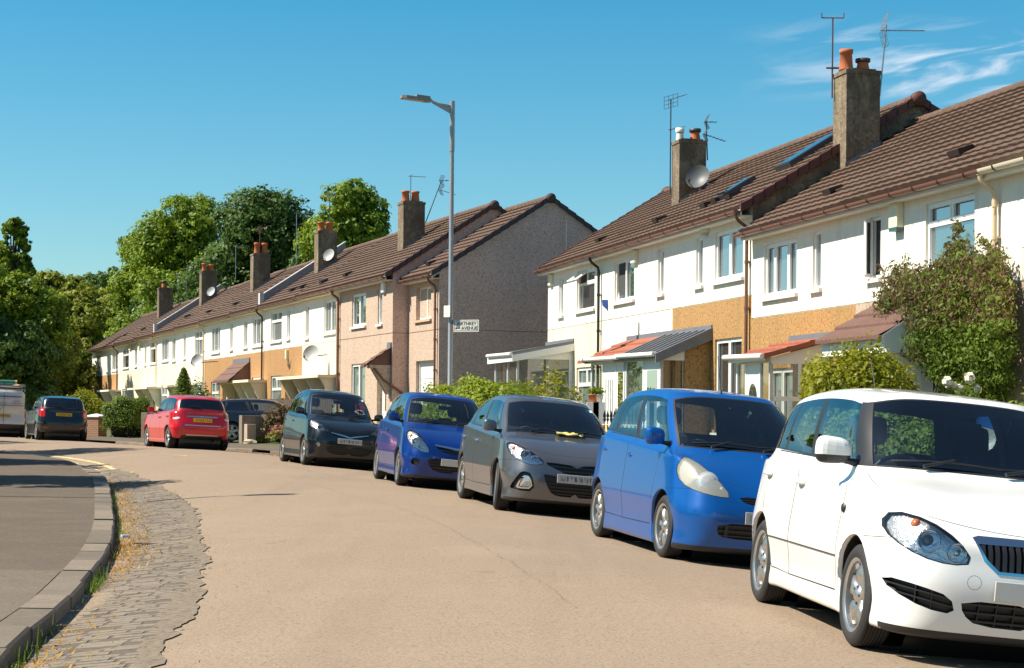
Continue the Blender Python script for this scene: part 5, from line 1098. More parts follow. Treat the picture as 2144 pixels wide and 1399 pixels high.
CARS['verso'] = P(L=3.99, W=1.695, H=1.69, fo=.80, wb=2.55, tr=.305, ar=.355, cowl=(.84, 1.08), wtop=(1.58, 1.59), shoulder=(.95, 1.06), belt=(1.07, 1.15), tumble=.26, wrap=(.34, .20), corner=[.20, .22, .26, .29, .32, .38], cornery=.935,
    nose=([.15, .08, .02, .0, .03, .13], [.20, .205, .34, .53, .70, .82]), rtop=(.30, 1.56), rbase=(.10, 1.12), plates=[(1, .57, M_PLW)], bulbs=[(.62, .82, .055, 'lens'), (.50, .79, .035, 'amber')],
    feats=[('headlight', 'front', [(.42, .765), (.60, .755), (.75, .80), (.80, .86), (.795, .95), (.74, .98), (.64, .92), (.52, .84)]), ('chrome', 'front', [(-.01, .645), (.05, .65), (.16, .685), (.40, .73), (.41, .745), (.12, .70), (-.01, .665)], 'sharp'), ('grille', 'front', [(-.01, .62), (.12, .625), (.34, .665), (.41, .725), (.15, .68), (.05, .645), (-.01, .64)]),
           ('lower_grille', 'front', [(-.01, .28), (.36, .29), (.46, .34), (.50, .46), (-.01, .47)])]+bars_h('lower_bar', 'front', -.01, .48, .29, .46, 3, .007)
          +[('fog_lamp', 'front', circ(.665, .46, .05, 20)), ('diffuser', 'front', [(-.01, .13), (.84, .13), (.84, .205), (-.01, .21)], 'sharp')], doorz=.31, spokes=(5, 'twin'), tw=.19, sticker=2.2, mirrorcol=paint('mirror_black', (.012, .012, .014), 0, .2))
CARS['red'] = P(L=3.95, W=1.695, H=1.51, fo=.82, wb=2.51, tr=.30, ar=.345, cowl=(.98, 1.0), wtop=(1.74, 1.41), shoulder=(.88, .97), belt=(.98, 1.08), tumble=.23, rtop=(.34, 1.40), rbase=(.13, 1.08), plates=[(-1, .80, M_PLY)], rwiper=1, rglass=G_DARK, wipers=0, mirror2=0,
    tail=([.24, .14, .04, .0, .04, .10], [.27, .29, .40, .57, .75, .92]), bulbs=[(.65, .74, .05, 'bowl')],
    feats=[('headlight', 'front', [(.46, .62), (.70, .68), (.78, .80), (.72, .88), (.58, .76)]), ('lower_grille', 'front', [(-.01, .30), (.40, .31), (.48, .48), (-.01, .46)]),
           ('taillight', 'rear', [(.60, .83), (.70, .79), (.80, .80), (.81, .95), (.74, 1.08), (.68, 1.08), (.64, .95)]), ('reverse_lamp', 'rear', [(.61, .835), (.70, .80), (.78, .80), (.78, .85), (.64, .88)]),
           ('chrome', 'rear', [(-.01, .885), (.42, .885), (.43, .915), (-.01, .92)], 'sharp'), ('silver_strip', 'rear', [(-.01, .645), (.50, .645), (.50, .672), (-.01, .672)], 'sharp'),
           ('diffuser', 'rear', [(-.01, .24), (.62, .24), (.58, .37), (.48, .40), (-.01, .40)], 'sharp'), ('silver_strip', 'rear', [(-.01, .375), (.44, .375), (.46, .40), (-.01, .402)], 'sharp')], spokes=(5, 'cover'), tw=.18)
CARS['black'] = P(L=3.9, W=1.695, H=1.525, fo=.78, wb=2.495, tr=.30, ar=.345, cowl=(.85, 1.03), wtop=(1.75, 1.44), shoulder=(.93, 1.0), belt=(1.02, 1.08), tumble=.22, rtop=(.32, 1.42), rbase=(.10, 1.06), plates=[(-1, .875, M_PLY)], rwiper=1, rglass=G_CAR, wipers=0, mirror2=0,
    tail=([.24, .14, .04, .0, .04, .08], [.25, .27, .40, .57, .76, .93]), bulbs=[(.65, .74, .05, 'bowl')],
    feats=[('headlight', 'front', [(.40, .66), (.70, .72), (.78, .82), (.72, .95), (.58, .84)]), ('lower_grille', 'front', [(-.01, .30), (.40, .31), (.48, .48), (-.01, .46)]),
           ('taillight', 'rear', [(.60, .80), (.72, .78), (.80, .82), (.80, 1.02), (.72, 1.13), (.66, 1.12), (.62, 1.0)]), ('reflector_red', 'rear', [(.52, .415), (.68, .42), (.68, .445), (.52, .44)], 'sharp'),
           ('diffuser', 'rear', [(-.01, .24), (.60, .24), (.56, .36), (-.01, .37)], 'sharp')], spokes=(5, 'cover'), tw=.18)
CARS['estate'] = P(L=4.65, W=1.80, H=1.47, fo=.9, wb=2.68, tr=.32, ar=.36, cowl=(1.2, 1.0), wtop=(2.0, 1.36), shoulder=(.86, .96), belt=(.96, 1.06), tumble=.27, rtop=(.42, 1.36), rbase=(.12, 1.06), rail=.10, plates=[(-1, .80, M_PLY)], rglass=G_DARK, wipers=0, mirror2=0, bulbs=[(.65, .74, .05, 'bowl')],
    feats=[('headlight', 'front', [(.46, .62), (.70, .68), (.80, .76), (.72, .82), (.58, .74)]), ('taillight', 'rear', [(.50, .86), (.70, .84), (.86, .86), (.86, 1.0), (.72, 1.02), (.52, .98)]), ('diffuser', 'rear', [(-.01, .24), (.66, .24), (.62, .36), (-.01, .37)], 'sharp')], spokes=(5, 'wide'))
def fit_ground(x, y, hx, hy, Lh, hw):
    """height, tilt and normal of the road under a car centred at x, y"""
    h = Vector((hx, hy, 0)).normalized(); l = Vector((-h.y, h.x, 0)); f = lambda a, b: road_any(x+h.x*a+l.x*b, y+h.y*a+l.y*b)
    zf, zr, zl, zr_ = f(Lh, 0), f(-Lh, 0), f(0, hw), f(0, -hw); u = (h*2*Lh+Vector((0, 0, zf-zr))).normalized(); v = (l*2*hw+Vector((0, 0, zl-zr_))).normalized()
    n = u.cross(v).normalized(); z = (f(Lh, hw)+f(Lh, -hw)+f(-Lh, hw)+f(-Lh, -hw))/4; return z, u, n
def road_any(X, Y): return road_z(X, Y)
def park(key, name, label, pnt, front, heading, group=None, flank=-1, end=1):
    """front: ground contact of the outer front (end=1) or rear (end=-1) wheel on the flank side (-1 the car's right)"""
    p = CARS[key]; xa = p['L']/2-p['fo']; ax = xa if end > 0 else xa-p['wb']; h = Vector(heading).normalized(); l = Vector((-h.y, h.x)); hw = p['W']/2-.02
    c = Vector(front[:2])-h*ax-l*(hw*flank); z, u, n = fit_ground(c.x, c.y, h.x, h.y, p['wb']/2, hw-.1)
    root, B = make_car(name, p, label, pnt, (c.x, c.y, z), u, n, group); return root
def contact(px, py): return ground_hit(px, py)
def heading(pf, pr): a = contact(*pf); b = contact(*pr); return (a.x-b.x, a.y-b.y)
GC = 'cars parked along the kerb'
# ================================================================== the near terrace, right of the picture
NR = Row(14, 1572, 445, 4.05); FX = Row(21.3, 920, 590, 3.95); FM = Row(21.3, 920, 590, 3.95); FM.O = FM.O+FM.dn*.5
def v_at_u(row, px, u): r = ray(px, 800); t = ((row.O+row.du*u)@row.du)/(r@row.du); return float((r*t-row.O)@row.dn)
GN = 'terraced houses nearest the camera'; GF = 'terraced houses down the street'
def nu(px, py): return NR.uz(px, py)[0]
uA, uB, uC, uD, uE, uF = nu(1147, 690), nu(1260, 677), nu(1408, 646), nu(1574, 617), nu(1792, 636), nu(2095, 590)
UP, Z1, ZB2, ZB1 = 5.70, 5.22, 3.87, 3.41
def house(row, u0, u1, zg_, ze, zb, label, group, **k): return House(row, u0, u1, zg_, ze, zb, label, group, **k)
def leanto(H, u0, u1, dep, zf, zw, z0, cols, doors, mt=M_UPVC, dwarf=.0, dwm=None, rfmat=None, side='glass', tiles=True, fz=.12, halfwall=None, name='porch', sidez=None, rail=None, lead=None, solid_side=None):
    """a lean-to porch: framed glass front and side under a sloping roof"""
    m = H.mb(); w = .06; top = zf-.06; d0 = z0+dwarf
    if dwarf: m.box(u0, u1, dep-.1, dep, z0, d0-.05, 1); m.box(u1-.1, u1, .003, dep-.1, z0, d0-.05, 1); m.box(u0-.03, u1+.03, dep-.13, dep+.05, d0-.05, d0, 0)
    for c in [u0]+cols+[u1]:
        a = min(max(c-w/2, u0), u1-w); m.box(a, a+w, dep-w, dep, d0, top)
    m.box(u0, u1, dep-w-.005, dep+.003, top-.09, top+.0)
    m.prism([(.003, zw-.08), (dep-.02, zf-.07), (dep-.02, zf-.17), (.003, zf-.17)], u1-w, u1+.002, 0, 'x')
    for v in (dep-w, dep*.5-w/2 if side == 'glass3' else .05, .003): m.box(u1-w, u1, v, v+w, d0, zf-.12)
    m.box(u1-w, u1+.001, .003, dep, d0, d0+.06)
    if rail: m.box(u1-w, u1+.004, .063, dep-w, z0+rail-.04, z0+rail+.04)
    o = m.build(name, [mt, dwm or M_WHITE], H.root)
    edges = [u0]+cols+[u1]
    for k, (a, b) in enumerate(zip(edges, edges[1:])):
        if k in doors:
            dm = H.mb(); dm.box(a+w/2, b-w/2, dep-.05, dep-.012, z0, top-.09); kind = doors[k]; uu, vv = (a+b)/2, b-a
            gl = H.mb()
            if kind == 'slots':
                for q in (.22, .40, .58, .74): gl.box(a+vv*q, a+vv*q+.03, dep-.012, dep-.004, z0+.85, top-.45)
            elif kind == 'fan':
                n = 9; gl.put([(uu+.20*math.cos(math.pi*j/n), dep-.006, z0+1.45+.28*math.sin(math.pi*j/n)) for j in range(n+1)], [tuple(range(n+1))])
                for q in (-.12, 0, .12): gl.box(uu+q-.03, uu+q+.03, dep-.012, dep-.004, z0+1.05, z0+1.30)
                for q in (-.13, .13): gl.box(uu+q-.035, uu+q+.035, dep-.012, dep-.004, z0+.75, z0+.92)
            else: gl.box(a+vv*.22, b-vv*.22, dep-.012, dep-.004, z0+.25, top-.3)
            d = dm.build('door', mt, o); gl.build('door_glass', PANES[2 if kind != 'glass' else 4], d)
            h = H.mb(); h.box(a+vv*.12, a+vv*.18, dep-.012, dep+.03, z0+.95, z0+1.15); h.build('handle', M_CHR, d)
        else:
            g = H.mb(); g.put([(a+w/2, dep-.03, d0), (b-w/2, dep-.03, d0), (b-w/2, dep-.03, top-.09), (a+w/2, dep-.03, top-.09)], [(0, 1, 2, 3)]); g.build('pane', M_PGLASS, o)
            if vv_top(kind=k, cols=cols): pass
    g = H.mb(); g.put([(u1-.03, .06, d0+.06), (u1-.03, dep-w, d0+.06), (u1-.03, dep-w, zf-.16), (u1-.03, .06, zf-.16)], [(0, 1, 2, 3)]); g.build('side_pane', M_PGLASS if not solid_side else solid_side, o)
    if halfwall: g = H.mb(); g.prism([(.004, z0), (dep*.52, z0), (dep*.52, zf+(zw-zf)*.48-.10), (.004, zw-.09)], u1-.09, u1+.012, axis='x'); g.build('side_wall', halfwall, o)
    g = H.mb(); g.box(u0+.02, u1-.02, .003, dep-.02, z0-.05, z0+.02); g.build('porch_floor', M_SILL, o)
    ov = .16
    for k, (ra, rb, rm) in enumerate(rfmat):
        r_ = H.mb(); n = 3 if tiles else 1; zz = lambda v: zf+(zw-zf)*(1-v/dep)
        if tiles == 'seam': r_.put([(ra, dep+ov, zz(dep+ov)), (rb, dep+ov, zz(dep+ov)), (rb, 0, zw), (ra, 0, zw), (ra, dep+ov, zz(dep+ov)-.06), (rb, dep+ov, zz(dep+ov)-.06), (rb, 0, zw-.06), (ra, 0, zw-.06)], [(0, 1, 2, 3), (4, 5, 6, 7), (0, 1, 5, 4), (1, 2, 6, 5), (3, 0, 4, 7)])
        else:
            for j in range(n):
                v0, v1 = (dep+ov)*(1-j/n), (dep+ov)*(1-(j+1)/n)-.02; c = max(2, int((rb-ra)/.075)); U = [ra+(rb-ra)*i/c for i in range(c+1)]; pf = [.014*max(math.cos(2*math.pi*u/.30), -.3) if tiles is True else 0 for u in U]
                vs = [(u, v0, zz(v0)+.035+q) for u, q in zip(U, pf)]+[(u, v1, zz(v1)+.0) for u in U]+[(u, v0, zz(v0)-.03) for u in U]; N_ = c+1
                r_.put(vs, [(i, i+1, N_+i+1, N_+i) for i in range(c)]+[(2*N_+i, 2*N_+i+1, i+1, i) for i in range(c)])
            r_.put([(rb, dep+ov, zz(dep+ov)-.05), (rb, 0, zw-.05), (rb, 0, zw+.03), (rb, dep+ov, zz(dep+ov)+.04)], [(0, 1, 2, 3)])
        ro = r_.build('porch_roof', rm, o)
        if rm is M_LEAD and tiles != 'seam':
            s_ = H.mb(); s_.prism([(.003, zw-.05), (dep+ov, zz(dep+ov)-.05), (dep+ov, zz(dep+ov)-.22), (.003, zw-.24)], rb-.01, rb+.03, axis='x'); s_.box(ra, rb, dep+ov-.03, dep+ov, zf-.24, zf-.05); s_.build('fascia_board', mt, o)
        if tiles == 'seam':
            s_ = H.mb(); q = max(2, int((rb-ra)/.38))
            for i in range(q+1): u = ra+(rb-ra)*i/q; s_.tube([(u, dep+ov+.01, zz(dep+ov)+.015), (u, .02, zw+.015)], .022, 6)
            s_.prism([(0, zw+.03), (dep+ov, zz(dep+ov)+.03), (dep+ov, zz(dep+ov)-.16), (0, zw-.22)], rb-.01, rb+.03, axis='x'); s_.build('seams', rm, ro)
        fl = H.mb(); fl.box(ra, rb, .003, .03, zw-.02, zw+.09); fl.build('flashing', M_LEAD, ro)
    gt = H.mb(); gt.tube([(u0-.12, dep+ov+.03, zf-.02), (u1+.10, dep+ov+.03, zf-.05)], .05, 8); gt.box(u0-.05, u1+.05, dep+ov-.05, dep+ov-.02, zf-.12, zf+.0); gt.build('porch_gutter', mt, o)
    return o
def vv_top(**k): return False
# ---- cream house at the far end of the near terrace
H = house(NR, uA, uB, .45, UP, ZB2, 'cream terraced house with glass porch, at the end beside the gap', GN, D=7, tanp=.62)
H.window(*H.px((1170.8, 581), (1179, 660)), '1', 1); H.window(*H.px((1208, 570), (1244.6, 645)), 'T', 2, open_=(1, 'top'))
uw0, uw1, zw0, zw1 = H.px((1207, 775), (1255, 860)); H.window(uw0, uB-.55, 1.35, 2.75, 'T', 4); H.door(uA+.75, uA+1.6, .55, 2.55)
H.walls(M_WHITE, M_CREAM, M_GABLE, left=True); H.roof(True, left=True, vergemat=M_VERGER); H.gutter(left=.2); H.downpipe(uB-.06, M_PIPEB); H.alarm(uA+.42, NR.uz(1158, 598)[1], .26, .30); H.vent(1258, 503)
u1 = nu(1200, 745); dep = v_at_u(NR, 1082, u1); zf = NR.uz(1060, 741, dep)[1]; zw = NR.uz(1200, 716, 0)[1]
leanto(H, NR.uz(1036, 760, dep)[0], u1, dep, zf, zw, .5, [NR.uz(1062, 760, dep)[0]], {}, dwarf=.0, rfmat=[(NR.uz(1032, 760, dep)[0], u1+.1, M_LEAD)], tiles=False)
# ---- white house with black downpipe
H = house(NR, uB, uC, .45, UP, ZB2, 'smooth white terraced house sharing the red and grey roofed porch', GN, D=7, tanp=.62)
H.window(*H.px((1287, 549), (1327.7, 626)), '2', 0, open_=(0, 'tilt')); H.window(*H.px((1378.4, 523), (1389.4, 614)), '1', 0); H.window(nu(1268, 800), nu(1300, 800)+.2, 1.3, 2.75, '1', 4)
H.walls(M_WHITE, M_WHITE); H.roof(True); H.gutter(); H.alarm(nu(1332, 545), NR.uz(1330, 552)[1], .30, .30); H.vent(1380, 462)
g = H.mb(); zz = NR.uz(1272, 640)[1]; g.prism([(.003, zz-.10), (.12, zz), (.14, zz+.14), (.003, zz+.14)], nu(1272, 640)-.05, nu(1272, 640)+.05, axis='x'); g.build('alarm_box', [mat('alarm_blue', (.03, .12, .5), .4)], H.root)
H.chimney((1421.5, 427.5), (1478, 390), 290, 1410, [(.15, .30, 'can'), (.72, .30, 'cowl')], side=.55)
a = H.ch; H.dish(a[1]+.32, a[3]+(a[2]-a[3])*.55, a[5]-1.0, .29, (-.35, -.9, .3), M_DISHD); H.aerial(a[0]+.02, a[3]+.05, a[4]+.3, a[5]+1.05, 'panel', M_ALUD, yaw=.5); H.aerial(a[1]-.04, a[2]-.05, a[5]-.5, a[5]+.45, 'double', M_ALUD, yaw=.1, lean=(-.04, .0))
HB = H
# ---- half white, half orange roughcast
H = house(NR, uC, uD, .45, UP, ZB2, 'terraced house with tall bare window and orange roughcast beside the brown downpipe', GN, D=7, tanp=.62)
H.window(*H.px((1458, 499), (1471, 597)), '1', 0); H.window(*H.px((1497, 487.5), (1555.5, 579)), '2', 0); H.window(nu(1497, 708), nu(1553, 708), 1.15, NR.uz(1500, 711)[1], '2', 2)
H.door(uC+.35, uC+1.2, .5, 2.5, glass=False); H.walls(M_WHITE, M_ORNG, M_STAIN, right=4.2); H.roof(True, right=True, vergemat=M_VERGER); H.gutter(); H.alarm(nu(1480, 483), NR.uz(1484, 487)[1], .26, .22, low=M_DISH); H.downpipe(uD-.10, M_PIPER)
H.vent(1480, 430); H.vent(1503, 421, .3); H.vent(1533, 412); H.skylight((1507, 418), (1550, 385), .5); H.skylight((1640, 352), (1712, 298), .8)
# the two porches under one gutter
u1 = nu(1487, 750); dep = v_at_u(NR, 1383, u1); zf = NR.uz(1383, 737, dep)[1]; zw = NR.uz(1487, 690, 0)[1]; fu = lambda px: NR.uz(px, 790, dep)[0]
leanto(H, uC+.02, u1, dep, zf, zw, .5, [fu(1346)], {1: 'glass'}, dwarf=.55, dwm=M_ORNG, rfmat=[(uC-.35, u1+.12, M_LEAD)], tiles='seam', halfwall=M_ORNG)
H2 = HB; leanto(H2, fu(1237), uC-.03, dep, zf, zw, .5, [fu(1262), fu(1289)], {1: 'slots', 2: 'glass'}, dwarf=.62, dwm=M_WHITE, rfmat=[(fu(1222), uC-.36, M_REDT)], tiles=True)
# ---- orange and white house of the lower pair
H = house(NR, uD, uE, .30, Z1, ZB1, 'terraced house with three-light window and red tiled white porch', GN, D=7, tanp=.62)
H.window(*H.px((1600, 513), (1667.5, 613)), '3', 0); H.window(*H.px((1701.8, 486), (1718.3, 603)), '1', 0); H.window(nu(1612, 760), nu(1660, 760), 1.0, 2.4, '2', 1)
H.walls(M_WHITE, M_ORNG); H.roof(True); H.gutter(); H.vent(1742, 401, .32)
H.chimney((1771, 352.5), (1841.7, 306), 142, 1755.5, [(.18, .42, 'pot'), (.68, .26, 'cowl')], side=.62)
a = H.ch; H.aerial(a[0]+.05, a[3]+.05, a[5]-.5, a[5]+1.1, 'cross', M_RUST, yaw=.0); H.aerial(a[1]-.1, a[2]-.04, a[5]-.5, a[5]+.92, 'grid', M_ALU, yaw=-.02, lean=(.12, .0))
u1 = nu(1737, 735); dep = v_at_u(NR, 1612, u1); zf = NR.uz(1610, 741, dep)[1]; zw = NR.uz(1737, 706, 0)[1]; fu = lambda px: NR.uz(px, 790, dep)[0]
leanto(H, fu(1541), u1, dep, zf, zw, .35, [fu(1561), fu(1590)], {1: 'fan'}, dwarf=.0, rfmat=[(fu(1535), u1+.12, M_REDT)], tiles=True, side='glass3', rail=1.45)
# ---- house with the creeper
H = house(NR, uE, uF, .30, Z1, ZB1, 'terraced house overgrown by reddish creeper round its top window', GN, D=7, tanp=.62)
H.window(*H.px((1820.8, 457), (1843.2, 581)), '1', 2, open_=(0, 'side')); H.window(*H.px((1938.4, 428), (2040, 545)), 'T2', 0, open_=None); H.window(nu(1950, 760), nu(2030, 760), .95, 2.25, '2', 2)
H.door(uE+.5, uE+1.35, .35, 2.35, glass=False); H.walls(M_WHITE, M_PINK); H.roof(True); H.gutter(); H.downpipe(uF-.05, M_PIPEC); H.vent(2010, 320, .36)
al = H.alarm(nu(1884, 455), NR.uz(1884, 478)[1], .30, .42, .13, low=mat('alarm_teal', (.03, .10, .12), .4))
DC = .95; zA = NR.uz(1850, 703, DC)[1]; zB = NR.uz(1850, 738, DC)[1]; cu0, cu1 = NR.uz(1722, 735, DC)[0], NR.uz(1850, 720, DC)[0]; zT = max(zA+.62, NR.uz(1862, 657, 0)[1]); cu0 = max(cu0, uE-.55)
m = H.mb(); m.box(cu0, cu1, .003, DC, zB+.03, zB+.10); m.box(cu0, cu1, DC-.03, DC+.003, zB, zA); m.prism([(.003, zB), (DC-.03, zB), (DC+.05, zA+.0), (.003, zT+.02)], cu1-.04, cu1+.06, axis='x'); m.prism([(.003, zB), (DC-.03, zB), (DC-.03, zA), (.003, zT-.05)], cu0, cu0+.04, axis='x')
for uu in (cu0+.35, cu1-.12): m.prism([(.003, zB), (DC*.85, zB), (.12, zB-.75), (.003, zB-.75)], uu-.04, uu+.04, axis='x')
cp = m.build('canopy', M_UPVC, H.root); g = H.mb(); n = 3; cc = int((cu1-cu0+.1)/.05); U = [cu0-.05+(cu1-cu0+.1)*k/cc for k in range(cc+1)]
for k in range(n):
    t0, t1 = k/n-.03, (k+1)/n; vz = lambda t: ((DC+.08)*(1-t), zA-.02+(zT-zA+.02)*t); a0, b0 = vz(t0), vz(t1); vs = [(u, a0[0], a0[1]+.05+.012*math.cos(2*math.pi*u/.15)) for u in U]+[(u, b0[0], b0[1]+.01) for u in U]+[(u, a0[0], a0[1]-.01) for u in U]; N_ = cc+1
    g.put(vs, [(i, i+1, N_+i+1, N_+i) for i in range(cc)]+[(2*N_+i, 2*N_+i+1, i+1, i) for i in range(cc)])
g.build('tiled_roof', M_REDB, cp)
# ---- house at the right edge
H = house(NR, uF, uF+5.2, .25, Z1, ZB1, 'terraced house with cream gutter, cut off at the edge of the picture', GN, D=7, tanp=.62)
H.window(uF+.7, uF+2.1, 3.95, 5.0, '2', 0); H.window(uF+.7, uF+2.2, .95, 2.3, '2', 2); H.door(uF+3.4, uF+4.3, .3, 2.3); H.walls(M_WHITE, M_PINK, right=True); H.roof(True, right=True); H.gutter(M_GUTC)
# ================================================================== the far terrace
mu = lambda px, py: FM.uz(px, py)[0]
bl = {822: 700, 711: 714, 633: 727, 553: 742, 493: 752, 428: 762, 375: 772, 330: 778, 289: 783, 248: 788, 193: 796}; fu_ = {k: mu(k, v) for k, v in bl.items()}
fe = lambda u: 6.05+.0*u
def fhouse(a, b, label, **k):
    u0, u1 = fu_[a], fu_[b]; uc = (u0+u1)/2; dz = .004*min(0, uc+10)        # the row settles a little towards its far end
    return House(FM, u0, u1, .55, 5.92+dz*1.3, 4.0+dz*1.0, label, GF, D=6.6, tanp=.66)
# end extension over the garage
H = House(FX, FX.uz(848, 690)[0]-.25, 0, .55, 5.78, 4.0, 'pink roughcast end house over a garage, big grey gable', GF, D=7.0, tanp=.64)
H.window(*H.px((871.5, 603), (902.4, 667)), '2', 2, open_=(0, 'tilt'), v=-.12, wallsill=mat('sill_tan', (.55, .36, .22), .8))
gu0, gu1 = FX.uz(871, 790)[0], FX.uz(911, 790)[0]; gz = FX.uz(890, 755)[1]; H.holes.append((gu0, gu1, .55, gz, 'd')); g = H.mb()
for k in range(5): g.box(gu0+.04, gu1-.04, -.20, -.15, .56+(gz-.6)*k/5+.008, .56+(gz-.6)*(k+1)/5-.008)
g.box(gu0, gu0+.04, -.22, -.1, .55, gz); g.box(gu1-.04, gu1, -.22, -.1, .55, gz); g.box(gu0+.04, gu1-.04, -.22, -.1, gz-.04, gz); g.build('garage_door', M_UPVC, H.root)
H.walls(M_PINK, M_PINK, M_GABLE, right=True); H.roof(True, right=True, courses=14); H.gutter(right=.05); H.downpipe(-.16, M_PIPER); H.vent(902, 552); g = H.mb(); g.box(-.03, .012, -6.9, .0, 5.25, 5.4); 
vb = H.mb(); th = math.atan(H.tanp)
for sd in (0, 1):
    y0, y1 = (.22, -3.5) if sd == 0 else (-7.22, -3.5); z0, z1 = 5.78-.22*.64-.12, 5.78+3.5*.64-.12
    vb.put([(.0, y0, z0), (.0, y1, z1), (.0, y1, z1+.14), (.0, y0, z0+.14), (.035, y0, z0), (.035, y1, z1), (.035, y1, z1+.14), (.035, y0, z0+.14)], [(0, 1, 2, 3), (4, 5, 6, 7), (0, 1, 5, 4), (2, 3, 7, 6)])
vb.build('bargeboard', mat('bargeboard_grey', (.55, .53, .50), .6), H.root)
vs_ = H.mb(); vs_.box(-.0, .012, -4.06, -4.03, 4.6, 7.4); vs_.build('movement_joint', M_SILL, H.root)
# pink house
H = fhouse(711, 822, 'pink roughcast terraced house with small tiled door canopy'); q = lambda a, b: H.px(a, b)
H.window(*q((737.2, 618), (765.8, 681)), '2', 0); H.window(*q((791.4, 607), (800, 678)), '1', 1); H.window(*(lambda t: (t[0], t[1], 1.2, t[3]))(q((736, 763), (764.2, 823))), '2', 4)
da = mu(789.4, 790); db = mu(809, 790); H.door(da, db, .6, FM.uz(800, 771)[1]); H.walls(M_PINK, M_PINK, M_GABLE, right=True); H.roof(True, right=True); H.gutter(fasc=M_FASC); H.downpipe(H.u0+.05, M_PIPER)
zc = FM.uz(790, 762, .8)[1]; H.canopy(FM.uz(762, 750, .8)[0], H.u1-.12, zc-.1, .7, (.03, .97), M_PINK, tiles=.55, h=.8); H.alarm(mu(806, 610), FM.uz(806, 613)[1], .28, .32, mt=M_UPVC)
g = H.mb(); g.tube([(H.u1-.1, .55, zc-.1), (H.u1+.04, .3, zc-.45), (H.u1+.06, -.3, zc-.85), (H.u1+.06, -.42, zc-1.0), (H.u1+.06, -.42, .6)], .04, 7); g.build('waste_pipe', M_PIPER, H.root); H.vent(727, 575, .35); H.vent(677, 591, .35)
H.chimney((844, 525), (889.4, 489), 420, 838, [(.22, .36, 'pot'), (.68, .36, 'pot')], side=.6); a = H.ch; H.aerial(a[0]+.2, (a[2]+a[3])/2, a[5]-.1, a[5]+.9, 'tee', M_ALU, yaw=.3); H.aerial(a[1]-.1, a[2]-.05, a[5]-.7, a[5]+.72, 'double', M_ALUD, yaw=-.4, lean=(.52, .05))
def far(a, b, label, wins, up, lo, ch=None, pots=(), par=False, pipe=None, can=None, dish=None, low=(), door=None, split=None, left=False, aer=(), canm=None, tiles=None, vents=()):
    H = fhouse(a, b, label)
    for tl, br, st, pn in wins: H.window(*H.px(tl, br), st, pn)
    for x0, x1, st, pn, zt in low:
        u0, u1 = mu(x0, 800), mu(x1, 800); H.window(u0, u1, 1.35, zt, st, pn)
    if door: u0, u1 = mu(door[0], 800), mu(door[1], 800); H.door(u0, u1, .6, 2.6, col=door[2] if len(door) > 2 else None)
    H.walls(up, lo, up, left=left); H.roof(False, left=left); H.gutter(far=True, fasc=M_CREAM)
    if can: H.canopy(FM.uz(can[0], 790, .7)[0], FM.uz(can[1], 790, .7)[0], 2.72, .75, can[2], canm or M_CREAM, tiles=tiles)
    if pipe: H.downpipe(H.u1-.08 if pipe[1] > 0 else H.u0+.08, pipe[0], clips=3)
    if ch: H.chimney(*ch, pots, side=.6)
    if par: H.parapet(H.u1-.02)
    for k in aer: c = H.ch; H.aerial(c[0]+k[0], c[2]+k[1], c[5]-.4, c[5]+k[2], k[3], k[4], yaw=k[5])
    for v in vents: H.vent(*v, .35)
    return H
H = far(633, 711, 'cream terraced house with large dish on a bracket by the door', [((679, 631), (704.8, 695), '2', 1), ((640, 640), (646.4, 707), '1', 3)], M_WHITE, M_CREAM, ((666, 571.5), (705.4, 546), 482, 660), [(.25, .36, 'pot'), (.7, .36, 'pot')], pipe=(M_PIPEC, 1), can=(634, 668, (.05, .95)), low=[(676, 703, '2', 4, 2.85)], door=(640, 655), aer=[(.0, .15, 1.5, 'tee', M_ALUD, 1.2)], vents=[(633, 601)])
c = H.ch; H.dish(c[1]+.30, c[3]+(c[2]-c[3])*.5, c[5]-1.0, .24, (-.45, -.85, .3)); uu, zz = FM.uz(653, 742, .55); H.dish(uu, .55, zz, .29, (-.3, -.9, .3), arm=.6)
H = far(553, 633, 'orange and white terraced house with soot mark above its canopy', [((567.3, 654), (589.7, 713), 'T', 1), ((601.2, 648), (607.3, 709), '1', 1)], M_WHITE, M_ORNGF, can=(580, 634, (.05, .55)), canm=M_CREAM, low=[(567, 589, 'T', 4, 2.95)], door=(597, 609), vents=[(613, 608)])
sm = H.mb(); r_ = random.Random(4); uu, zz = FM.uz(606, 765)
for k in range(26): a_ = r_.uniform(.3, 2.8); l_ = r_.uniform(.1, .55); sm.put([(uu-.03, .006+.0003*k, zz-.15), (uu+.03, .006+.0003*k, zz-.15), (uu+l_*math.cos(a_), .006+.0003*k, zz-.15+l_*math.sin(a_)*1.1)], [(0, 1, 2)])
sm.build('soot_mark', mat('soot', (.08, .05, .03), .95), H.root); H.alarm(mu(603, 745), FM.uz(603, 752)[1], .2, .35)
H = far(493, 553, 'orange and white terraced house with black downpipe and slab canopy', [((529.2, 666), (550, 722), '3', 1), ((510.5, 674), (518, 727), '1', 1)], M_WHITE, M_ORNGF, ((530, 609.7), (565.8, 582), 530, 525), [(.3, .5, 'pot'), (.75, .5, 'pot')], par=True, pipe=(M_PIPEB, 1), can=(490, 522, (.3, .95)), canm=M_CREAM, low=[(527.6, 549, 'T', 4, 2.95)], door=(510, 518), aer=[(-.2, .3, 1.2, 'panel', M_RUST, .4), (.6, -1.2, 1.9, 'yagi', M_ALU, .3)])
H = far(428, 493, 'orange and white terraced house with steep brown tiled canopy', [((443, 685), (460.2, 737), '3', 1), ((482, 677), (487, 732), '1', 3)], M_WHITE, M_ORNGF, can=(456, 488, (.05, .9)), canm=M_CREAM, tiles=.8, low=[(442, 458, 'T', 4, 2.9)], door=(466, 478), pipe=(M_PIPEC, -1), vents=[(494, 637)])
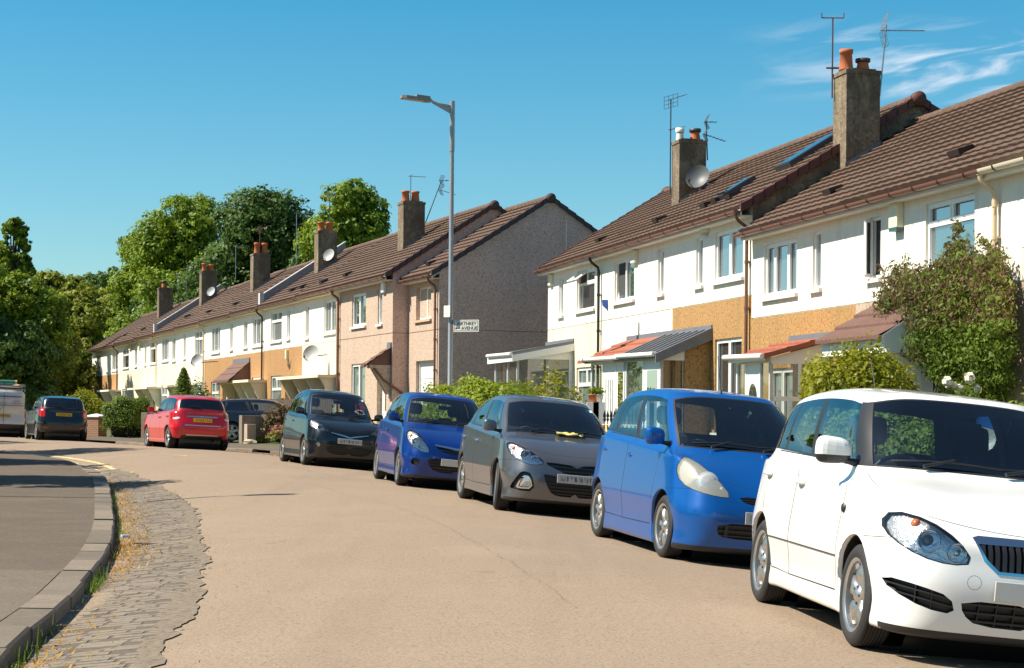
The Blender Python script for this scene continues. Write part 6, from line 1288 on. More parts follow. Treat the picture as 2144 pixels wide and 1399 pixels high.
uu, zz = FM.uz(414, 756, .9); H.dish(uu, .9, zz, .28, (-.3, -.9, .3))
H = far(375, 428, 'cream terraced house behind the narrow conifer', [((407.6, 694), (423.6, 745), 'X', 1), ((384.7, 699), (388.6, 750), '1', 3)], M_WHITE, M_CREAM, ((421.6, 639.6), (453.6, 618), 567, 417.6), [(.25, .42, 'pot'), (.72, .36, 'pot')], can=(352, 378, (.1, .6)), low=[(408, 424, 'T', 4, 2.9)], aer=[(.55, -1.0, 1.35, 'tee', M_ALU, .6)], vents=[(392, 663), (438, 653)])
c = H.ch; H.dish(c[1]+.30, c[3]+(c[2]-c[3])*.6, c[5]-1.1, .24, (-.45, -.85, .3))
H = far(330, 375, 'cream terraced house with cream downpipe below the raised party wall', [((339, 709), (352.7, 755), '3', 1), ((360.7, 706), (367.5, 755), '1', 1)], M_WHITE, M_CREAM, can=(344, 368, (.1, .55, .95)), low=[(338, 350, 'T', 1, 2.9)], door=(354, 360))
H = far(289, 330, 'cream terraced house with slab canopy on three brackets', [((314.5, 715), (328, 760), 'T', 2), ((303, 718), (306.5, 764), '1', 3)], M_WHITE, M_CREAM, ((332.6, 665.8), (362, 645.7), 602, 328.6), [(.4, .42, 'cowl')], par=True, pipe=(M_PIPEC, 1), can=(268, 309, (.3, .65, .97)), low=[(315, 326, 'T', 2, 2.9)], aer=[(.5, -.8, 1.2, 'tee', M_ALU, .5), (.1, -.4, .9, 'tee', M_ALU, .9)])
H = far(248, 289, 'cream terraced house with open top light and two wall boxes', [((257.3, 731), (269.6, 770), 'T', 2), ((282.5, 724), (286.8, 767), '1', 3)], M_WHITE, M_CREAM, low=[(256, 264, 'T', 4, 2.85)], vents=[(300, 690)])
for px_, py_ in ((274, 728), (293, 726)): H.alarm(mu(px_, py_), FM.uz(px_, py_+6)[1], .4, .6, mt=M_CREAM)
H = far(193, 248, 'white and orange house at the far end of the terrace', [((235, 734), (246.3, 775), '2', 1), ((223.5, 739), (225.7, 779), '1', 1), ((204, 742), (210.4, 786), '2', 1)], M_WHITE, M_ORNGF, pipe=(M_PIPEB, 1), can=(205, 229, (.1, .9)), canm=M_WHITE, low=[(232, 243, '2', 1, 2.6)], door=(212, 219), left=True, vents=[(262, 702)])
# ================================================================== trees
def tpx(px, top, Y, w_px, trunk, m, seed, label, n, size, **k):
    r = ray(px, top); s = FPX/Y; zb = land_z(Y, 12)+.2; h = r[2]*Y+CAM_Z-zb-trunk
    return tree(r[0]*Y, Y, zb, w_px/s, h, trunk, m, seed, label, group='trees beyond the terrace', n=n, size=size, **k)
tpx(735, 385, 100, 215, 2.5, L_TREE, 11, 'light green round tree behind the pink house chimney', 16000, .26, lobes=30)
tpx(555, 396, 110, 262, 2.5, L_DARK, 12, 'dark broad tree, tallest above the middle chimneys', 22000, .29, lobes=36)
tpx(385, 415, 134, 235, 3, L_TREE, 13, 'light green tree between the two dark crowns', 19000, .32, lobes=32)
tpx(470, 520, 122, 230, 1.0, L_DARK, 14, 'low dark tree directly behind the roofs', 14000, .32, lobes=24)
tpx(650, 470, 104, 190, 1.0, L_DARK, 15, 'low dark tree behind the white dish chimney', 12000, .29, lobes=22)
tpx(300, 500, 152, 190, 2, L_TREE, 16, 'mid green tree above the last roof of the terrace', 15000, .36, lobes=26)
tpx(228, 552, 172, 170, 2, L_DARK, 17, 'rounded dark tree by the end of the terrace', 13000, .40, lobes=24)
tpx(250, 610, 165, 190, .6, L_OLIVE, 27, 'olive tree right above the hip of the far roof', 15000, .36, lobes=24)
tpx(350, 590, 140, 190, .6, L_DARK, 26, 'dark bush-like tree behind the nearest of the far chimneys', 13000, .33, lobes=22)
tpx(130, 584, 145, 170, 1.5, L_OLIVE, 18, 'low olive tree in the dip of the skyline', 13000, .36, lobes=24)
tpx(160, 612, 124, 160, .4, L_OLIVE, 19, 'broad olive bush-like tree in front of the last gable', 22000, .27, lobes=34)
tpx(100, 680, 112, 200, .3, L_OLIVE, 20, 'spreading olive tree with boughs low over the black car', 22000, .25, lobes=32)
tpx(28, 445, 108, 150, 2.5, L_TREE, 21, 'tall thin-topped tree at the left edge', 9000, .26, lobes=44, conic=.5)
tpx(15, 560, 100, 215, 1, L_TREE, 22, 'mid green tree at the left edge below the tall one', 20000, .26, lobes=30)
tpx(20, 690, 96, 210, .4, L_DARK, 23, 'dark tree low behind the white van', 16000, .26, lobes=26)
tpx(-110, 520, 96, 260, 1.5, L_TREE, 24, 'mid green tree beyond the left edge', 9000, .32, lobes=20)
# trees, hedge and lamp on the near corner, left of the picture: some throw the shadows on the corner pavement, some only darken reflections in the cars
tree(-12.9, 29.3, .3, 5.0, 4.6, 1.4, L_TREE, 31, 'corner garden tree shading the near pavement', n=9000, size=.24, group='corner garden trees')
tree(-12.6, 18.4, .3, 3.2, 5.2, 1.5, L_TREE, 32, 'smaller corner garden tree nearer the camera', n=4000, size=.18, group='corner garden trees')
for k, (x, y) in enumerate(((-21, 8), (-27, 22))): tree(x, y, .3, 7.5, 8.5, 2, (L_TREE, L_DARK)[k % 2], 40+k, ('tall corner tree far to the left', 'tall tree behind the corner garden')[k], n=5000, size=.34, group='corner garden trees')
hedge((-12.8, 30), (-18.6, 49), 1.2, .4, 1.7, L_HEDGE, 51, 'unseen hedge added along the side road, left of the picture', 12000, .12)  # added out of view so the car sides reflect something dark
for k, (x, y) in enumerate(((-16.2, 38), (-19.8, 45.5), (-24.5, 54), (-29.5, 64))): tree(x, y, .4, 6 if k == 0 else 7, 6 if k == 0 else 7.5, 1.5, L_DARK, 45+k, ('dark tree behind the side road hedge', 'second dark tree, added unseen further along the side road hedge', 'third dark tree, added unseen where the side road bends', 'dark tree added unseen, furthest along the side road')[k], n=5000, size=.3, group='corner garden trees')  # all but the first are an added, unseen dark band for the car reflections
hedge((-9.5, 2), (-11.5, 26), 1.0, .25, 1.5, L_HEDGE, 50, 'clipped hedge round the corner garden', 12000, .10)
# ================================================================== street furniture and gardens
M_GALV = mat('galvanised_steel', (.34, .36, .37), .45, .5, var=.12, vscale=5); M_LHEAD = mat('lantern_grey', (.20, .20, .20), .5); M_SIGNW = mat('sign_white', (.74, .73, .66), .45); M_SIGNK = mat('sign_black', (.02, .02, .02), .5)
def lamp_post(x, y, z, h, label, armdir, sign=False):
    t = empty('street_lamp', (x, y, z), 0, label, 'street lamp', 'street lamps'); m = MB(); m.tube([(0, 0, -.1), (0, 0, 1.5)], [.084, .084], 14); m.tube([(0, 0, 1.5), (0, 0, 1.56), (0, 0, h-1.15)], [.084, .057, .052], 14, caps=False)
    m.tube([(0, 0, h-1.17), (0, 0, h)], [.062, .062], 14); m.box(-.04, .04, -.087, -.07, .45, 1.0); m.build('column', M_GALV, t)
    d = Vector((*armdir, 0)).normalized(); a = MB(); p = lambda s, dz: d*s+Vector((0, 0, h+dz)); a.tube([p(0, -.12), p(.35, -.09), p(.55, -.02)], [.035, .03, .03], 8); a.prism([(.03, h-.1), (.5, h-.08), (.03, h-.30)], -.012, .012, axis='y')
    ro = Matrix.Rotation(math.atan2(d.y, d.x), 4, 'Z'); n0 = len(a.v)
    a.v[-6:] = [tuple(ro @ Vector(q)) for q in a.v[-6:]]; a.build('arm', M_GALV, t)
    b = MB(); b.M = Matrix.Translation((0, 0, h-.02)) @ ro @ Matrix.Translation((.85, 0, .02)) @ Matrix.Rotation(D2R(-3), 4, 'Y')
    b.prism([(-.33, -.05), (-.28, -.13), (.30, -.14), (.40, -.08), (.40, .08), (.30, .14), (-.28, .13), (-.33, .05)], -.045, .02); b.prism([(-.28, -.09), (.05, -.10), (.05, .10), (-.28, .09)], .02, .075); o = b.build('lantern', M_LHEAD, t)
    g = MB(); g.M = b.M; g.box(-.12, .34, -.095, .095, -.052, -.046); g.build('lens', mat('lantern_lens', (.45, .42, .34), .15), o); return t
LP = at(941.5, 860, 41.0); LPZ = land_z(41, 2.0); lamp = lamp_post(LP.x, LP.y, LPZ, at(941, 212, 41).z-LPZ, 'tall grey street lamp carrying the street name sign', (-.93, -.36))
def letters(txt, size, parent, m, pos):
    cu = bpy.data.curves.new('lettering', 'FONT'); cu.body = txt; cu.size = size; cu.extrude = .001; cu.align_x = 'LEFT'; cu.offset = .0012; cu.materials.append(m); tmp = bpy.data.objects.new('tmp', cu); COL.objects.link(tmp)
    dg = bpy.context.evaluated_depsgraph_get(); me = bpy.data.meshes.new_from_object(tmp.evaluated_get(dg)); bpy.data.objects.remove(tmp); o = bpy.data.objects.new('lettering', me); COL.objects.link(o); o.parent = parent
    if not me.materials: me.materials.append(m)
    o.matrix_local = pos; return o
def street_sign():
    c = at(979, 683, 41.0-.1); s = FPX/41; w, h = 57/s, 25/s; t = empty('street_name_sign', (LP.x, LP.y-.07, c.z), D2R(-22), 'small white sign reading AIRTHREY AVENUE with a left arrow', 'sign'); x0 = c.x-LP.x-w/2
    m = MB(); m.box(x0, x0+w, -.012, .012, -h/2, h/2, 0); e = .008
    for (a, b, c0, d) in ((x0+.02, x0+w-.02, h/2-.03, h/2-.03+e), (x0+.02, x0+w-.02, -h/2+.022, -h/2+.022+e), (x0+.02, x0+.02+e, -h/2+.022, h/2-.022), (x0+w-.028, x0+w-.02, -h/2+.022, h/2-.022)): m.box(a, b, -.014, -.012, c0, d, 1)
    m.build('plate', [M_SIGNW, M_SIGNK], t)
    k = MB(); k.tube([(0, .06, .08), (x0+.01, .0, .08)], .01, 5); k.tube([(0, .06, -.08), (x0+.01, .0, -.08)], .01, 5); k.box(x0-.035, x0, -.012, .012, -h/2, h/2); k.build('bracket', mat('rusty_bracket', (.22, .09, .07), .8), t)
    R = Matrix.Rotation(math.pi/2, 4, 'X')
    letters('AIRTHREY', .107, t, M_SIGNK, Matrix.Translation((x0+.085, -.0145, .014)) @ R); letters('AVENUE', .107, t, M_SIGNK, Matrix.Translation((x0+.20, -.0145, -.088)) @ R)
    a = MB(); q = [(.035, 0), (.085, .032), (.078, .010), (.17, .010), (.17, -.010), (.078, -.010), (.085, -.032)]; a.put([(x0+px_, -.0145, -.052+pz) for px_, pz in q], [(0, 1, 2, 3, 4, 5, 6)]); a.build('arrow', M_SIGNK, t)
    c = at(936, 652, 41.0-.12); w, h = .22, 24/s; t = empty('parking_notice', (c.x, c.y, c.z), D2R(-48), 'small white notice plate tilted on the lamp post', 'sign'); m = MB(); m.box(-w/2, w/2, -.006, .006, -h/2, h/2, 0)
    r = random.Random(2)
    for k in range(5):
        z = h/2-.05-k*.038; x = -.07
        while x < .05: l = r.uniform(.01, .03); m.box(x, x+l, -.0075, -.006, z, z+.012, 1); x += l+.012
    m.build('plate', [M_SIGNW, mat('faded_print', (.45, .44, .42), .6)], t); k = MB(); k.tube([(w/2-.02, .0, .05), (w/2+.02, .05, .05)], .01, 5); k.build('clip', M_GALV, t)
street_sign()
# lamp whose long shadow crosses the road from the left
T_ = ground_hit(600, 1037); hh = 7.6; ex = hh/math.tan(SUN_EL); ls = lamp_post(T_.x-math.cos(SUN_A)*ex-1.1, T_.y-math.sin(SUN_A)*ex+.12, zg(23)+.18, hh, 'street lamp to the left whose shadow crosses the road', (1, -.1))
# ---- garden edges on the right-hand side
M_STONE = mat('wall_stone', (.24, .20, .155), .95, var=.25, vscale=2, speck=.5, sscale=20, streak=.3, bump=.5, bscale=20); M_STONEP = mat('wall_pink', (.44, .33, .25), .95, var=.15, vscale=2, speck=.4, sscale=20, bump=.3); M_FENCE = mat('fence_brown', (.13, .085, .06), .9, var=.3, vscale=3, streak=.4)
def brick(name, c1, c2, mortar, sc):
    m = mat(name, c1, .9); nt = m.node_tree; N = nt.nodes; L = nt.links; b = N['Principled BSDF']; tc = N.new('ShaderNodeTexCoord'); mp = N.new('ShaderNodeMapping'); mp.inputs['Rotation'].default_value = (math.pi/2, 0, 0); L.new(tc.outputs['Object'], mp.inputs[0])
    bk = N.new('ShaderNodeTexBrick'); bk.inputs['Scale'].default_value = sc; bk.inputs['Color1'].default_value = (*c1, 1); bk.inputs['Color2'].default_value = (*c2, 1); bk.inputs['Mortar'].default_value = (*mortar, 1); bk.inputs['Mortar Size'].default_value = .012; bk.inputs['Brick Width'].default_value = .23; bk.inputs['Row Height'].default_value = .08
    L.new(mp.outputs[0], bk.inputs['Vector']); L.new(bk.outputs['Color'], b.inputs['Base Color']); return m
M_BRICK = brick('brick_orange', (.40, .17, .075), (.32, .13, .06), (.35, .27, .2), 1.0); M_BRICKP = mat('wall_buff', (.50, .33, .19), .9, var=.1, vscale=3)
def gp(px, py, h=0): # point on the pavement/garden behind the right kerb
    return ground_hit(px, py, 0, lambda X, Y: zg(Y)+KERB_H+.03+h)
def pier(p, w, h, m, cap, label, name='gate_pier', capm=None, rz=0, group=None):
    t = empty(name, p, rz, label, 'gate post', group); b = MB(); b.box(-w/2, w/2, -w/2, w/2, -.1, h, bev=.012); b.build('shaft', m, t)
    if cap: c = MB(); c.box(-w/2-.05, w/2+.05, -w/2-.05, w/2+.05, h, h+.07, bev=.02); c.put([(-w/2-.03, -w/2-.03, h+.068), (w/2+.03, -w/2-.03, h+.068), (w/2+.03, w/2+.03, h+.068), (-w/2-.03, w/2+.03, h+.068), (0, 0, h+.16)], [(0, 1, 4), (1, 2, 4), (2, 3, 4), (3, 0, 4)]); c.build('cap', capm or M_SILL, t)
    return t
def wall(p0, p1, th, h, m, label, cap=None, name='garden_wall', step=None):
    a, b = Vector(p0), Vector(p1); d = b-a; L = d.xy.length; t = empty(name, ((a.x+b.x)/2, (a.y+b.y)/2, (a.z+b.z)/2), math.atan2(d.y, d.x), label, 'wall'); k = MB(); k.box(-L/2, L/2, -th/2, th/2, -.3, h, bev=.01); k.build('masonry', m, t)
    if cap: c = MB(); c.box(-L/2-.02, L/2+.02, -th/2-.03, th/2+.03, h, h+.06, bev=.012); c.build('coping', cap, t)
    return t
# brick gate pier and buff wall at the left end
p = gp(202, 914); s = FPX/p.y; rzF = math.atan2(-.36, .93); pier(p, 38/s/1.25, (914-868)/s-.12, M_BRICK, True, 'orange brick gate pier with white cap', capm=M_UPVC, rz=rzF)
q = gp(165, 912); p2 = gp(120, 911); wall((p2.x, p2.y, p2.z), (p.x-.45, p.y+.3, p.z), .22, (912-880)/s, M_BRICKP, 'low buff garden wall beside the brick pier', cap=M_SILL)
for k, (px_, py_) in enumerate(((165, 911),)): g = gp(px_, py_); shrub(g.x, g.y-.5, g.z, .35, .25, .28, L_OLIVE, 60, 'tuft of weeds at the foot of the buff wall', 300, .12, core=False)
a = gp(232, 916); b = gp(286, 916); s = FPX/a.y; hedge((a.x-.35, a.y+.9), (b.x+.45, b.y-.1), 1.5, a.z, (916-836)/s, L_HEDGE, 61, 'clipped privet hedge beside the brick gate pier', 22000, .085)
pa = gp(284, 916); pb = gp(307, 917); s = FPX/pa.y; pier(pa, 15/s, 48/s, M_STONE, False, 'weathered grey stone gate post beside the hedge', rz=rzF); pc = gp(297, 915); pier((pc.x+.02, pc.y+.2, pc.z), 13/s, 47/s, M_STONE, False, 'second weathered gate post, half hidden by its neighbour', rz=rzF)
pd = gp(330, 915); wall((pb.x-.1, pb.y, pb.z), (pd.x+.3, pd.y-.6, pd.z), .25, 52/s, M_STONEP, 'pale rough wall end behind the red car')
sh = gp(322, 908); shrub(sh.x+.6, sh.y+2.5, sh.z, .9, .7, 1.7, L_DARK, 62, 'dark round bush behind the pale wall end', 3000, .10); sy = gp(300, 905); shrub(sy.x, sy.y+6, sy.z, 1.4, 1.0, 1.9, L_YEL, 63, 'golden shrub behind the clipped hedge', 4000, .11)
sy = gp(168, 905); shrub(sy.x-.4, sy.y+2.6, sy.z, 1.35, 1.0, 2.05, L_YEL, 64, 'golden leaved shrub behind the buff wall', 7000, .12)
# boarded fence behind the parked estate
def fence(p0, p1, h, label):
    a, b = Vector(p0), Vector(p1); d = b-a; L = d.xy.length; t = empty('board_fence', a, math.atan2(d.y, d.x), label, 'fence'); n = int(L/.14); r = random.Random(8); k = MB()
    for i in range(n): x = L*i/n; k.box(x, x+L/n-.012, -.012, .012, .05, h+r.uniform(-.02, .02))
    k.build('boards', M_FENCE, t); k = MB()
    for z in (.35, h-.3): k.box(0, L, .013, .06, z, z+.08)
    k.build('rails', M_FENCE, t)
    for i in range(int(L/2.4)+1): q = MB(); q.box(i*2.4-.05, i*2.4+.05, .02, .12, -.2, h+.03); q.build('post', M_FENCE, t)
fa = at(452, 905, 66); fb = at(600, 905, 60); fence((fa.x, fa.y, land_z(66, 5)), (fb.x+1.6, fb.y-.6, land_z(62, 5)), at(500, 836, 64).z-land_z(64, 5), 'brown boarded fence behind the dark estate car')
# broken gate piers, blue bin and rocks by the drive
p = gp(511, 928); s = FPX/p.y; wall((p.x-.12, p.y-.05, p.z), (p.x+.5, p.y+.25, p.z), .34, 58/s, M_STONE, 'stepped stone gate pier, taller piece at the drive'); p3 = gp(522, 927); wall((p.x+.08, p.y-.3, p.z), (p.x+.36, p.y-.16, p.z), .42, 40/s, M_STONEP, 'shorter pinkish block in front of the stone gate pier')
p4 = gp(541, 928); pier(p4, 16/s, 56/s, M_STONEP, False, 'cracked pale gate post between the bin and the black car', rz=rzF); pier((p4.x+.24, p4.y+.05, p4.z), 14/s, 60/s, M_STONE, False, 'dark stone gate post joined to the cracked pale one', rz=rzF)
p5 = gp(531, 925); wall((p5.x-.35, p5.y+.25, p5.z), (p5.x+.35, p5.y+.1, p5.z), .12, 30/s, M_FENCE, 'low dark panel between the two gate posts')
def bin_(p, label):
    t = empty('wheelie_bin', p, rzF+.25, label, 'bin'); m = MB(); B_ = mat('bin_blue', (.0, .13, .48), .45); m.put([(-.20, -.24, .06), (.20, -.24, .06), (.20, .24, .06), (-.20, .24, .06), (-.28, -.33, .98), (.28, -.33, .98), (.28, .33, .98), (-.28, .33, .98)], [(0, 1, 2, 3), (0, 1, 5, 4), (1, 2, 6, 5), (2, 3, 7, 6), (3, 0, 4, 7)]); m.box(-.30, .30, -.35, .34, .90, .98, bev=.015); m.build('tub', B_, t)
    l = MB(); l.prism([(-.38, .985), (-.34, 1.02), (0, 1.075), (.36, 1.05), (.36, .985)], -.31, .31, axis='x'); l.tube([(-.28, .38, 1.0), (.28, .38, 1.0)], .02, 6); l.build('lid', B_, t)
    for sx in (-.24, .24): w = MB(); w.lathe([(0, -.03), (.10, -.03), (.10, .03), (0, .03)], 14, 'x', (sx, .27, .10)); w.build('wheel', M_TYRE, t)
bq = at(537, 870, 61.5); bin_((bq.x-.1, bq.y, land_z(61, 4)-.02), 'blue wheelie bin between stone gate posts')
def rock(p, r, label, seed):
    bm = bmesh.new(); bmesh.ops.create_icosphere(bm, subdivisions=2, radius=1); rr = random.Random(seed)
    for v in bm.verts: k = 1+rr.uniform(-.22, .22); v.co = Vector((v.co.x*r*1.6*k, v.co.y*r*k, max(-.02, v.co.z*r*.8*k)))
    bm.verts.index_update(); m = MB(); m.put([v.co for v in bm.verts], [[v.index for v in f.verts] for f in bm.faces]); bm.free(); o = m.build('rock', mat('pale_rock', (.46, .38, .28), .95, var=.2, vscale=5, bump=.4), None); o.location = p; tag(o, label, 'rock')
r1 = gp(517, 929); rock((r1.x+.12, r1.y-.3, r1.z+.03), .15, 'pale rough rock lying at the gate pier', 1); g1 = gp(535, 928); shrub(g1.x, g1.y-.25, g1.z, .42, .2, .22, L_OLIVE, 65, 'patch of weeds between the gate posts', 500, .09, core=False)
def flower_shrub(x, y, z, rx, ry, h, m, fm, seed, label, nf, fs, n=1500, size=.07):
    t = shrub(x, y, z, rx, ry, h, m, seed, label, n, size, 'flowering_shrub', 'shrub'); rng = np.random.default_rng(seed); k = MB()
    for i in range(nf):
        d = rng.normal(0, 1, 3); d[2] = abs(d[2])+.3; d[1] -= .5; d /= np.linalg.norm(d); p = d*np.array([rx, ry, h*.62])*rng.uniform(.85, 1.1)+np.array([0, 0, h*.38])
        for j in range(7): a = rng.uniform(0, 6.28); b = rng.uniform(-.5, .9); q = Vector((math.cos(a)*math.cos(b), math.sin(a)*math.cos(b), math.sin(b)))*fs*.55; u_ = q.orthogonal().normalized()*fs*.5; w_ = q.cross(u_).normalized()*fs*.5; k.put([Vector(p)+q-u_, Vector(p)+q-w_, Vector(p)+q+u_, Vector(p)+q+w_], [(0, 1, 2, 3)])
    k.build('flowers', fm, t); return t
g2 = gp(577, 930); flower_shrub(g2.x+.2, g2.y+.2, g2.z, .5, .4, .6, L_OLIVE, L_PINK, 66, 'low bush with pink flowers by the dark gate post', 14, .09); shrub(g2.x+.1, g2.y+.9, g2.z, .7, .35, 1.35, L_RED, 67, 'sparse reddish hedge above the pink flowers', 1800, .10, core=False, shell=.3)
# conifer and thin bush in the far gardens
def conifer(x, y, z, w, h, label, seed):
    t = empty('conifer', (x, y, z), 0, label, 'tree'); rng = np.random.default_rng(seed); n = 5200; zz = rng.uniform(0, 1, n)**.9; a = rng.uniform(0, 6.283, n); prof = w/2*np.clip(np.sin(np.pi*np.clip(zz*.80+.17, 0, 1))**.8, .06, 1)*(1-.35*zz); r = prof*rng.uniform(.55, 1.08, n); d = np.stack([np.cos(a), np.sin(a), np.full(n, .9)], 1)
    v, f = leaves(rng, np.stack([r*np.cos(a), r*np.sin(a), zz*h], 1), d, .15, up=.6, asp=.35, spread=.35); npmesh('foliage', v, f, L_HEDGE, t); b = MB(); b.tube([(0, 0, 0), (0, 0, h*.95)], [.07, .01], 7); b.lathe([(w*.30, .05), (w*.34, h*.3), (w*.22, h*.65), (0, h*.93)], 12, mat=1); b.build('trunk', [M_BARK, M_CORE], t)  # the trunk mesh also holds a dark core that blocks light inside the foliage
c = at(384, 860, 79); z0 = land_z(79, 6); conifer(c.x, c.y, z0, 1.35, at(384, 771, 79).z-z0, 'narrow dark conifer in front of the cream houses', 70); c = at(418, 860, 76); shrub(c.x, c.y, land_z(76, 6), .65, .5, at(418, 790, 76).z-land_z(76, 6), L_DARK, 71, 'thin loose bush beside the narrow conifer', 900, .13, core=False, shell=.1)
# hedge in front of the glass porch, and gardens behind the parked cars
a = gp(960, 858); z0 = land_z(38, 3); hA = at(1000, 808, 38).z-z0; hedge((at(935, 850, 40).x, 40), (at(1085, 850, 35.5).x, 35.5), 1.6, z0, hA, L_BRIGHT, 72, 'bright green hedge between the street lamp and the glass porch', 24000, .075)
c = at(1160, 830, 42); z0 = land_z(42, 6); shrub(c.x, c.y, z0, .85, .6, at(1160, 775, 42).z-z0, L_YEL, 73, 'young yellow-green shrub in front of the glass porch', 1500, .11, core=False, shell=.15)
pts = [on_side(Y, 2.55) for Y in (15.5, 19.5, 23.5, 27.5, 31.5)]
hedge(pts[1]+Vector((.35, .2, 0)), pts[2]+Vector((.3, -.2, 0)), .9, pts[1].z, 1.35, L_HEDGE, 74, 'green hedge seen through the windows of the bright blue car', 14000, .07)
wall(pts[0], pts[1], .2, .45, M_STONE, 'low garden wall behind the white car'); wall(pts[2], pts[3]-Vector((.0, .3, 0)), .2, .45, M_STONEP, 'low garden wall behind the grey car'); wall(on_side(32.5, 2.55), on_side(36, 2.55), .2, .6, M_STONE, 'low garden wall behind the deep blue car'); wall(on_side(43, 2.6), on_side(50, 2.9), .2, .6, M_STONE, 'low garden wall behind the tall black car')
hedge(on_side(44, 3.2), on_side(49, 3.6), .9, land_z(46, 3), 1.2, L_OLIVE, 75, 'rough hedge behind the tall black car', 7000, .09)
def railing(p0, p1, h, m, label, n, name='railing', spear=True, rails=(.25, .85)):
    a, b = Vector(p0), Vector(p1); d = b-a; L = d.xy.length; t = empty(name, a, math.atan2(d.y, d.x), label, 'railing'); k = MB()
    for z in rails: k.box(0, L, -.018, .018, h*z, h*z+.035)
    k.build('rails', m, t)
    for i in range(n):
        x = L*(i+.5)/n; q = MB(); q.tube([(x, 0, 0), (x, 0, h*.93)], .010, 6)
        if spear: q.lathe([(.010, h*.90), (.026, h*.93), (.012, h*.955), (.028, h*.975), (.003, h*1.06)], 8, 'z', (x, 0, 0))
        q.build('bar', m, t)
    return t
ra = at(1262, 900, 29.5); rb = at(1352, 900, 26.6); z0 = land_z(28, 3); hR = at(1300, 868, 28).z-z0; rl = railing((ra.x, ra.y, z0), (rb.x, rb.y, z0), hR, M_PIPEB, 'black spear-topped garden railing with bunting', 12, rails=(.30, .80))
M_GOLD = mat('spear_grey', (.30, .29, .27), .5); BC = [(.62, .10, .35), (.62, .48, .10), (.42, .42, .44), (.12, .42, .24), (.40, .12, .42)]
bt = empty('bunting', (ra.x, ra.y, z0), math.atan2(rb.y-ra.y, rb.x-ra.x), 'string of coloured cloth pennants along the black railing', 'bunting'); L = (Vector((rb.x, rb.y, 0))-Vector((ra.x, ra.y, 0))).length
k = MB(); k.tube([(0, -.03, hR*.86), (L, -.03, hR*.86)], .006, 5); k.build('string', M_UPVC, bt)
for i in range(11): x = L*(i+.5)/11; k = MB(); k.put([(x-.08, -.035, hR*.86), (x+.08, -.035, hR*.86), (x+.06, -.045, hR*.6), (x, -.04, hR*.45), (x-.06, -.035, hR*.6)], [(0, 1, 2, 3, 4)]); k.build('pennant', mat('cloth_%d' % (i % 5), BC[i % 5], .8), bt)
shrub((ra.x+rb.x)/2+.2, (ra.y+rb.y)/2+.5, z0, .6, .35, .7, L_YEL, 76, 'small plant behind the black railing', 900, .09, core=False)
wr = railing(on_side(11.5, 3.2), on_side(17.5, 3.0), .95, M_UPVC, 'white timber garden railing seen through the white car', 6, 'white_railing', False, (.45, .9))
hedge(on_side(11, 4.6), on_side(18, 4.4), 1.0, land_z(14, 4), 1.5, L_HEDGE, 77, 'dark hedge behind the white railing', 12000, .07); p = on_side(12.0, 3.6); flower_shrub(p.x, p.y, p.z, .8, .3, .75, L_HEDGE, L_PINK, 78, 'bed of pink flowers behind the white railing', 60, .07)
# big glossy bush and roses below the creeper house
c = at(1800, 830, 23); z0 = land_z(23, 6); shrub(c.x, c.y, z0, .80, .8, at(1800, 740, 23).z-z0, L_YEL, 79, 'large glossy yellow-green bush in front of the tiled canopy', 16000, .066, spread=.9, power=3.2)
c = at(2022, 840, 22); z0 = land_z(22, 7); t = shrub(c.x, c.y, z0, .30, .4, at(2020, 806, 22).z-z0, L_HEDGE, 80, 'rose bush with four pale cream blooms', 1600, .07, 'rose_bush'); rng = np.random.default_rng(5)
for (px_, py_, r_) in ((1983, 800, 12), (2030, 792, 13), (2010, 812, 9), (2046, 814, 9), (1996, 806, 8)):
    q = at(px_, py_, 21.8)-Vector((c.x, c.y, z0)); k = MB(); rr = r_/FPX*21.8
    for j in range(26):
        d = Vector(rng.normal(0, 1, 3)).normalized()*rr*rng.uniform(.5, 1); u_ = d.orthogonal().normalized()*rr*.55; w_ = d.cross(u_).normalized()*rr*.55; k.put([q+d-u_, q+d-w_, q+d+u_, q+d+w_], [(0, 1, 2, 3)])
    k.build('bloom', L_PALE, t)
shrub(at(2128, 840, 20).x, 20, land_z(20, 7), .5, .5, at(2128, 828, 20).z-land_z(20, 7), L_OLIVE, 81, 'low bush at the right edge of the picture', 1500, .08)
# terracotta pots on the porch ledge
for k_, (px_, lab) in enumerate(((1241, 'terracotta pot of seedlings on the porch ledge'), (1254, 'pale pot of trailing leaves beside the terracotta pot'))):
    q = at(px_, 842, 39.0); t = empty('flower_pot', q, 0, lab, 'flower pot'); k = MB(); k.lathe([(0, 0), (.07, 0), (.095, .14), (.105, .14), (.105, .17), (.085, .17)], 12); k.build('pot', M_TERRA if k_ == 0 else M_SILL, t); rng = np.random.default_rng(k_); P_, d = blob_pts(rng, (0, 0, .24), (.13, .13, .10), 90, .3); v, f = leaves(rng, P_, d, .07); npmesh('leaves', v, f, L_BRIGHT, t)
    s_ = MB(); s_.box(-.13, .13, -.12, .12, -.9, -.005); s_.build('stand', M_UPVC, t)
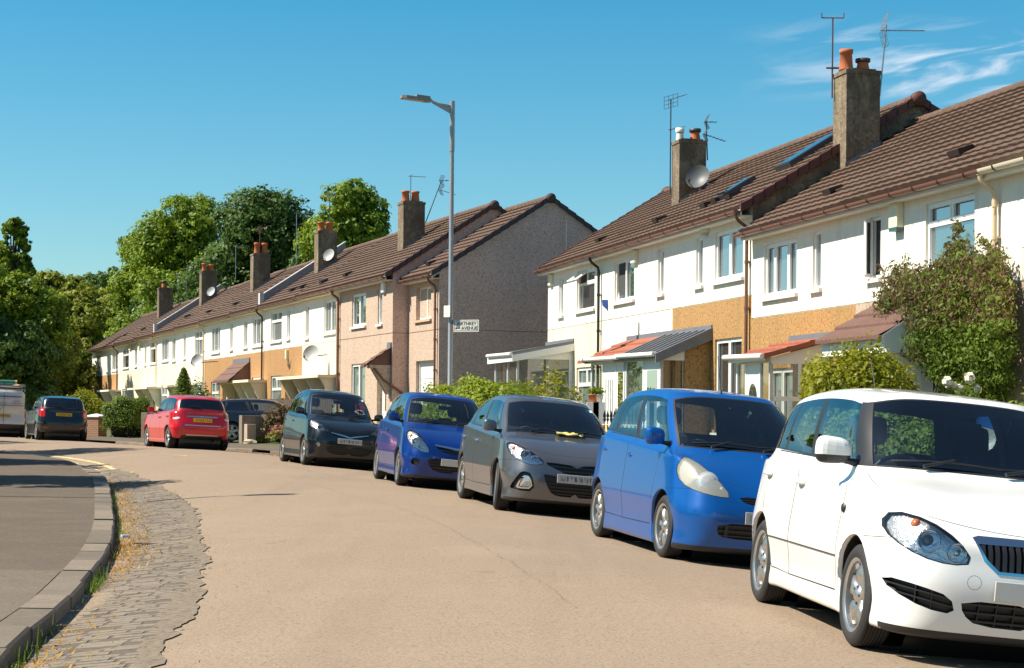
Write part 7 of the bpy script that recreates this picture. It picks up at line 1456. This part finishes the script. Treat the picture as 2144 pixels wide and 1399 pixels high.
# ---- creeper on the right-hand house
def creeper():
    rng = np.random.default_rng(9); P, N = [], []; outline = [(1836, 640), (1862, 700), (1895, 738), (1945, 772), (1990, 815), (2030, 850), (2098, 850), (2110, 700), (2106, 620), (2098, 560), (2085, 520), (2066, 540), (2030, 530), (2005, 500), (1985, 535), (1950, 562), (1905, 572), (1878, 560), (1856, 590)]
    def inside(x, y):
        c = False; n = len(outline)
        for i in range(n):
            (x0, y0), (x1, y1) = outline[i], outline[i-1]
            if (y0 > y) != (y1 > y) and x < (x1-x0)*(y-y0)/(y1-y0)+x0: c = not c
        return c
    c0 = NR.world((uE+uF)/2, 0, .3); t = empty('creeper', c0, 0, 'big reddish green creeper covering the right-hand house front', 'climbing plant'); dn = NR.dn
    def clump(x, y, v, n, rad):
        u, z = NR.uz(x, y, v); p = np.array(NR.world(u, v, z))-np.array(c0); q, d = blob_pts(rng, p, (rad, rad, rad*.75), n, .3); P.append(q); N.append(d*.5+dn*.8)
    while len(P) < 1250:
        x, y = rng.uniform(1830, 2115), rng.uniform(500, 850)
        if math.sin(x*.045+1)*math.sin(y*.05+.5)+.5*math.sin(x*.11-y*.09) < -.35 and rng.uniform() < .5: continue
        if not inside(x, y): continue
        edge = min((x-1836)/80, 1)*1.0; clump(x, y, rng.uniform(.06, .25+.65*edge*max(.1, math.sin(math.pi*min(1, max(0, (y-500)/340))))), 26, rng.uniform(.12, .24))
    for (x0, y0, x1, y1, n) in ((2075, 520, 2050, 500, 8), (2100, 590, 2118, 660, 8), (2110, 640, 2135, 740, 6), (1990, 520, 2005, 480, 9), (2005, 480, 2000, 465, 5), (1860, 590, 1840, 560, 4), (1900, 570, 1895, 540, 4), (1850, 690, 1838, 700, 4), (1840, 660, 1815, 690, 5), (1980, 540, 2020, 500, 9), (2110, 760, 2120, 850, 6)):
        for k in range(n): f = k/max(1, n-1); clump(x0+(x1-x0)*f, y0+(y1-y0)*f, rng.uniform(.05, .3), 12, rng.uniform(.06, .12))
    P = np.concatenate(P); N = np.concatenate(N); red = (P[:, 2] > np.percentile(P[:, 2], 40)) & (rng.uniform(0, 1, len(P)) < .55)
    red |= ((P@np.array(NR.du)) < np.percentile(P@np.array(NR.du), 30)) & (rng.uniform(0, 1, len(P)) < .4)
    for nm, msk, mm in (('foliage', ~red, L_HEDGE), ('reddish_foliage', red, L_RED)): v, f = leaves(rng, P[msk], N[msk], .078, up=.0, asp=.42, spread=.7); npmesh(nm, v, f, mm, t)
    b = MB()
    for k in range(9):
        x = 1930+k*18; pts = [NR.world(NR.uz(x+rng.uniform(-12, 12), y, .12)[0], .10+rng.uniform(0, .1), NR.uz(x, y, .12)[1])-c0 for y in np.linspace(880, 560, 7)]; b.tube(pts, [.022, .02, .018, .015, .012, .008, .004], 5)
    b.build('stems', M_BARK, t)
creeper()
# ---- dry grass and leaves along the gutters
def gutter_litter():
    rng = np.random.default_rng(12); V, F = [], []
    def blade(x, y, z, h, w, lean): b = len(V); a = rng.uniform(0, 6.28); dx, dy = math.cos(a), math.sin(a); V.extend([(x-dy*w, y+dx*w, z), (x+dy*w, y-dx*w, z), (x+dx*lean+dy*w*.3, y+dy*lean-dx*w*.3, z+h), (x+dx*lean-dy*w*.3, y+dy*lean+dx*w*.3, z+h)]); F.append((b, b+1, b+2, b+3))
    dens = [(6, .2), (8.5, .45), (10.5, .7), (12.5, .2), (14, .1), (15.5, .6), (17, 1.5), (18.5, 1.3), (20, .9), (23, .8), (27, .7), (31, .5), (33.5, .2)]
    for (p, n) in zip(KL.p, KL.n):
        if not 6 < p[1] < 34: continue
        k = lerp_tab(dens, p[1]); wid = .045+.07*min(k, 2.0); m = int(130*k*rng.uniform(.5, 1.4))
        for _ in range(m):
            d = abs(rng.normal(0, wid)); x = p[0]+n[0]*(.02+d)+rng.normal(0, .12); y = p[1]+n[1]*(.02+d)+rng.uniform(-.25, .25)
            blade(x, y, road_z(x, y), rng.uniform(.006, .022+.022*min(1.5, k)), rng.uniform(.004, .011), rng.uniform(.02, .08))
    for _ in range(900):       # straws in the joints of the setts
        y = rng.uniform(8, 30); x = float(np.interp(y, KL.p[:, 1], KL.p[:, 0]))+abs(rng.normal(0, .8)); blade(x, y, road_z(x, y)+.006, rng.uniform(.005, .02), .004, rng.uniform(.03, .09))
    for (p, n) in zip(KR.p, KR.n):
        if 8 < p[1] < 60:
            for _ in range(26): d = abs(rng.normal(0, .12)); x = p[0]-n[0]*d; y = p[1]-n[1]*d+rng.uniform(-.25, .25); blade(x, y, road_z(x, y)+.003, rng.uniform(.01, .04), .012, rng.uniform(.02, .06))
    o = npmesh('dry_grass', V, F, L_DRY); o['kind'] = 'stuff'
    V, F = [], []
    for _ in range(260):
        y = rng.choice([rng.normal(14.6, .4), rng.normal(9.6, 1.0), rng.normal(24, 4)]); y = min(max(y, 7), 33); x = float(np.interp(y, KL.p[:, 1], KL.p[:, 0]))+.03+abs(rng.normal(0, .04)); blade(x, y, road_z(x, y), rng.uniform(.05, .14), .006, rng.uniform(.01, .07))
    o = npmesh('gutter_weeds', V, F, L_HEDGE); o['kind'] = 'stuff'
gutter_litter()
def scrap(px, py, w, h, m, label, name, rz=0, z=.01, tall=.012):
    p = ground_hit(px, py); k = MB(); k.box(-w/2, w/2, -h/2, h/2, 0, tall, bev=min(.004, tall*.4)); o = k.build(name, m, None); o.location = p+Vector((0, 0, z)); o.rotation_euler = (.05, .04, rz); tag(o, label, 'litter'); return o
scrap(307, 1143, .26, .07, M_FENCE, 'dark strip of wood lying across the setts', 'wood_strip', .15); scrap(262, 1133, .09, .06, mat('blue_wrapper', (.35, .50, .60), .4), 'crumpled pale blue wrapper in the dry grass', 'wrapper', .6, .02, .03); scrap(377, 955, .34, .10, M_YEL, 'pale scrap lying on the road behind the red car', 'paper_scrap', .1, .006, .006)
wc = park('white', 'parked_car', 'white hatchback with chrome-edged grille of upright slats, parked nearest in the row', P_WHITE, contact(1775, 1362), heading((1775, 1362), (1578, 1262)), GC)
park('jazz', 'parked_car', 'bright blue hatchback with large clouded headlights, parked behind the white car', P_BLUE, contact(1379, 1170), heading((1379, 1170), (1265, 1130)), GC)
gc = park('i30', 'parked_car', 'grey metallic hatchback with turned front wheels, between the two blue cars', P_GREY, contact(1033, 1067), heading((1033, 1067), (957, 1043)), GC)
k = MB(); k.lathe([(0, .012), (.022, .010), (.03, 0)], 16, 'y'); o_ = k.build('wing_badge', M_BLK, wc); o_.rotation_euler = (0, 0, math.pi); o_.location = (.82, -.812, .80)
def cloth():
    r = random.Random(3); n = 9; m_ = 5; k = MB(); vs = [(.03*(j-2)+r.uniform(-.01, .01), -.18+.36*i/(n-1), .02+r.uniform(0, .035)*(1 if 0 < j < 4 else .3)) for i in range(n) for j in range(m_)]
    k.put(vs, [(i*m_+j, i*m_+j+1, (i+1)*m_+j+1, (i+1)*m_+j) for i in range(n-1) for j in range(m_-1)]+[tuple(i*m_ for i in range(n))+tuple(i*m_+4 for i in range(n-1, -1, -1))], 0, True)
    o = k.build('cloth', mat('yellow_cloth', (.62, .52, .16), .95), None); o.matrix_world = gc.matrix_world @ Matrix.Translation((1.13, .10, 1.045)) @ Matrix.Rotation(D2R(12), 4, 'Y'); tag(o, 'crumpled yellow cloth lying on the wipers of the grey car', 'cloth')
cloth()
park('i20', 'parked_car', 'deep blue hatchback with blank front plate, parked behind the grey car', P_DBLUE, contact(828, 1016), heading((828, 1016), (775, 1000)), GC)
park('verso', 'parked_car', 'tall black hatchback facing the camera, last of the row before the red car', P_BLACK, contact(631, 973.4), heading((631, 973.4), (574, 963.7)), GC)
park('red', 'parked_car', 'red hatchback seen from behind with yellow number plate', P_RED, contact(349, 938.7), (-.415, .91), GC, flank=1, end=-1)
park('black', 'parked_car', 'black hatchback seen from behind, parked beside the white van', P_BLACK, contact(74, 921.5), (-.385, .92), GC, flank=1, end=-1)
road_any = lambda X, Y: land_z(Y, 5)-.02
_e = at(486, 880, 60.5); park('estate', 'parked_car', 'dark estate car on the drive behind the stone gate posts', P_NAVY, (_e.x, _e.y), (1, .08), None, flank=-1, end=-1)
road_any = lambda X, Y: road_z(X, Y)
CARS['van'] = P(L=4.4, W=1.83, H=1.80, fo=.9, wb=2.73, tr=.32, ar=.37, cowl=(1.0, 1.12), wtop=(1.7, 1.68), shoulder=(1.0, 1.06), belt=(1.08, 1.12), tumble=.14, rtop=(.10, 1.70), rbase=(.05, 1.10), van=1, cat='van', wipers=0, plates=[(-1, .80, M_PLY)], bulbs=[(.65, .8, .05, 'bowl')],
    feats=[('headlight', 'front', [(.46, .70), (.70, .72), (.84, .84), (.76, .95), (.58, .86)]), ('taillight', 'rear', [(.78, .72), (.86, .72), (.87, 1.05), (.80, 1.06)]), ('diffuser', 'rear', [(-.01, .24), (.88, .24), (.88, .50), (-.01, .50)], 'sharp')], spokes=(5, 'cover'))
def van():
    c = at(54, 915, 66); z = road_z(c.x, c.y); h = Vector((-.40, .917)); l = Vector((-h.y, h.x)); hw = CARS['van']['W']/2; ctr = Vector((c.x, c.y))+l*(hw-.06)+h*(2.2-.15); zz, u, n = fit_ground(ctr.x, ctr.y, h.x, h.y, 1.3, .8)
    root, B = make_car('parked_van', CARS['van'], 'white panel van with roof rack and green pipe carrier', paint('paint_van', (.62, .60, .57), 0, .4, .6), (ctr.x, ctr.y, zz), u, n)
    x = -2.2; r = random.Random(6); pm = [mat('van_blue_print', (.06, .08, .22), .5), mat('van_grey_print', (.38, .38, .40), .5)]
    def line(y0, y1, z, h, m):
        y = y0; k = MB()
        while y < y1: w = r.uniform(.02, .05); k.box(x-.012, x+.03, y, y+w, z, z+h*r.uniform(.75, 1), m); y += w+.014
        k.build('lettering', pm, root)
    for (y0, y1, zq, h_, m) in ((-.62, .2, 1.50, .06, 0), (-.25, .15, 1.42, .03, 1), (-.70, -.30, 1.26, .035, 1), (-.1, .3, 1.26, .035, 1), (-.55, -.38, 1.34, .07, 1)): line(y0, y1, zq, h_, m)
    k = MB(); k.box(x-.008, x+.02, -.004, .004, .52, 1.66); k.box(x-.012, x+.02, -.72, .72, 1.19, 1.205); k.build('door_seam', M_GAP, root)
    k = MB(); k.box(x-.03, x+.02, .12, .30, 1.02, 1.07, bev=.01); k.build('door_handle', M_BLK, root)
    k = MB()
    for xx in (-1.9, -1.1, -.3):
        k.tube([(xx, -.78, 1.74), (xx, -.78, 1.92), (xx, .78, 1.92), (xx, .78, 1.74)], .018, 6)
    for yy in (-.78, -.4, 0, .4, .78): k.tube([(-2.0, yy, 1.94), (.1, yy, 1.94)], .018, 6)
    k.tube([(-2.0, -.78, 1.80), (-2.0, .78, 1.80)], .018, 6); k.tube([(-2.0, -.78, 1.94), (-2.0, .78, 1.94)], .02, 6); k.box(-2.0, .1, -.75, -.55, 1.95, 2.0, 1); k.build('roof_rack', [M_ALU, mat('rack_plank', (.55, .36, .26), .8)], root)
    t = empty('pipe_carrier', (0, 0, 0), 0, 'green tube with yellow end cap on the van roof rack', 'pipe carrier'); t.matrix_world = root.matrix_world @ Matrix.Translation((-1.75, .2, 2.07)); k = MB(); k.tube([(0, -.62, 0), (0, .75, 0)], .075, 12); k.build('tube', mat('tube_green', (.04, .20, .14), .5), t); k = MB(); k.tube([(0, -.70, 0), (0, -.62, 0)], .082, 12); k.build('end_cap', mat('cap_yellow', (.50, .36, .10), .6), t)
van()
